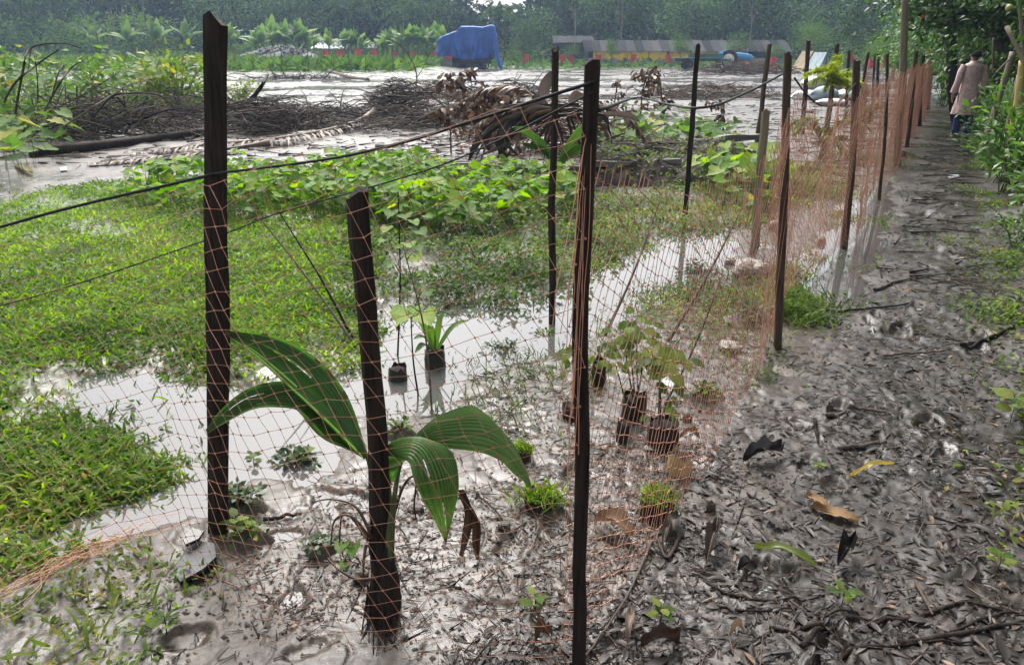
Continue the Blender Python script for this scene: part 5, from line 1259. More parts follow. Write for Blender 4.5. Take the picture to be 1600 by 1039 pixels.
# thicker twigs lying crosswise on the far path
n = 260; y = rng.uniform(5, 16, n); x = fx(y) + rng.uniform(.35, 1.05, n); l = rng.uniform(.1, .4, n); th = rng.normal(0, .9, n)
P = np.stack([x, y, H(x, y) + .01], 1); Q_ = P + np.stack([np.cos(th) * l, np.sin(th) * l, 0 * l], 1); Q_[:, 2] = H(Q_[:, 0], Q_[:, 1]) + .012; mb.sticks(P, Q_, rng.uniform(.003, .009, n), .002, 5)
obj('scattered_twigs', mb, M['twig'], kind='stuff', label='thin broken twigs scattered over mud and path')
mb = MB()
for poly, n in ((FORE, 2600), (PATHP, 2200)):
    xy = sample_region(poly, n, .3, 1.2, .5); P = np.stack([xy[:, 0], xy[:, 1], H(xy[:, 0], xy[:, 1])], 1); s_ = rng.uniform(.003, .011, n)
    oc = np.array([(1, 0, 0), (0, 1, 0), (-1, 0, 0), (0, -1, 0), (0, 0, 1)]); V = P[:, None] + oc[None] * s_[:, None, None] * rng.uniform(.6, 1.3, (n, 5, 1)); T = np.array([(0, 1, 4), (1, 2, 4), (2, 3, 4), (3, 0, 4)])
    mb.add(V.reshape(-1, 3), T=(T[None] + (np.arange(n) * 5)[:, None, None]).reshape(-1, 3), r=.5)
obj('mud_crumbs', mb, M['clod'], kind='stuff', label='crumbs of mud')
ORD = ['leftmost', 'second from left', 'third from left', 'fourth from left', 'fifth from left', 'sixth from left', 'seventh from left', 'eighth from left', 'ninth from left', 'tenth from left', 'eleventh from left', 'twelfth from left', 'thirteenth from left', 'fourteenth from left', 'fifteenth from left', 'sixteenth from left']
def ordl(us): r = sorted(us); return {u: ORD[r.index(u)] for u in us}
# ------------------------------------------------------------------ far side: vehicles, sheds, trees
def boxpart(name, boxes, mat, parent, **k):
    mb = MB()
    for lo, hi in boxes: mb.box(lo, hi)
    return obj(name, mb, mat, parent, smooth=False, **k)
M['tarp_blue'] = solid('blue_tarpaulin', (.006, .05, .26), (.012, .10, .42), .6, 1.2, .25, .4, bscale=3)
M['iron'] = solid('dark_iron', (.006, .006, .007), (.022, .020, .018), .8, 3, .2, .1)
M['greypaint'] = solid('grey_paint', (.10, .11, .11), (.24, .25, .25), .5, 2, 0, .4)
M['red'] = solid('red_cloth', (.42, .035, .03), (.60, .07, .055), .75, 3, .2, .2)
M['tblue'] = solid('tractor_blue', (.03, .22, .46), (.06, .33, .60), .35, 2, 0, .5)
M['tgreen'] = solid('trailer_green', (.01, .06, .065), (.03, .10, .10), .5, 2, 0, .4)
M['rubber'] = solid('rubber', (.007, .007, .007), (.02, .019, .018), .9, 4, .2, .1)
M['cream'] = solid('cream_rim', (.55, .50, .38), (.70, .66, .52), .5, 4, 0, .4)
M['tin'] = solid('weathered_tin', (.025, .025, .027), (.085, .083, .083), .9, 2.5, .1, .05, use_rnd=.6)
M['tin_dark'] = solid('dark_tin', (.03, .03, .03), (.07, .068, .066), .9, 2.5, .1, .05)
M['tin_white'] = solid('pale_tin', (.50, .52, .53), (.70, .72, .73), .4, 2, 0, .4)
M['ytarp'] = solid('yellow_tarpaulin', (.70, .46, .02), (.82, .60, .06), .7, 1.5, .2, .1)
M['wall'] = solid('grey_wall', (.20, .21, .21), (.32, .34, .34), .8, 2, .1, .2)
M['greenwall'] = solid('green_wall', (.10, .20, .19), (.16, .28, .26), .7, 2, .1, .2)
M['tent1'] = solid('tan_sheet', (.20, .15, .09), (.33, .26, .17), .8, 2, .2, .2)
M['tent2'] = solid('grey_blue_sheet', (.22, .28, .31), (.34, .41, .44), .7, 2, .2, .2)
M['rubble'] = solid('rubble', (.05, .05, .048), (.22, .22, .21), .9, 3, .5, .2, use_rnd=.7)

# harvester under blue tarpaulin
hp = G(735, 108); hz = Hs(hp[0], hp[1])
hv = thing('harvester', 'tracked farm machine covered with a crumpled blue tarpaulin', 'machine', (hp[0], hp[1], hz - .22))
k_ = hp[1] / 1268.0     # metres per photo pixel there
def hx(u): return (u - 735) * k_
def hzv(v): return (109 - v) * k_
def tarp():
    prof_u = [684, 690, 700, 716, 722, 740, 756, 768, 773, 775, 778, 782, 786]
    prof_t = [68, 62, 58, 52, 46, 46, 47, 44, 45, 52, 70, 92, 100]
    prof_b = [86, 88, 90, 91, 92, 92, 91, 90, 90, 92, 100, 106, 107]
    n = 150; us = np.linspace(684, 786, n); tops = np.interp(us, prof_u, prof_t); bots = np.interp(us, prof_u, prof_b)
    mb = MB(); D = 1.5; rows = []
    for u, t_, b_ in zip(us, tops, bots):
        x = hx(u); zt = hzv(t_); zb = hzv(b_); e = min(1, (u - 684) / 10, (786 - u) / 14) ** .5 if 684 < u < 786 else 0; d = .25 + (D - .25) * e
        pr = []
        for s in np.linspace(0, 1, 12): pr.append((x, -d - .10 * math.sin(s * 3), zb + (zt - zb) * s))
        for s in np.linspace(0, 1, 10)[1:]: pr.append((x, -d + 2 * d * s, zt + .12 * math.sin(s * math.pi) - .10 * abs(math.sin(s * 9)) * .5))
        for s in np.linspace(1, 0, 8)[1:]: pr.append((x, d, zb + (zt - zb) * s))
        rows.append(pr)
    P = np.array(rows)
    f = np.clip((hzv(45) - P[..., 2]) / 3.0, .1, 1)
    fold = .45 * fbm(P[..., 0] * 1.9 + .5 * P[..., 2], P[..., 2] * .35 + P[..., 1] * .4, 4) + .25 * fbm(P[..., 0] * .9 - 1.1 * P[..., 2], P[..., 2] * .9, 3)
    P[..., 1] += fold * f * np.sign(P[..., 1] + .01) * 1.2; P[..., 0] += .08 * fbm(P[..., 2] * 2, P[..., 0] * 2, 3); P[..., 1] += np.sign(P[..., 1] + .01) * f * .55 * np.abs(fbm(P[..., 0] * 2.6 + 1.3 * np.sin(P[..., 2] * .8), P[..., 2] * .5, 3))
    P[:, 0, 2] += .12 * fbm(np.linspace(0, 9, n), np.zeros(n), 3); mb.grid(P)
    return obj('tarpaulin', mb, M['tarp_blue'], hv)
tarp()
def track(yo):
    mb = MB(); x0, x1, z1 = hx(702), hx(764), 1.0; r = z1 / 2; pts = []
    for a in np.linspace(math.pi / 2, 3 * math.pi / 2, 9): pts.append((x0 + r + r * math.cos(a), r + r * math.sin(a)))
    for a in np.linspace(-math.pi / 2, math.pi / 2, 9): pts.append((x1 - r + r * math.cos(a), r + r * math.sin(a)))
    pts = np.array(pts); n = len(pts); P = np.array([[(x, yo - .22, z), (x, yo + .22, z)] for x, z in pts] + [[(pts[0][0], yo - .22, pts[0][1]), (pts[0][0], yo + .22, pts[0][1])]])
    mb.grid(P)
    Pi = P.copy(); cx = P[..., 0].mean(); Pi[..., 0] = cx + (P[..., 0] - cx) * .965; Pi[..., 2] = r + (P[..., 2] - r) * .80; mb.grid(Pi[:, ::-1])
    rim = np.stack([P[:, 0], Pi[:, 0]], 1); mb.grid(rim)
    tr = obj('track', mb, M['rubber'], hv)
    fr = MB(); fr.box((x0 + .35, yo - .15, .12), (x1 - .35, yo + .15, .88)); obj('track_frame', fr, M['iron'], tr)
    for i in range(5):
        xw = x0 + .5 + i * (x1 - x0 - 1.0) / 4; w = MB(); th = np.linspace(0, 2 * math.pi, 17)
        w.tube([(xw, yo - .26, .36), (xw, yo + .26, .36)], .26, 16); o = obj('track_wheel', w, M['iron'], tr)
track(-.95); track(.95)
boxpart('chassis', [((hx(706), -1.15, .9), (hx(764), 1.15, 1.45))], M['iron'], hv); boxpart('side_panel', [((hx(727), -1.3, 1.2), (hx(752), 1.2, 1.75))], M['greypaint'], hv)
boxpart('engine_housing', [((hx(752), -1.32, .7), (hx(768), 1.2, 1.8))], M['iron'], hv); boxpart('cab_column', [((hx(710), -1.25, 1.46), (hx(718), 1.1, 1.85))], M['iron'], hv)
boxpart('red_guard', [((hx(698), -1.75, hzv(92)), (hx(709), -1.66, hzv(88)))], M['red'], hv)
boxpart('header_tray', [((hx(690), -1.5, .45), (hx(708), 1.3, 1.15))], M['greypaint'], hv)

# tractor and trailer
def wheel(parent, x, y, r, w, rimc):
    mb = MB(); n = 24; th = np.linspace(0, 2 * math.pi, n, endpoint=False); prof = [(r * .58, -w * .5), (r * .85, -w * .55), (r, -w * .38), (r * 1.0, w * .38), (r * .85, w * .55), (r * .58, w * .5), (r * .58, -w * .5)]
    P = np.array([[(x + a * math.cos(t), y + b, r + a * math.sin(t)) for t in th] for a, b in prof]); P[2:4, ::2] *= 1.0; 
    for q in (2, 3): 
        P[q, ::2, 0] = x + (P[q, ::2, 0] - x) * 1.035; P[q, ::2, 2] = r + (P[q, ::2, 2] - r) * 1.035
    mb.grid(P, closed_u=True); ty = obj('wheel', MB().tube([(x, y - w * .1, r), (x, y + w * .1, r)], r * .12, 10), M['iron'], parent)
    obj('tyre', mb, M['rubber'], ty); rm = MB(); rm.tube([(x, y - w * .62, r), (x, y - w * .2, r)], r * .62, 20); rm.tube([(x, y + w * .2, r), (x, y + w * .62, r)], r * .62, 20); obj('rim', rm, rimc, ty)
tp = G(1135, 109); tr_ = thing('tractor', 'light blue tractor with cream wheels parked by the long shed', 'tractor', (tp[0], tp[1], Hs(tp[0], tp[1])), rz=rad(-8))
for y in (-.75, .75): wheel(tr_, 0, y, .92, .42, M['cream']); wheel(tr_, 1.95, y * .85, .46, .26, M['cream'])
mb = MB(); secs = [(.55, .45, .95, 1.55), (1.0, .42, .95, 1.62), (1.9, .38, .9, 1.52), (2.35, .32, .9, 1.38), (2.45, .25, .95, 1.25)]
P = np.array([[(x, -w, a), (x, -w, b - .12), (x, -w * .6, b), (x, w * .6, b), (x, w, b - .12), (x, w, a)] for x, w, a, b in secs]); mb.grid(P, closed_u=True); mb.add(P[-1], Q=[(0, 1, 4, 5), (1, 2, 3, 4)]); mb.add(P[0], Q=[(5, 4, 1, 0), (4, 3, 2, 1)]); obj('bonnet', mb, M['tblue'], tr_)
boxpart('chassis', [((-.5, -.3, .6), (2.3, .3, .94)), ((1.85, -.6, .4), (2.05, .6, .52))], M['iron'], tr_)
for y in (-.75, .75):
    mb = MB(); th = np.linspace(.15, 2.7, 14); P = np.array([[(1.0 * math.cos(t), y - .25, .85 + 1.0 * math.sin(t)), (1.0 * math.cos(t), y + .25, .85 + 1.0 * math.sin(t))] for t in th]); mb.grid(P); obj('mudguard', mb, M['tblue'], tr_)
boxpart('seat', [((-.35, -.25, 1.15), (.1, .25, 1.28)), ((-.42, -.25, 1.28), (-.33, .25, 1.7))], M['iron'], tr_)
mb = MB(); mb.tube([(.75, 0, 1.4), (.45, 0, 1.75)], .025, 6); th = np.linspace(0, 2 * math.pi, 17); mb.tube([(.42 + .12 * math.cos(t), .2 * math.sin(t), 1.76 + .14 * math.cos(t)) for t in th], .02, 5, cap=False); obj('steering_wheel', mb, M['iron'], tr_)
mb = MB(); mb.tube([(1.7, .2, 1.5), (1.7, .2, 2.15)], .04, 8); obj('exhaust_pipe', mb, M['iron'], tr_)
mb = MB(); mb.tube([(2.46, -.18, 1.15), (2.5, -.18, 1.15)], .09, 10); obj('headlight', mb, M['cream'], tr_); mb = MB(); mb.tube([(2.46, .18, 1.15), (2.5, .18, 1.15)], .09, 10); obj('headlight', mb, M['cream'], tr_)
ql = G(1092, 109.5); trl = thing('farm_trailer', 'dark green farm trailer hitched behind the light blue tractor', 'trailer', (ql[0], ql[1], Hs(ql[0], ql[1])), rz=rad(-4))
boxpart('bed', [((-2.6, -.95, 1.0), (2.0, .95, 1.12)), ((-2.4, -.4, .8), (3.0, .4, .99))], M['tgreen'], trl)
boxpart('side_board', [((-1.0, -1.0, 1.13), (2.0, -.94, 1.5))], M['tgreen'], trl); boxpart('side_board', [((-1.0, .94, 1.13), (2.0, 1.0, 1.5))], M['tgreen'], trl); boxpart('front_board', [((2.0, -1.0, 1.0), (2.07, 1.0, 1.75))], M['tblue'], trl)
for y in (-.85, .85): wheel(trl, -1.2, y, .5, .25, M['iron'])

# long shed
def shed():
    Y = 93.0; a = at(918, 105, Y); b = at(1226, 105, Y); k = Y / 1268; L = b[0] - a[0]; z0 = Hs(a[0], Y)
    t = thing('long_shed', 'long low shed with grey tin roof and yellow tarpaulin curtains', 'shed', (a[0], Y, z0))
    ze = at(1000, 80, Y)[2] - z0; zr = ze + 1.15; D = 5.0
    ns = 24
    for i in range(ns):
        x0 = -.5 + (L + 1.0) * i / ns; x1 = x0 + (L + 1.0) / ns + .05
        for s in (0, 1):
            mb = MB(); ya, yb = (-.45, D / 2) if s == 0 else (D + .45, D / 2)
            za, zb = ze - .08, zr; xs = np.linspace(x0, x1, 11); dz = .035 * np.cos((xs - x0) / (x1 - x0) * 2 * math.pi * 3) + .02 * (i % 2)
            skew = .9 if s == 0 else 0
            P = np.array([[(x, ya, za + d), (x, yb, zb + d)] for x, d in zip(xs, dz)]); mb.grid(P, r=(i * .37) % 1); obj('roof_sheet', mb, M['tin'], t)
    for i in range(11):
        x = L * i / 10; mb = MB(); mb.tube([(x, 0, -.1), (x, 0, ze)], .07, 6); obj('post', mb, M['bark'], t)
    boxpart('rear_wall', [((0, D - .1, 0), (L, D, ze))], M['tin_dark'], t)
    boxpart('low_wall', [((0, -.09, 0), (L, .0 - .02, .75))], M['wall'], t)
    mb = MB(); mb.add([(L, 0, 0), (L, D, 0), (L, D, ze), (L, D / 2, zr - .05), (L, 0, ze)], T=[(0, 1, 2), (0, 2, 4), (4, 2, 3)]); mb.add([(L - .1, 0, 0), (L - .1, D, 0), (L - .1, D, ze), (L - .1, D / 2, zr - .05), (L - .1, 0, ze)], T=[(0, 2, 1), (0, 4, 2), (4, 3, 2)]); obj('gable_wall', mb, M['greenwall'], t)
    mb = MB(); mb.add([(0, 0, 0), (0, D, 0), (0, D, ze), (0, D / 2, zr - .05), (0, 0, ze)], T=[(0, 2, 1), (0, 4, 2), (4, 3, 2)]); obj('gable_wall', mb, M['tin_dark'], t)
    for i, (u0, u1) in enumerate([(926, 955), (956, 984), (985, 1012), (1013, 1040), (1043, 1075), (1077, 1120)]):
        x0 = (u0 - 918) * k; x1 = (u1 - 918) * k; n = 14; mb = MB(); xs = np.linspace(x0, x1, n); ph = i * 1.7
        low = ze - .75 - .35 * np.sin(np.linspace(.2, 2.9, n)) + .25 * fbm(xs * 1.3, xs * 0 + i, 3)
        P = np.array([[(x, -.14 - .10 * math.sin(x * 5 + s * 2), ze - .08 - (ze - .08 - l) * s) for s in np.linspace(0, 1, 6)] for x, l in zip(xs, low)]); mb.grid(P); obj('curtain', mb, M['ytarp'], t)
shed()
def hut(label, u0, u1, veave, vridge, Y, roofm, wallm, D=5, name='shed', z_drop=None, vb=100):
    a = at(u0, 100, Y); b = at(u1, 100, Y); z0 = Hs(a[0], Y); L = b[0] - a[0]; ze = at(u0, veave, Y)[2] - z0; zr = at(u0, vridge, Y)[2] - z0
    t = thing(name, label, 'shed', (a[0], Y, z0)); boxpart('wall', [((0, 0, 0), (L, D, ze))], wallm, t)
    for s in (0, 1):
        ns = 8
        for i in range(ns):
            mb = MB(); x0 = -.4 + (L + .8) * i / ns; x1 = x0 + (L + .8) / ns + .04; xs = np.linspace(x0, x1, 7); dz = .04 * np.cos((xs - x0) / (x1 - x0) * 12.6) + .02 * (i % 2); ya, yb = (-.6, D / 2) if s == 0 else (D + .6, D / 2)
            mb.grid(np.array([[(x, ya, ze - .1 + d), (x, yb, zr + d)] for x, d in zip(xs, dz)]), r=(i * .43) % 1); obj('roof_sheet', mb, roofm, t)
    mb = MB(); mb.add([(L * .4, -.04, 0), (L * .55, -.04, 0), (L * .55, -.04, ze * .75), (L * .4, -.04, ze * .75)], Q=[(0, 1, 2, 3)]); obj('door', mb, M['tin_dark'], t)
hut('dark tin-roofed hut left of the long shed', 868, 922, 66, 56, 101, M['tin_dark'], M['tin_dark'])
hut('low building with a white tin roof behind the banana plants', 494, 540, 75, 66, 104, M['tin_white'], M['wall'])
hut('second white roof half hidden by banana plants', 560, 586, 74, 68, 106, M['tin_white'], M['wall'], 4)
def tent(label, u0, u1, vt, Y, mat, name='tent'):
    a = at(u0, 110, Y); b = at(u1, 110, Y); z0 = Hs(a[0], Y); w = b[0] - a[0]; h = at(u0, vt, Y)[2] - z0; t = thing(name, label, 'tent', (a[0], Y, z0)); D = 3.0
    for s, (xa, xb) in enumerate(((0, w / 2), (w, w / 2))):
        mb = MB(); n = 8; P = np.array([[(xa + (xb - xa) * f + .06 * math.sin(j * 2 + f * 6), D * j / 7, h * f - .15 * math.sin(f * 3.14)) for f in np.linspace(0, 1, 9)] for j in range(n)]); mb.grid(P); obj('side_sheet', mb, mat, t)
    mb = MB(); mb.add([(0.05, .05, 0), (w - .05, .05, 0), (w / 2, .05, h - .05)], T=[(0, 1, 2)]); obj('end_sheet', mb, mat, t); mb = MB(); mb.tube([(w / 2, -.05, 0), (w / 2, -.02, h + .15)], .04, 6); obj('tent_pole', mb, M['bark'], t)
tent('tan pointed tent beyond the white sacks', 1252, 1284, 80, 72, M['tent1']); tent('grey-blue pointed tent right of the tan one', 1276, 1302, 82, 68, M['tent2'])

# red tree guards
guards = [(509, 79, 86, 'leftmost, behind the rubble'), (531, 79, 86, 'second from left'), (560, 77, 88, 'third from left'), (586, 78, 92, 'fourth from left, before the white roof'), (616, 82, 95, 'fifth from left, standing clear'), (646, 84, 91, 'small one before the banana row'),
          (678, 82, 99, 'just left of the blue tarpaulin'), (821, 86, 101, 'first right of the blue tarpaulin'), (879, 90, 101, 'left of a close pair before the dark hut'), (892, 85, 105, 'right of a close pair before the dark hut'), (934, 92, 101, 'just behind the near post top'),
          (989, 92, 104, 'in front of the yellow curtains, left'), (1043, 87, 105, 'in front of the yellow curtains, right'), (1207, 95, 109, 'right of the tractor'), (1253, 96, 104, 'beside the tan tent'), (1329, 96, 104, 'right of the tents'), (1361, 95, 110, 'between the far thin poles'), (1381, 96, 110, 'last, by the fence line')]
for u, vt, vb, lab in guards:
    vb_ = max(vb, 96 if u < 650 else 99); Y = min(92, max(60, G(u, max(vb, 99))[1])); Y = min(Y, 92 if u > 620 else 98)
    g = at(u, vb, Y); z0 = Hs(g[0], g[1]); top = at(u, vt, Y)[2]
    t = thing('tree_guard', 'red cloth tree guard, ' + lab, 'tree guard', (g[0], g[1], z0), group='red tree guards'); h = max(1.2, top - z0); r = .33 if u > 600 else .36
    mb = MB(); th = np.linspace(0, 2 * math.pi, 14, endpoint=False); P = np.array([[(r * (1 + .12 * math.sin(3 * a + z * 4 + u)) * math.cos(a), r * (1 + .12 * math.cos(2 * a + z * 3)) * math.sin(a), z) for a in th] for z in np.linspace(.15, h, 8)]); mb.grid(P, closed_u=True); obj('cloth', mb, M['red'], t)
    for a in (0, 2.1, 4.2): mb = MB(); mb.tube([(r * .9 * math.cos(a), r * .9 * math.sin(a), -.1), (r * .9 * math.cos(a), r * .9 * math.sin(a), h + .1)], .03, 5); obj('stake', mb, M['bark'], t)

# rubble mound, far field poles, sacks
mbk = MB(); c = at(440, 92, 88.0); n = 1500; q = rng.normal(0, .38, (n, 2)); z = 1.9 * np.exp(-(q ** 2).sum(1) * 1.6) * np.sqrt(rng.random(n)); P = np.stack([q[:, 0] * 7.0, q[:, 1] * 3.0, z], 1); s_ = rng.uniform(.10, .30, n)
oc = np.array([(1, 0, 0), (0, 1, 0), (-1, 0, 0), (0, -1, 0), (0, 0, 1), (0, 0, -1)]); V = P[:, None] + oc[None] * s_[:, None, None] * rng.uniform(.5, 1.4, (n, 6, 1)); T = np.array([(0, 1, 4), (1, 2, 4), (2, 3, 4), (3, 0, 4), (1, 0, 5), (2, 1, 5), (3, 2, 5), (0, 3, 5)]); mbk.add(V.reshape(-1, 3), T=(T[None] + (np.arange(n) * 6)[:, None, None]).reshape(-1, 3), r=np.repeat(rng.random(n), 8))
mp = MB(); th = np.linspace(0, 2 * math.pi, 40, endpoint=False); Pm = np.array([[(7.0 * f * math.cos(a), 3.0 * f * math.sin(a), 1.5 * (1 - f ** 2) + .15 * math.sin(a * 5 + f * 7)) for a in th] for f in np.linspace(1, .02, 12)]); mp.grid(Pm, closed_u=True)
rb = thing('rubble_mound', 'long mound of pale rubble at the edge of the far field', 'rubble', (c[0], c[1], Hs(c[0], c[1]))); obj('core', mp, M['rubble'], rb); obj('pieces', mbk, M['rubble'], rb, kind='stuff')
_P = [(404, 68, 110), (438, 72, 109), (463, 74, 109), (480, 78, 108), (505, 72, 108), (520, 80, 108), (543, 70, 109), (570, 76, 108), (590, 80, 108), (613, 84, 107), (630, 84, 107), (150, 50, 112), (192, 78, 110), (246, 66, 112), (84, 96, 112), (330, 74, 112)]; _o = ordl([q[0] for q in _P])
for i, (u, vt, vb) in enumerate(_P):
    p = at(u, vb, 66 - 8 * (i % 2)); z0 = Hs(p[0], p[1]); tpx = at(u, vt, p[1]); mb = MB(); mb.tube([(0, 0, -.2), (tpx[0] - p[0] + .03, 0, (tpx[2] - z0) * .5), (tpx[0] - p[0], 0, tpx[2] - z0)], [.035, .032, .025], 5); obj('field_pole', mb, M['bark'], label='thin wooden pole in the row along the far green field, ' + _o[u], cat='pole', group='thin poles along the far green field', loc=(p[0], p[1], z0))
def sack(label, u, v, w, h, d, rz, z=0.0, mat=M['sack']):
    p = G(u, v); k = p[1] / 1268; n, m = 14, 18; P = np.zeros((n, m, 3)); g = R.random() * 9
    for i in range(n):
        ph = math.pi * i / (n - 1)
        for j in range(m):
            th = 2 * math.pi * j / m; s_, c_ = math.sin(ph), math.cos(ph); P[i, j] = (w * k / 2 * c_ * (1 + .1 * math.sin(th * 3 + g)), d * s_ * math.cos(th), h * k / 2 * s_ * math.sin(th))
    P += .06 * np.stack([fbm(P[..., 1] * 4 + g, P[..., 2] * 4, 3), fbm(P[..., 0] * 3 + g, P[..., 2] * 5, 3), fbm(P[..., 0] * 4, P[..., 1] * 4 + g, 3)], -1) * min(1.5, h * k)
    mb = MB(); mb.grid(P, closed_u=True); o = obj('sack', mb, mat, label=label, cat='sack', group='white sacks piled past the bark post', loc=(p[0], p[1], Hs(p[0], p[1]) + z + h * k * .35)); o.rotation_euler = (0, 0, rz); return o
sack('white sack at the left end of the pile, lying low', 1256, 158, 40, 20, .4, .2); sack('grey bulging sack low in the middle of the pile', 1286, 160, 40, 26, .5, -.1, 0, M['tent2']); sack('white sack at the right end of the pile', 1322, 160, 40, 20, .45, .3)
sack('white crumpled sack on top at left', 1268, 152, 36, 22, .45, .5, .30); sack('topmost pale sack in the pile', 1284, 150, 44, 24, .5, -.2, .55); sack('brownish sack behind the right end', 1335, 156, 40, 28, .5, .1, .1, M['tent1']); sack('flat white sack in front of the pile', 1300, 165, 50, 12, .4, 0)
sack('white sack at top right of the pile', 1310, 152, 36, 20, .4, .4, .32)

# ------------------------------------------------------------------ trees
def tree_meshes(seedv, h=13., crown_r=4.5, crown_z=.62, nclump=46, nleaf=85, leaf=.42, trunk_r=.22, spread=1.0, flat=1.0, mat=None, tmat=None, lean=0):
    g = np.random.default_rng(seedv); tb = MB(); top = np.array((lean * h, 0, h * .82)); main = curve_pts([(0, 0, -.3), (g.normal(0, .15), g.normal(0, .15), h * .4), top], 14); tb.tube(main, np.linspace(trunk_r, trunk_r * .25, 14), 8, jit=.06)
    cl = MB()
    cen = []
    for k in range(nclump):
        d = rdir(1, -.55, 1)[0] if g.random() < .8 else rdir(1, -.9, .2)[0]; rr = crown_r * (.35 + .65 * g.random() ** .5); c = np.array((lean * h * .7, 0, h * crown_z)) + d * rr * np.array((spread, spread, flat * (h * (1 - crown_z) / crown_r)))
        if c[2] < h * .18: c[2] = h * .18 + g.random()
        cen.append(c)
        if k % 2 == 0:
            i = min(12, max(4, int(13 * min(.95, c[2] / h * .75)))); p0 = main[i]; tb.tube(curve_pts([p0, p0 * .5 + c * .5 + (0, 0, -.3), c], 7), np.linspace(trunk_r * .32, .03, 7), 5)
    for c in cen:
        k = int(nleaf * g.uniform(.6, 1.3)); cr = crown_r * g.uniform(.18, .36); P = c + g.normal(0, 1, (k, 3)) * cr * np.array((1, 1, .62)); out = nrm(P - c); A = nrm(out + g.normal(0, .6, (k, 3)) + (0, 0, -.25)); N = nrm(out * .5 + g.normal(0, .4, (k, 3)) + (0, 0, 1.0))
        cl.cards(P, A, N, leaf * g.uniform(.6, 1.3, k), leaf * .55, LEAF2, np.clip(g.uniform(.0, .95) + g.normal(0, .10, k), 0, 1))
    a = tb.mesh('trunk'); a.materials.append(tmat or M['bark']); b = cl.mesh('crown', True); b.materials.append(mat or M['tree']); return a, b
def put_tree(protos, label, u, vtop, Y, group=None, name='broad_tree', rz=None, sxy=1.0, href=13., vb=100):
    p = at(u, vb, Y); z0 = Hs(p[0], p[1]); h = at(u, vtop, Y)[2] - z0; s = h / href
    t = thing(name, label, 'tree', (p[0], p[1], z0), R.uniform(0, 6.28) if rz is None else rz, group); 
    for nm, me in zip(('trunk', 'crown'), protos):
        o = bpy.data.objects.new(nm, me); COL.objects.link(o); o.parent = t; o.scale = (s * sxy, s * sxy, s)
    return t
TA = tree_meshes(1, leaf=.58, nleaf=70); TB = tree_meshes(2, 14, 5.2, .58, 52, 72, .6, .25); TC = tree_meshes(3, 12, 3.6, .6, 36, 66, .55, .18)
TL = tree_meshes(5, 6, 1.9, .68, 20, 70, .30, .08, mat=M['tree_light']); TS = tree_meshes(6, 13, 1.7, .80, 14, 60, .4, .11, tmat=M['bark_pale']); TF = tree_meshes(8, 13, 5.5, .62, 40, 110, .34, .2, flat=.8, mat=M['tree_light'])
# individual trees in front of the wood
for pr, lab, u, vt, Y, sx, nm, href in [
    (TB, 'spreading tree overhanging the long shed at its middle', 1075, -30, 104, 1.1, 'broad_tree', 14), (TA, 'rounded hazy tree behind the dark hut', 842, 12, 108, 1.0, 'broad_tree', 13), (TC, 'pale green tree just right of the blue tarpaulin', 818, 30, 96, .9, 'broad_tree', 12),
    (TA, 'dark tree behind the left end of the long shed', 955, -40, 112, 1.0, 'broad_tree', 13), (TB, 'large dark tree behind the right end of the long shed', 1200, -50, 108, 1.1, 'broad_tree', 14), (TC, 'dark bushy tree behind the tents', 1300, 0, 92, 1.3, 'broad_tree', 12), (TB, 'tall hazy tree above the left end of the blue tarpaulin', 665, -25, 112, 1.0, 'broad_tree', 14),
    (TF, 'bright layered tree right of the long shed gable', 1262, 28, 84, .95, 'broad_tree', 13), (TF, 'light green spreading tree behind the tall grey pole', 1400, 40, 52, 1.2, 'broad_tree', 13), (TC, 'dark tree above the far end of the fence', 1350, -10, 75, 1.3, 'broad_tree', 12),
    (TL, 'small bright sapling tree before the long shed, centre', 1062, 54, 90, 1.0, 'small_tree', 6), (TL, 'small bright tree directly behind the tractor', 1150, 54, 91, 1.1, 'small_tree', 6), (TL, 'small sapling at the left end of the long shed', 955, 62, 90, .8, 'small_tree', 6), (TL, 'low bright bush tree at the gable of the long shed', 1212, 72, 86, 1.4, 'small_tree', 6), (TL, 'small bright tree beside the dark hut', 893, 72, 92, 1.1, 'small_tree', 6),
    (TL, 'low bright tree close to the right of the blue tarpaulin', 805, 80, 88, 1.4, 'small_tree', 6), (TL, 'light bush tree at the fence end left of the tall pole', 1368, 62, 60, 1.3, 'small_tree', 6)]:
    put_tree(pr, lab, u, vt, Y, None, nm, None, sx, href)
for pr, lab, u, vt, Y, sx in [(TA, 'hazy broad tree at the upper left corner', 20, -35, 112, 1.0), (TB, 'hazy broad tree left of the slender trunks', 112, -30, 114, 1.0), (TA, 'hazy broad tree behind the thick squared post', 360, -35, 112, 1.1), (TB, 'hazy broad tree above the rubble mound', 450, -30, 113, 1.0), (TC, 'hazy tree above the white roof', 520, -25, 112, 1.2), (TA, 'hazy broad tree above the banana row', 610, -30, 113, 1.0), (TB, 'dark broad tree above the yellow curtains', 1010, -45, 112, 1.0), (TA, 'dark broad tree above the tractor', 1135, -45, 110, 1.0)]: put_tree(pr, lab, u, vt, Y, None, 'broad_tree', None, sx, {0: 13, 1: 14, 2: 12}[[TA, TB, TC].index(pr)])
for _k, u in enumerate((62, 84, 140, 158, 176, 190, 204, 222, 238, 300, 318)): put_tree(TS, 'slender pale-trunked tree in the hazy wood at upper left, ' + ORD[_k], u + R.uniform(-3, 3), -30 + R.uniform(-10, 10), 116 + R.uniform(-3, 3), 'slender trunks in the hazy wood at upper left', 'slender_tree', None, 1.0)
for u, lab in ((330 / 3.4625 + 800, 'tall bare-trunked tree at the left end of the long shed, thin'), (970, 'tall dark bare trunk rising through the long shed front'), (1165, 'slim pale trunk behind the tractor')): put_tree(TS, lab, u, -45, 97, None, 'slender_tree')
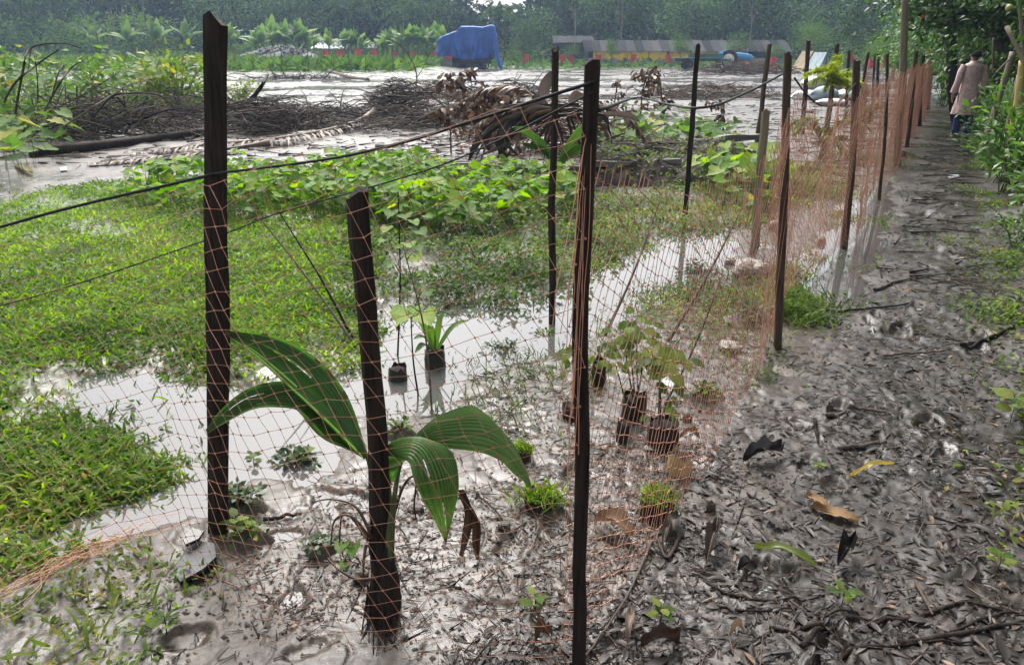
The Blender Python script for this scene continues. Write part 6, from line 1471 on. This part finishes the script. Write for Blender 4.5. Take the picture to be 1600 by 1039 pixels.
# the wood behind
def wood():
    mb = MB(); tk = MB(); n = 0; g = np.random.default_rng(5)
    for k in range(150):
        u = -150 + 1900 * (k + g.random()) / 150; Y = g.uniform(116, 150); p = at(u, 95, Y); z0 = .25; vtop = np.interp(u, [-150, 250, 560, 700, 745, 775, 800, 835, 860, 1000, 1750], [-50, -50, -40, -10, 34, 50, 48, 36, -10, -50, -60]) + g.uniform(-4, 12); hh = at(u, vtop, Y)[2]; tk.tube([(p[0], Y, 0), (p[0] + g.normal(0, .3), Y, hh * .5), (p[0] + g.normal(0, .6), Y, hh * .9)], [.2, .15, .06], 5)
        for q in range(34):
            c = np.array((p[0] + g.normal(0, 2.6), Y + g.normal(0, 2.2), hh * (.02 + .95 * g.random() ** .8))); m_ = 22; P = c + g.normal(0, 1, (m_, 3)) * (1.0, .9, .65); A = nrm(P - c) + g.normal(0, .5, (m_, 3)) + (0, 0, -.2); N = g.normal(0, .45, (m_, 3)) + (0, -.2, 1)
            mb.cards(P, A, N, 1.15 * g.uniform(.6, 1.3, m_), .7, LEAF2, np.clip(g.uniform(.0, .95) + g.normal(0, .08, m_), 0, 1))
    o = obj('far_wood', mb, M['wood_far'], kind='stuff', label='hazy dark wood closing the far side of the field'); obj('far_wood_trunks', tk, M['bark'], kind='stuff', label='trunks of the hazy far wood')
wood()
# undergrowth line on the left behind the field
mb = MB(); g = np.random.default_rng(6)
for k in range(420):
    u = g.uniform(-150, 700) if k < 300 else g.uniform(780, 1400); Y = g.uniform(100, 112); p = at(u, 95, Y); hh = g.uniform(.5, 5.6) if u < 340 else g.uniform(.4, 2.2); m_ = 40; c = np.array((p[0], Y, hh)); P = c + g.normal(0, 1, (m_, 3)) * (1.2, .8, .6); A = nrm(P - c) + g.normal(0, .5, (m_, 3)); mb.cards(P, A, g.normal(0, .4, (m_, 3)) + (0, -.2, 1), .6, .3, LEAF2, np.clip(g.uniform(.1, .9) + g.normal(0, .1, m_), 0, 1))
obj('undergrowth', mb, M['tree_light'], kind='stuff', label='bushy undergrowth at the foot of the wood')
# banana plants
def banana_proto(seedv, h=4.5):
    g = np.random.default_rng(seedv); st = MB(); st.tube([(0, 0, -.2), (.05, 0, h * .3), (0, .05, h * .55)], [.17, .14, .09], 8); s = st.mesh('pseudostem'); s.materials.append(M['stem']); lv = []
    for k in range(9):
        a = k * 2.4 + g.random(); el = g.uniform(.5, 1.3) if k < 6 else 1.45; L = h * g.uniform(.45, .6); d = np.array((math.cos(a) * math.cos(el), math.sin(a) * math.cos(el), math.sin(el))); p0 = np.array((0, 0, h * .5)); p1 = p0 + d * L * .55; p2 = p0 + d * L + np.array((math.cos(a), math.sin(a), 0)) * L * .25 * (k < 6) - (0, 0, L * .30 * (1.45 - el)); c = curve_pts([p0, p1, p2], 12); tan = nrm(np.gradient(c, axis=0)); S = nrm(np.cross(tan, (0.01, 0.02, 1.0))) if el < 1.4 else nrm(np.cross(tan, (1., .2, 0)))
        t = np.linspace(0, 1, 12); ww = .46 * np.sin(np.clip(t * .95 + .05, 0, 1) ** 1.3 * math.pi) ** .6 * g.uniform(.8, 1.1) * h / 4.5; v = np.array((-1, -.5, 0, .5, 1)); P = c[:, None] + S[:, None] * (ww[:, None] * v[None])[..., None]; P[..., 2] -= (np.abs(v)[None] * ww[:, None] * .45); m_ = MB(); m_.grid(P, r=np.clip(g.uniform(.2, .9) + g.normal(0, .08, 44), 0, 1)); me = m_.mesh('banana_leaf'); me.materials.append(M['banana']); lv.append(me)
    return s, lv
BP = [banana_proto(1), banana_proto(2), banana_proto(3)]
def put_banana(u, vtop, Y, label, group):
    p = at(u, 95, Y); z0 = Hs(p[0], p[1]); s = (at(u, vtop, Y)[2] - z0) / 4.6; t = thing('banana_plant', label, 'banana plant', (p[0], p[1], z0), R.uniform(0, 6.28), group); st, lv = R.choice(BP)
    for nm, me in [('pseudostem', st)] + [('leaf', l) for l in lv]:
        o = bpy.data.objects.new(nm, me); COL.objects.link(o); o.parent = t; o.scale = (s, s, s)
_L = [(412, 38), (428, 26), (436, 34), (448, 32), (462, 40), (470, 30), (482, 38), (400, 48), (492, 48)]; _o = ordl([q[0] for q in _L])
for u, v in _L: put_banana(u, v, R.uniform(95, 99), 'banana plant in the clump behind the rubble mound, ' + _o[u], 'banana clump behind the rubble mound')
_L = [(516, 46), (540, 48), (550, 44), (558, 44), (566, 54)]; _o = ordl([q[0] for q in _L])
for u, v in _L: put_banana(u, v, 97 if u != 516 else 95, 'banana plant around the white roof, ' + _o[u], 'banana plants around the white roof')
_L = [(606, 48), (614, 40), (622, 46), (630, 38), (638, 44), (646, 38), (654, 40), (662, 38), (668, 46), (676, 38), (684, 36), (692, 42), (600, 56)]; _o = ordl([q[0] for q in _L])
for u, v in _L: put_banana(u, v, R.uniform(92, 97), 'banana plant in the row left of the blue tarpaulin, ' + _o[u], 'banana row left of the blue tarpaulin')
_L = [(152, 36), (205, 34), (250, 30), (296, 32), (350, 26), (366, 38)]; _o = ordl([q[0] for q in _L])
for u, v in _L: put_banana(u, v, R.uniform(99, 104), 'banana plant in the hazy bushes at upper left, ' + _o[u], 'banana plants in the hazy bushes at upper left')
# coconut palms in the haze
def coco(label, u, vtop, Y, n=15, fl=4.2, seedv=0):
    g = np.random.default_rng(seedv); p = at(u, 95, Y); z0 = Hs(p[0], p[1]); h = at(u, vtop, Y)[2] - z0; t = thing('coconut_palm', label, 'palm', (p[0], p[1], z0)); mb = MB(); mb.tube(curve_pts([(0, 0, -.3), (g.normal(0, .2), 0, h * .5), (g.normal(0, .4), 0, h)], 10), np.linspace(.2, .12, 10), 8); obj('trunk', mb, M['bark'], t); top = mb.V[-1][-1].copy()
    for k in range(n):
        a = k * 2.4; el = g.uniform(-.1, 1.2); d = np.array((math.cos(a) * math.cos(el), math.sin(a) * math.cos(el), math.sin(el))); c = curve_pts([top, top + d * fl * .5, top + d * fl * .8 + np.array((math.cos(a), math.sin(a), 0)) * .8 - (0, 0, fl * .35)], 18); tan = nrm(np.gradient(c, axis=0)); fm = MB(); fm.tube(c, np.linspace(.05, .015, 18), 4, cap=False)
        for s in (-1, 1):
            S = nrm(np.cross(tan, (0, 0, 1.0))) * s; A = S * .7 + tan * .6 + np.array((0, 0, -.6)); P = np.repeat(c[3:], 2, 0); fm.cards(P, np.repeat(A[3:], 2, 0) + g.normal(0, .1, (30, 3)), np.array((0, 0, 1)) + g.normal(0, .2, (30, 3)), .9, .12, LEAF2, g.random(30))
        obj('frond', fm, M['tree'], t)
coco('coconut palm in the haze above the banana row', 548, 18, 110, seedv=1); coco('coconut palm left of the blue tarpaulin, high in the haze', 645, 30, 105, seedv=2); coco('coconut palm arching at the upper left corner', 100, 0, 106, fl=5.5, seedv=3); coco('coconut palm right of the blue tarpaulin', 790, 35, 104, seedv=4); coco('coconut palm at the far upper left edge', 15, 5, 110, fl=5, seedv=5)
# ------------------------------------------------------------------ right side: hedge, trees, bamboo, man
def shrub_meshes(seedv, rx=.5, h=.8, nl=260, leaf=.11, mat=None, wr=.42, tmpl=LEAF6, nst=9):
    g = np.random.default_rng(seedv); st = MB(); lv = MB(); tips = []
    for k in range(nst):
        a = g.uniform(0, 6.28); e = np.array((math.cos(a) * rx * g.uniform(.2, 1), math.sin(a) * rx * g.uniform(.2, 1), h * g.uniform(.5, 1))); c = curve_pts([(g.normal(0, .04), g.normal(0, .04), -.05), e * (.4, .4, .6), e], 9); st.tube(c, np.linspace(.009, .003, 9), 4); tips.append(c[3:])
    tips = np.concatenate(tips); P = tips[g.integers(0, len(tips), nl)] + g.normal(0, 1, (nl, 3)) * (rx * .18, rx * .18, h * .10); P[:, 2] = np.maximum(P[:, 2], .03)
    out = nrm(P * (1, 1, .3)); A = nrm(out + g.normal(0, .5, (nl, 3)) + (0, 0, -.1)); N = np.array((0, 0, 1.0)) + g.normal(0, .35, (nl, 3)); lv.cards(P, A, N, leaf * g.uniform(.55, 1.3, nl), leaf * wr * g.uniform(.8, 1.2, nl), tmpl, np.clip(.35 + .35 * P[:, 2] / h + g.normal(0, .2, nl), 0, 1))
    a = st.mesh('stems'); a.materials.append(M['stem']); b = lv.mesh('foliage'); b.materials.append(mat or M['shrub']); return a, b
def put(protos, names, name, label, cat, loc, s, rz=None, group=None, sz=None):
    t = thing(name, label, cat, tuple(loc), R.uniform(0, 6.28) if rz is None else rz, group)
    for nm, me in zip(names, protos):
        o = bpy.data.objects.new(nm, me); COL.objects.link(o); o.parent = t; o.scale = (s, s, sz or s)
    return t
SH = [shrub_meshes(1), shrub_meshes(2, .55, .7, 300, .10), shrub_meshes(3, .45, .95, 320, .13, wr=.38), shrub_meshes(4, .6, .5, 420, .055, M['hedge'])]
def edge(y, d): x = float(fx(y)) + d; return (x, y, Hs(x, y))
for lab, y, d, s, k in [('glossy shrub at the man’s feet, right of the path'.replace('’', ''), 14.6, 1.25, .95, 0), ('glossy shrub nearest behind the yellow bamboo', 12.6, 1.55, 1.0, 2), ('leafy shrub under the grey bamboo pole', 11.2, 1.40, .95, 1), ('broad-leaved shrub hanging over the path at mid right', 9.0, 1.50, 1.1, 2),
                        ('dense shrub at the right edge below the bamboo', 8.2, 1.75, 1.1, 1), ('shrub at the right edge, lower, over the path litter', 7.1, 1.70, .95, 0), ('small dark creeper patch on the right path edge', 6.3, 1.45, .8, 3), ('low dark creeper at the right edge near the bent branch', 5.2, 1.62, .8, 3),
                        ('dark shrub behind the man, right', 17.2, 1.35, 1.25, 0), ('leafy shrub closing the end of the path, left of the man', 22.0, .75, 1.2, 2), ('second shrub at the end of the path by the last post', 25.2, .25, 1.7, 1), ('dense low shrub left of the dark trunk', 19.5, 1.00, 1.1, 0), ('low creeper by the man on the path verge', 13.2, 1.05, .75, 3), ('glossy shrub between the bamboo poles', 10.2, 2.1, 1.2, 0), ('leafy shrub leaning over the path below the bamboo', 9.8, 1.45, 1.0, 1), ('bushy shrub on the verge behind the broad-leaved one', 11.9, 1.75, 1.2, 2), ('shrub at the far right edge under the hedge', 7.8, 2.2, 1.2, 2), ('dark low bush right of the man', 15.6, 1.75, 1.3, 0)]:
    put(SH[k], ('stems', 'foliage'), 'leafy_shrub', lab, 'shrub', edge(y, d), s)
SY = shrub_meshes(9, .6, .95, 420, .11, leafmat('yellowing_leaves', [(0, (.04, .09, .02)), (.5, (.11, .18, .035)), (.85, (.24, .26, .05)), (1, (.42, .28, .05))], .4, .5, .2, 4), wr=.6, nst=16)
for lab, u, v, s, pr in [('tall yellowing shrub left of the squared post', 285, 186, 1.75, SY), ('yellow-green bush left of the tall yellowing shrub', 225, 184, 1.35, SY), ('leafy green bush over the dark tangle at left', 160, 186, 1.35, SH[2]), ('green bush behind the arched dead branches', 85, 182, 1.5, SH[0]), ('green bush at the far left edge', 15, 184, 1.5, SH[2]), ('low green bush right of the squared post, behind the tangle', 375, 180, .95, SY)]:
    q = G(u, v); put(pr, ('stems', 'foliage'), 'leafy_shrub', lab, 'shrub', (q[0], q[1], Hs(q[0], q[1])), s)
for lab, y, d, s, k in [('shrub at the right edge beside the mid path', 5.6, 1.8, .8, 1), ('shrub at the right edge below the overhanging one', 6.6, 1.8, .9, 0), ('small shrub at the right edge of the near path', 4.4, 1.62, .5, 2)]:
    put(SH[k], ('stems', 'foliage'), 'leafy_shrub', lab, 'shrub', edge(y, d), s)
# trees of the right-hand hedge
HT = [tree_meshes(11, 6.0, 1.9, .52, 60, 190, .15, .09, mat=M['hedge']), tree_meshes(12, 6.5, 2.2, .50, 66, 190, .16, .12, mat=M['hedge']), tree_meshes(13, 5.0, 1.6, .50, 44, 170, .15, .07, mat=M['shrub'])]
for lab, y, d, s, k in [('dark leafy tree right behind the man', 18.5, 2.3, 1.0, 1), ('dense dark tree at the end of the path', 24.5, 1.9, 1.0, 0), ('leafy tree beyond the last fence post', 29.0, .3, 1.0, 2), ('dark tree overhanging the path above the man', 16.3, 3.0, 1.05, 0), ('hedge tree behind the grey bamboo poles', 14.0, 3.6, .95, 1), ('brighter leafy tree at the right picture edge', 11.0, 3.9, .85, 2),
                        ('hedge tree at right, out past the bamboo', 8.6, 4.4, .95, 0), ('dark hedge tree far right beyond the path', 21.0, 3.8, 1.1, 1), ('dark tree filling the gap behind the path end', 27.5, 3.2, 1.15, 0), ('tree at the right edge of the near path', 5.6, 4.8, .95, 1), ('light leafy tree above the last fence posts', 33.0, -1.2, .75, 2), ('dark tree right of the light leafy tree', 34.0, 3.0, 1.2, 0)]:
    put(HT[k], ('trunk', 'crown'), 'hedge_tree', lab, 'tree', edge(y, d), s)
for lab, y, d, s in [('bright leafy sapling at the right edge among the bamboo', 10.2, 3.3, .62), ('bright leafy sapling nearest the right edge, before the bamboo', 8.6, 3.35, .55), ('bright leafy sapling behind the yellow bamboo stem', 12.6, 3.1, .62), ('dense young tree just right of the man, behind him', 19.3, 1.75, .8), ('dense young tree deeper in the hedge right of the man', 21.5, 2.0, .9), ('young tree closing the gap behind the dark trunk', 23.5, 1.35, .8)]:
    put(HT[2], ('trunk', 'crown'), 'leafy_sapling', lab, 'tree', edge(y, d), s)
# overhanging branch with fruit
ov = thing('overhanging_branch', 'dark leafy branch with red flowers hanging over the tall pole, top right', 'branch', tuple(at(1560, 60, 14.5)))
ob = np.array(ov.location); lv = MB(); bm = MB()
for tip in [(1385, 8), (1400, -5), (1418, 25), (1440, 35), (1430, 12), (1460, 45), (1470, 15), (1455, -10), (1530, 5), (1380, -15), (1560, 20), (1515, 20), (1545, 30), (1575, 50)]:
    e = at(tip[0], tip[1], 14.5 + R.uniform(-.7, .7)) - ob; c = curve_pts([(0, 0, .2), e * .5 + (0, 0, .25), e], 12); bm.tube(c, np.linspace(.022, .006, 12), 5); k = 190; P = c[rng.integers(4, 12, k)] + rng.normal(0, .16, (k, 3)); lv.cards(P, rdir(k, -.9, .4), np.array((0, -.2, 1)) + rng.normal(0, .5, (k, 3)), .13 * rng.uniform(.6, 1.2, k), .06, LEAF6)
obj('limbs', bm, M['bark'], ov); obj('foliage', lv, M['hedge'], ov, kind='stuff')
M['flower'] = solid('red_flower', (.45, .02, .02), (.65, .05, .04), .5, 20); M['fruit'] = solid('green_fruit', (.22, .25, .06), (.34, .36, .10), .4, 14, .1)
def ball(name, p, r, mat, **k):
    mb = MB(); n = 10; P = np.array([[(r * math.sin(math.pi * i / n) * math.cos(2 * math.pi * j / 14), r * math.sin(math.pi * i / n) * math.sin(2 * math.pi * j / 14), r * 1.05 * math.cos(math.pi * i / n) + (.15 * r if i == 0 else 0)) for j in range(14)] for i in range(n + 1)]); mb.grid(P, closed_u=True); return mb
def fruit(label, u, v, Y, px):
    p = at(u, v, Y); r = px2m(px, Y) / 2; t = thing('fruit', label, 'fruit', tuple(p)); obj('rind', ball('f', p, r, None), M['fruit'], t); mb = MB(); mb.tube([(0, 0, r), (.01, 0, r + .12)], [.006, .004], 5); obj('stalk', mb, M['stem'], t)
fruit('round green fruit hanging in front of the tall grey pole', 1412, 20, 13.6, 13); fruit('round green fruit at the upper right edge', 1577, 13, 11.0, 10)
for u, v, Y in ((1441, 26, 14.0), (1452, 80, 15.0)):
    p = at(u, v, Y) - ob; mb = MB(); mb.cards(np.repeat(p[None], 9, 0), rdir(9), rdir(9), .035, .03, LEAF6); obj('flower', mb, M['flower'], ov)
# tall grey pole and dark trunk
mb = MB(); b = G(1404, 262); b = np.array((b[0] + .10, b[1] + .25, 0)); tp_ = at(1414, 12, b[1]); t2 = at(1416, -60, b[1]); mb.tube([b - (0, 0, .2), (b + tp_) / 2 + (.02, 0, 0), tp_, t2], [.05, .052, .048, .045], 9, jit=.05); obj('tall_pole', mb, M['bamboo_grey'], label='tall grey bamboo pole beside the fifth path post', cat='pole')
mb = MB(); e = edge(18.8, .95); p0 = np.array(e); mb.tube([(0, 0, -.2), at(1488, 130, 18.8) - p0, at(1486, 40, 18.8) - p0, at(1478, -60, 18.8) - p0], [.15, .13, .11, .09], 9, jit=.08); _t = thing('slim_tree', 'dark slim tree just left of the man', 'tree', e); obj('trunk', mb, M['post'], _t); _c = obj('crown', HT[2][1], None, _t); _c.location = (0, 0, 2.2)
mb = MB(); p0 = np.array(edge(15.0, 3.0)); mb.tube([(0, 0, -.2), at(1560, 60, 15.0) - p0, at(1552, -60, 15.0) - p0], [.17, .14, .11], 9, jit=.08); _t = thing('hedge_tree', 'thick dark-trunked tree in the hedge right of the man', 'tree', tuple(p0)); obj('trunk', mb, M['bark'], _t); _c = obj('crown', HT[2][1], None, _t); _c.location = (0, 0, 2.4)
for lab, ub, ut, Y, w, mt in [('pale grey bamboo pole slanting up right of the man', (1532, 235), (1583, 82), 12.2, 9, 'bamboo_grey'), ('thin grey stick beside the slanting bamboo pole', (1546, 245), (1556, 140), 12.0, 4, 'bamboo_grey'), ('second slanting grey pole, closer to the edge', (1556, 262), (1592, 118), 11.2, 6, 'bamboo_grey'), ('yellow bamboo stem at the right edge', (1572, 262), (1600, 95), 11.0, 13, 'bamboo'), ('paler yellow bamboo stem left of the brightest one', (1563, 255), (1590, 130), 11.4, 7, 'bamboo'), ('dark bent branch at the right edge, in front of the bamboo', (1583, 300), (1606, 190), 9.2, 9, 'bark'), ('broken bare stick poking out of leaves, upper right', (1590, 80), (1573, 42), 11.0, 6, 'bamboo_grey'), ('straight thin pole at the top right corner', (1600, 120), (1590, -20), 11.6, 5, 'bamboo_grey')]:
    a = at(ub[0], ub[1], Y); z = Hs(a[0], a[1]); b_ = at(ut[0], ut[1], Y + .2)
    if a[2] > z + .1: a = a + (a - b_) * ((a[2] - z) / max(.2, (b_ - a)[2]))
    w_ = px2m(w, Y) / 2; n = 17; c = curve_pts([a - (0, 0, .1), (a + b_) / 2 + (.02, 0, 0), b_], n); rr = np.full(n, w_); 
    if 'bamboo' in mt: rr[::4] *= 1.12
    mb = MB(); mb.tube(c - a, rr, 8); obj('bamboo_pole' if 'bamboo' in mt else 'dead_branch', mb, M[mt], label=lab, cat='pole', loc=tuple(a))
# cord with a dangling loop
mb = MB(); mb.tube(curve_pts([at(1552, 60, 12), at(1551, 90, 12), at(1553, 115, 12), at(1566, 104, 12), at(1578, 92, 12)], 30), .012, 5); obj('hanging_vine', mb, M['bamboo_grey'], label='thin hanging vine loop at the right of the hedge', cat='vine')
sb = np.array(edge(15.2, 1.9)); mb = MB(); n, m = 10, 14
P = np.array([[(.32 * math.sin(math.pi * i / 9) * math.cos(6.283 * j / 14) * (1 + .15 * math.sin(3 * j)), .25 * math.sin(math.pi * i / 9) * math.sin(6.283 * j / 14), .34 - .42 * math.cos(math.pi * i / 9)) for j in range(14)] for i in range(10)]); mb.grid(P, closed_u=True); obj('sack', mb, M['tent2'], label='grey bundle half hidden in the hedge right of the man', cat='sack', loc=tuple(sb + (0, 0, .35)))
# rope from the tall pole to the last posts
mb = MB(); mb.tube(curve_pts([at(1415, 66, 12.1), at(1434, 76, 14), at(1455, 82, 17)], 20), .008, 4); obj('rope', mb, M['paper'], label='pale cord from the tall pole to the far posts', cat='rope')

# ------------------------------------------------------------------ the man
M['skin'] = solid('skin', (.30, .175, .12), (.38, .235, .165), .55, 10, 0, .35); M['hair'] = solid('hair', (.008, .007, .007), (.02, .017, .015), .5, 40, .3, .3); M['navy'] = solid('navy_cloth', (.015, .03, .09), (.03, .055, .14), .8, 8, .2, .2); M['shoe'] = solid('sandal', (.03, .022, .018), (.06, .045, .035), .6)
def kurta_mat():
    m, nt, N, L, out = newmat('pink_printed_cloth'); tc = N.new('ShaderNodeTexCoord'); n1 = noise_node(nt, 14, 4, .7, tc.outputs['Object']); n2 = noise_node(nt, 42, 2, .5, tc.outputs['Object']); r1 = ramp(nt, [(.3, (.56, .36, .36)), (.5, (.72, .54, .52)), (.7, (.80, .66, .63))], n1.outputs['Fac']); r2 = ramp(nt, [(.40, (.45, .33, .36)), (.52, (1, 1, 1))], n2.outputs['Fac']); mx = N.new('ShaderNodeMix'); mx.data_type = 'RGBA'; mx.blend_type = 'MULTIPLY'; mx.inputs['Factor'].default_value = .35; L.new(r1.outputs[0], mx.inputs['A']); L.new(r2.outputs[0], mx.inputs['B']); p = N.new('ShaderNodeBsdfPrincipled'); p.inputs['Roughness'].default_value = .85; p.inputs['Specular IOR Level'].default_value = .15; L.new(mx.outputs['Result'], p.inputs['Base Color']); L.new(p.outputs[0], out.inputs['Surface']); return m
M['kurta'] = kurta_mat()
def man():
    b = G(1500, 216); z0 = Hs(b[0], b[1]); t = thing('person', 'man in a long pink printed shirt and blue trousers standing on the path, back turned', 'person', (b[0], b[1], z0), rz=rad(-8))
    J = {}; V = []; Ed = []; Rd = []
    def v(k, p, r): J[k] = len(V); V.append(p); Rd.append(r)
    def e(a, b): Ed.append((J[a], J[b]))
    v('pelvis', (0, 0, .86), (.145, .10)); v('waist', (0, 0, 1.02), (.14, .10)); v('chest', (0, -.01, 1.24), (.16, .11)); v('neckb', (0, 0, 1.385), (.06, .06)); v('neck', (0, .015, 1.43), (.05, .055)); v('jaw', (-.01, .035, 1.475), (.058, .07)); v('skull', (-.005, .01, 1.55), (.086, .104)); v('crown', (-.005, 0, 1.62), (.06, .075)); v('nose', (-.045, .115, 1.515), (.012, .014))
    for a, b_ in (('pelvis', 'waist'), ('waist', 'chest'), ('chest', 'neckb'), ('neckb', 'neck'), ('neck', 'jaw'), ('jaw', 'skull'), ('skull', 'crown'), ('skull', 'nose')): e(a, b_)
    for s, n in ((-1, 'l'), (1, 'r')):
        v('sh' + n, (s * .185, -.005, 1.33), (.055, .055)); v('el' + n, (s * .235, -.02, 1.05), (.042, .042)); w = (s * .25, .07 if s < 0 else .10, .83 if s < 0 else .86); v('wr' + n, w, (.026, .03)); v('pa' + n, (w[0], w[1] + .02, w[2] - .07), (.018, .038)); e('chest', 'sh' + n); e('sh' + n, 'el' + n); e('el' + n, 'wr' + n); e('wr' + n, 'pa' + n)
        for q, (dy, l) in enumerate(((-.025, .065), (-.008, .08), (.01, .078), (.027, .06))):
            v('f%d' % q + n, (w[0], w[1] + .025 + dy, w[2] - .115), (.009, .009)); v('g%d' % q + n, (w[0] - s * .015, w[1] + .03 + dy, w[2] - .115 - l * .8), (.0075, .0075)); e('pa' + n, 'f%d' % q + n); e('f%d' % q + n, 'g%d' % q + n)
        v('th' + n, (w[0] - s * .01, w[1] + .062, w[2] - .075), (.010, .010)); v('tt' + n, (w[0] - s * .02, w[1] + .075, w[2] - .115), (.008, .008)); e('pa' + n, 'th' + n); e('th' + n, 'tt' + n)
        st = .10 if s < 0 else -.02
        v('hip' + n, (s * .09, 0, .80), (.085, .085)); v('kn' + n, (s * .10, .02 + st * .3, .46), (.058, .06)); v('an' + n, (s * .105, -.02 + st * .3, .085), (.036, .042)); v('to' + n, (s * .125, .13 + st * .3, .035), (.038, .028)); e('pelvis', 'hip' + n); e('hip' + n, 'kn' + n); e('kn' + n, 'an' + n); e('an' + n, 'to' + n)
    me = bpy.data.meshes.new('body'); me.from_pydata(V, Ed, []); me.materials.append(M['skin']); o = bpy.data.objects.new('body', me); COL.objects.link(o); o.parent = t
    md = o.modifiers.new('skin', 'SKIN'); sv = me.skin_vertices[0].data
    for i, r in enumerate(Rd): sv[i].radius = r; sv[i].use_root = (i == 0)
    md.use_smooth_shade = True; o.modifiers.new('sub', 'SUBSURF').levels = 2; o.modifiers['sub'].render_levels = 2
    k = 28; th = np.linspace(0, 2 * math.pi, k, endpoint=False)
    def loft(rings, folds=0.0):
        P = np.array([[(cx + rx * math.copysign(abs(math.cos(a)) ** .85, math.cos(a)), cy + ry * math.sin(a), z) for a in th] for cx, cy, z, rx, ry in rings]); 
        if folds: f = np.clip((1.25 - P[..., 2]) / .7, 0, 1); d = folds * fbm(th[None] * 2.2 + P[..., 2] * 1.5, P[..., 2] * 2.5 + 3, 3) * f; P[..., 0] += d * np.cos(th)[None] * 1.5; P[..., 1] += d * np.sin(th)[None]
        mb = MB(); mb.grid(P, closed_u=True); return mb
    mb = loft([(0, .01, 1.435, .062, .066), (0, .0, 1.40, .10, .085), (0, -.005, 1.375, .16, .10), (0, -.01, 1.33, .185, .112), (0, -.01, 1.22, .175, .125), (0, 0, 1.08, .165, .125), (0, 0, .95, .17, .13), (0, .005, .80, .178, .14), (-.005, .01, .65, .188, .15), (-.01, .01, .52, .196, .16), (-.012, .01, .44, .20, .162)], .045)
    for s in (-1, 1): mb.tube(curve_pts([(s * .165, -.005, 1.35), (s * .215, -.012, 1.22), (s * .24, -.02, 1.05), (s * .252, .03, .93), (s * .253, .065 if s < 0 else .09, .855)], 14), np.interp(np.linspace(0, 1, 14), [0, .25, .6, 1], [.07, .068, .06, .062]), 14, cap=False)
    obj('long_shirt', mb, M['kurta'], t)
    mb = MB()
    for s in (-1, 1):
        st = .10 if s < 0 else -.02; mb.tube(curve_pts([(s * .085, 0, .84), (s * .092, .01, .66), (s * .10, .02 + st * .3, .46), (s * .105, -.02 + st * .3, .07)], 16), np.interp(np.linspace(0, 1, 16), [0, .5, 1], [.10, .082, .066]), 14)
    obj('trousers', mb, M['navy'], t)
    mb = MB(); n = 12; P = np.array([[(-.005 + .096 * math.sin(ph) * math.cos(a), -.008 + .114 * math.sin(ph) * math.sin(a) - .006, 1.56 + .09 * math.cos(ph)) for a in np.linspace(math.pi * .86, math.pi * 2.14, 16)] for ph in np.linspace(.95, 2.15, n)]); mb.grid(P); obj('hair', mb, M['hair'], t)
    for s in (-1, 1):
        mb = MB(); mb.tube([(s * .078 - .005, .01, 1.55), (s * .09 - .005, .0, 1.535), (s * .08 - .005, .012, 1.51)], [.012, .016, .01], 6); obj('ear', mb, M['skin'], t); mb = MB(); mb.tube([(s * .03 - .03, .092, 1.545), (s * .03 - .03, .10, 1.545)], .011, 8); obj('eye', mb, M['hair'], t)
        st = .10 if s < 0 else -.02; mb = MB(); mb.box((s * .12 - .048, -.08 + st * .3, 0), (s * .12 + .048, .19 + st * .3, .028)); mb.tube([(s * .12 - .045, .09 + st * .3, .02), (s * .12, .09 + st * .3, .075), (s * .12 + .045, .09 + st * .3, .02)], .012, 6); obj('sandal', mb, M['shoe'], t)
man()

# ------------------------------------------------------------------ haze
def haze():
    m, nt, N, L, out = newmat('humid_haze'); v = N.new('ShaderNodeVolumePrincipled'); v.inputs['Density'].default_value = HAZE; v.inputs['Color'].default_value = (.55, .74, 1.0, 1); v.inputs['Anisotropy'].default_value = .3; L.new(v.outputs[0], out.inputs['Volume'])
    mb = MB(); mb.box((-330, -330, -2.0), (330, 330, 24)); obj('haze', mb, m, smooth=False, kind='stuff')
HAZE = .0007
haze()
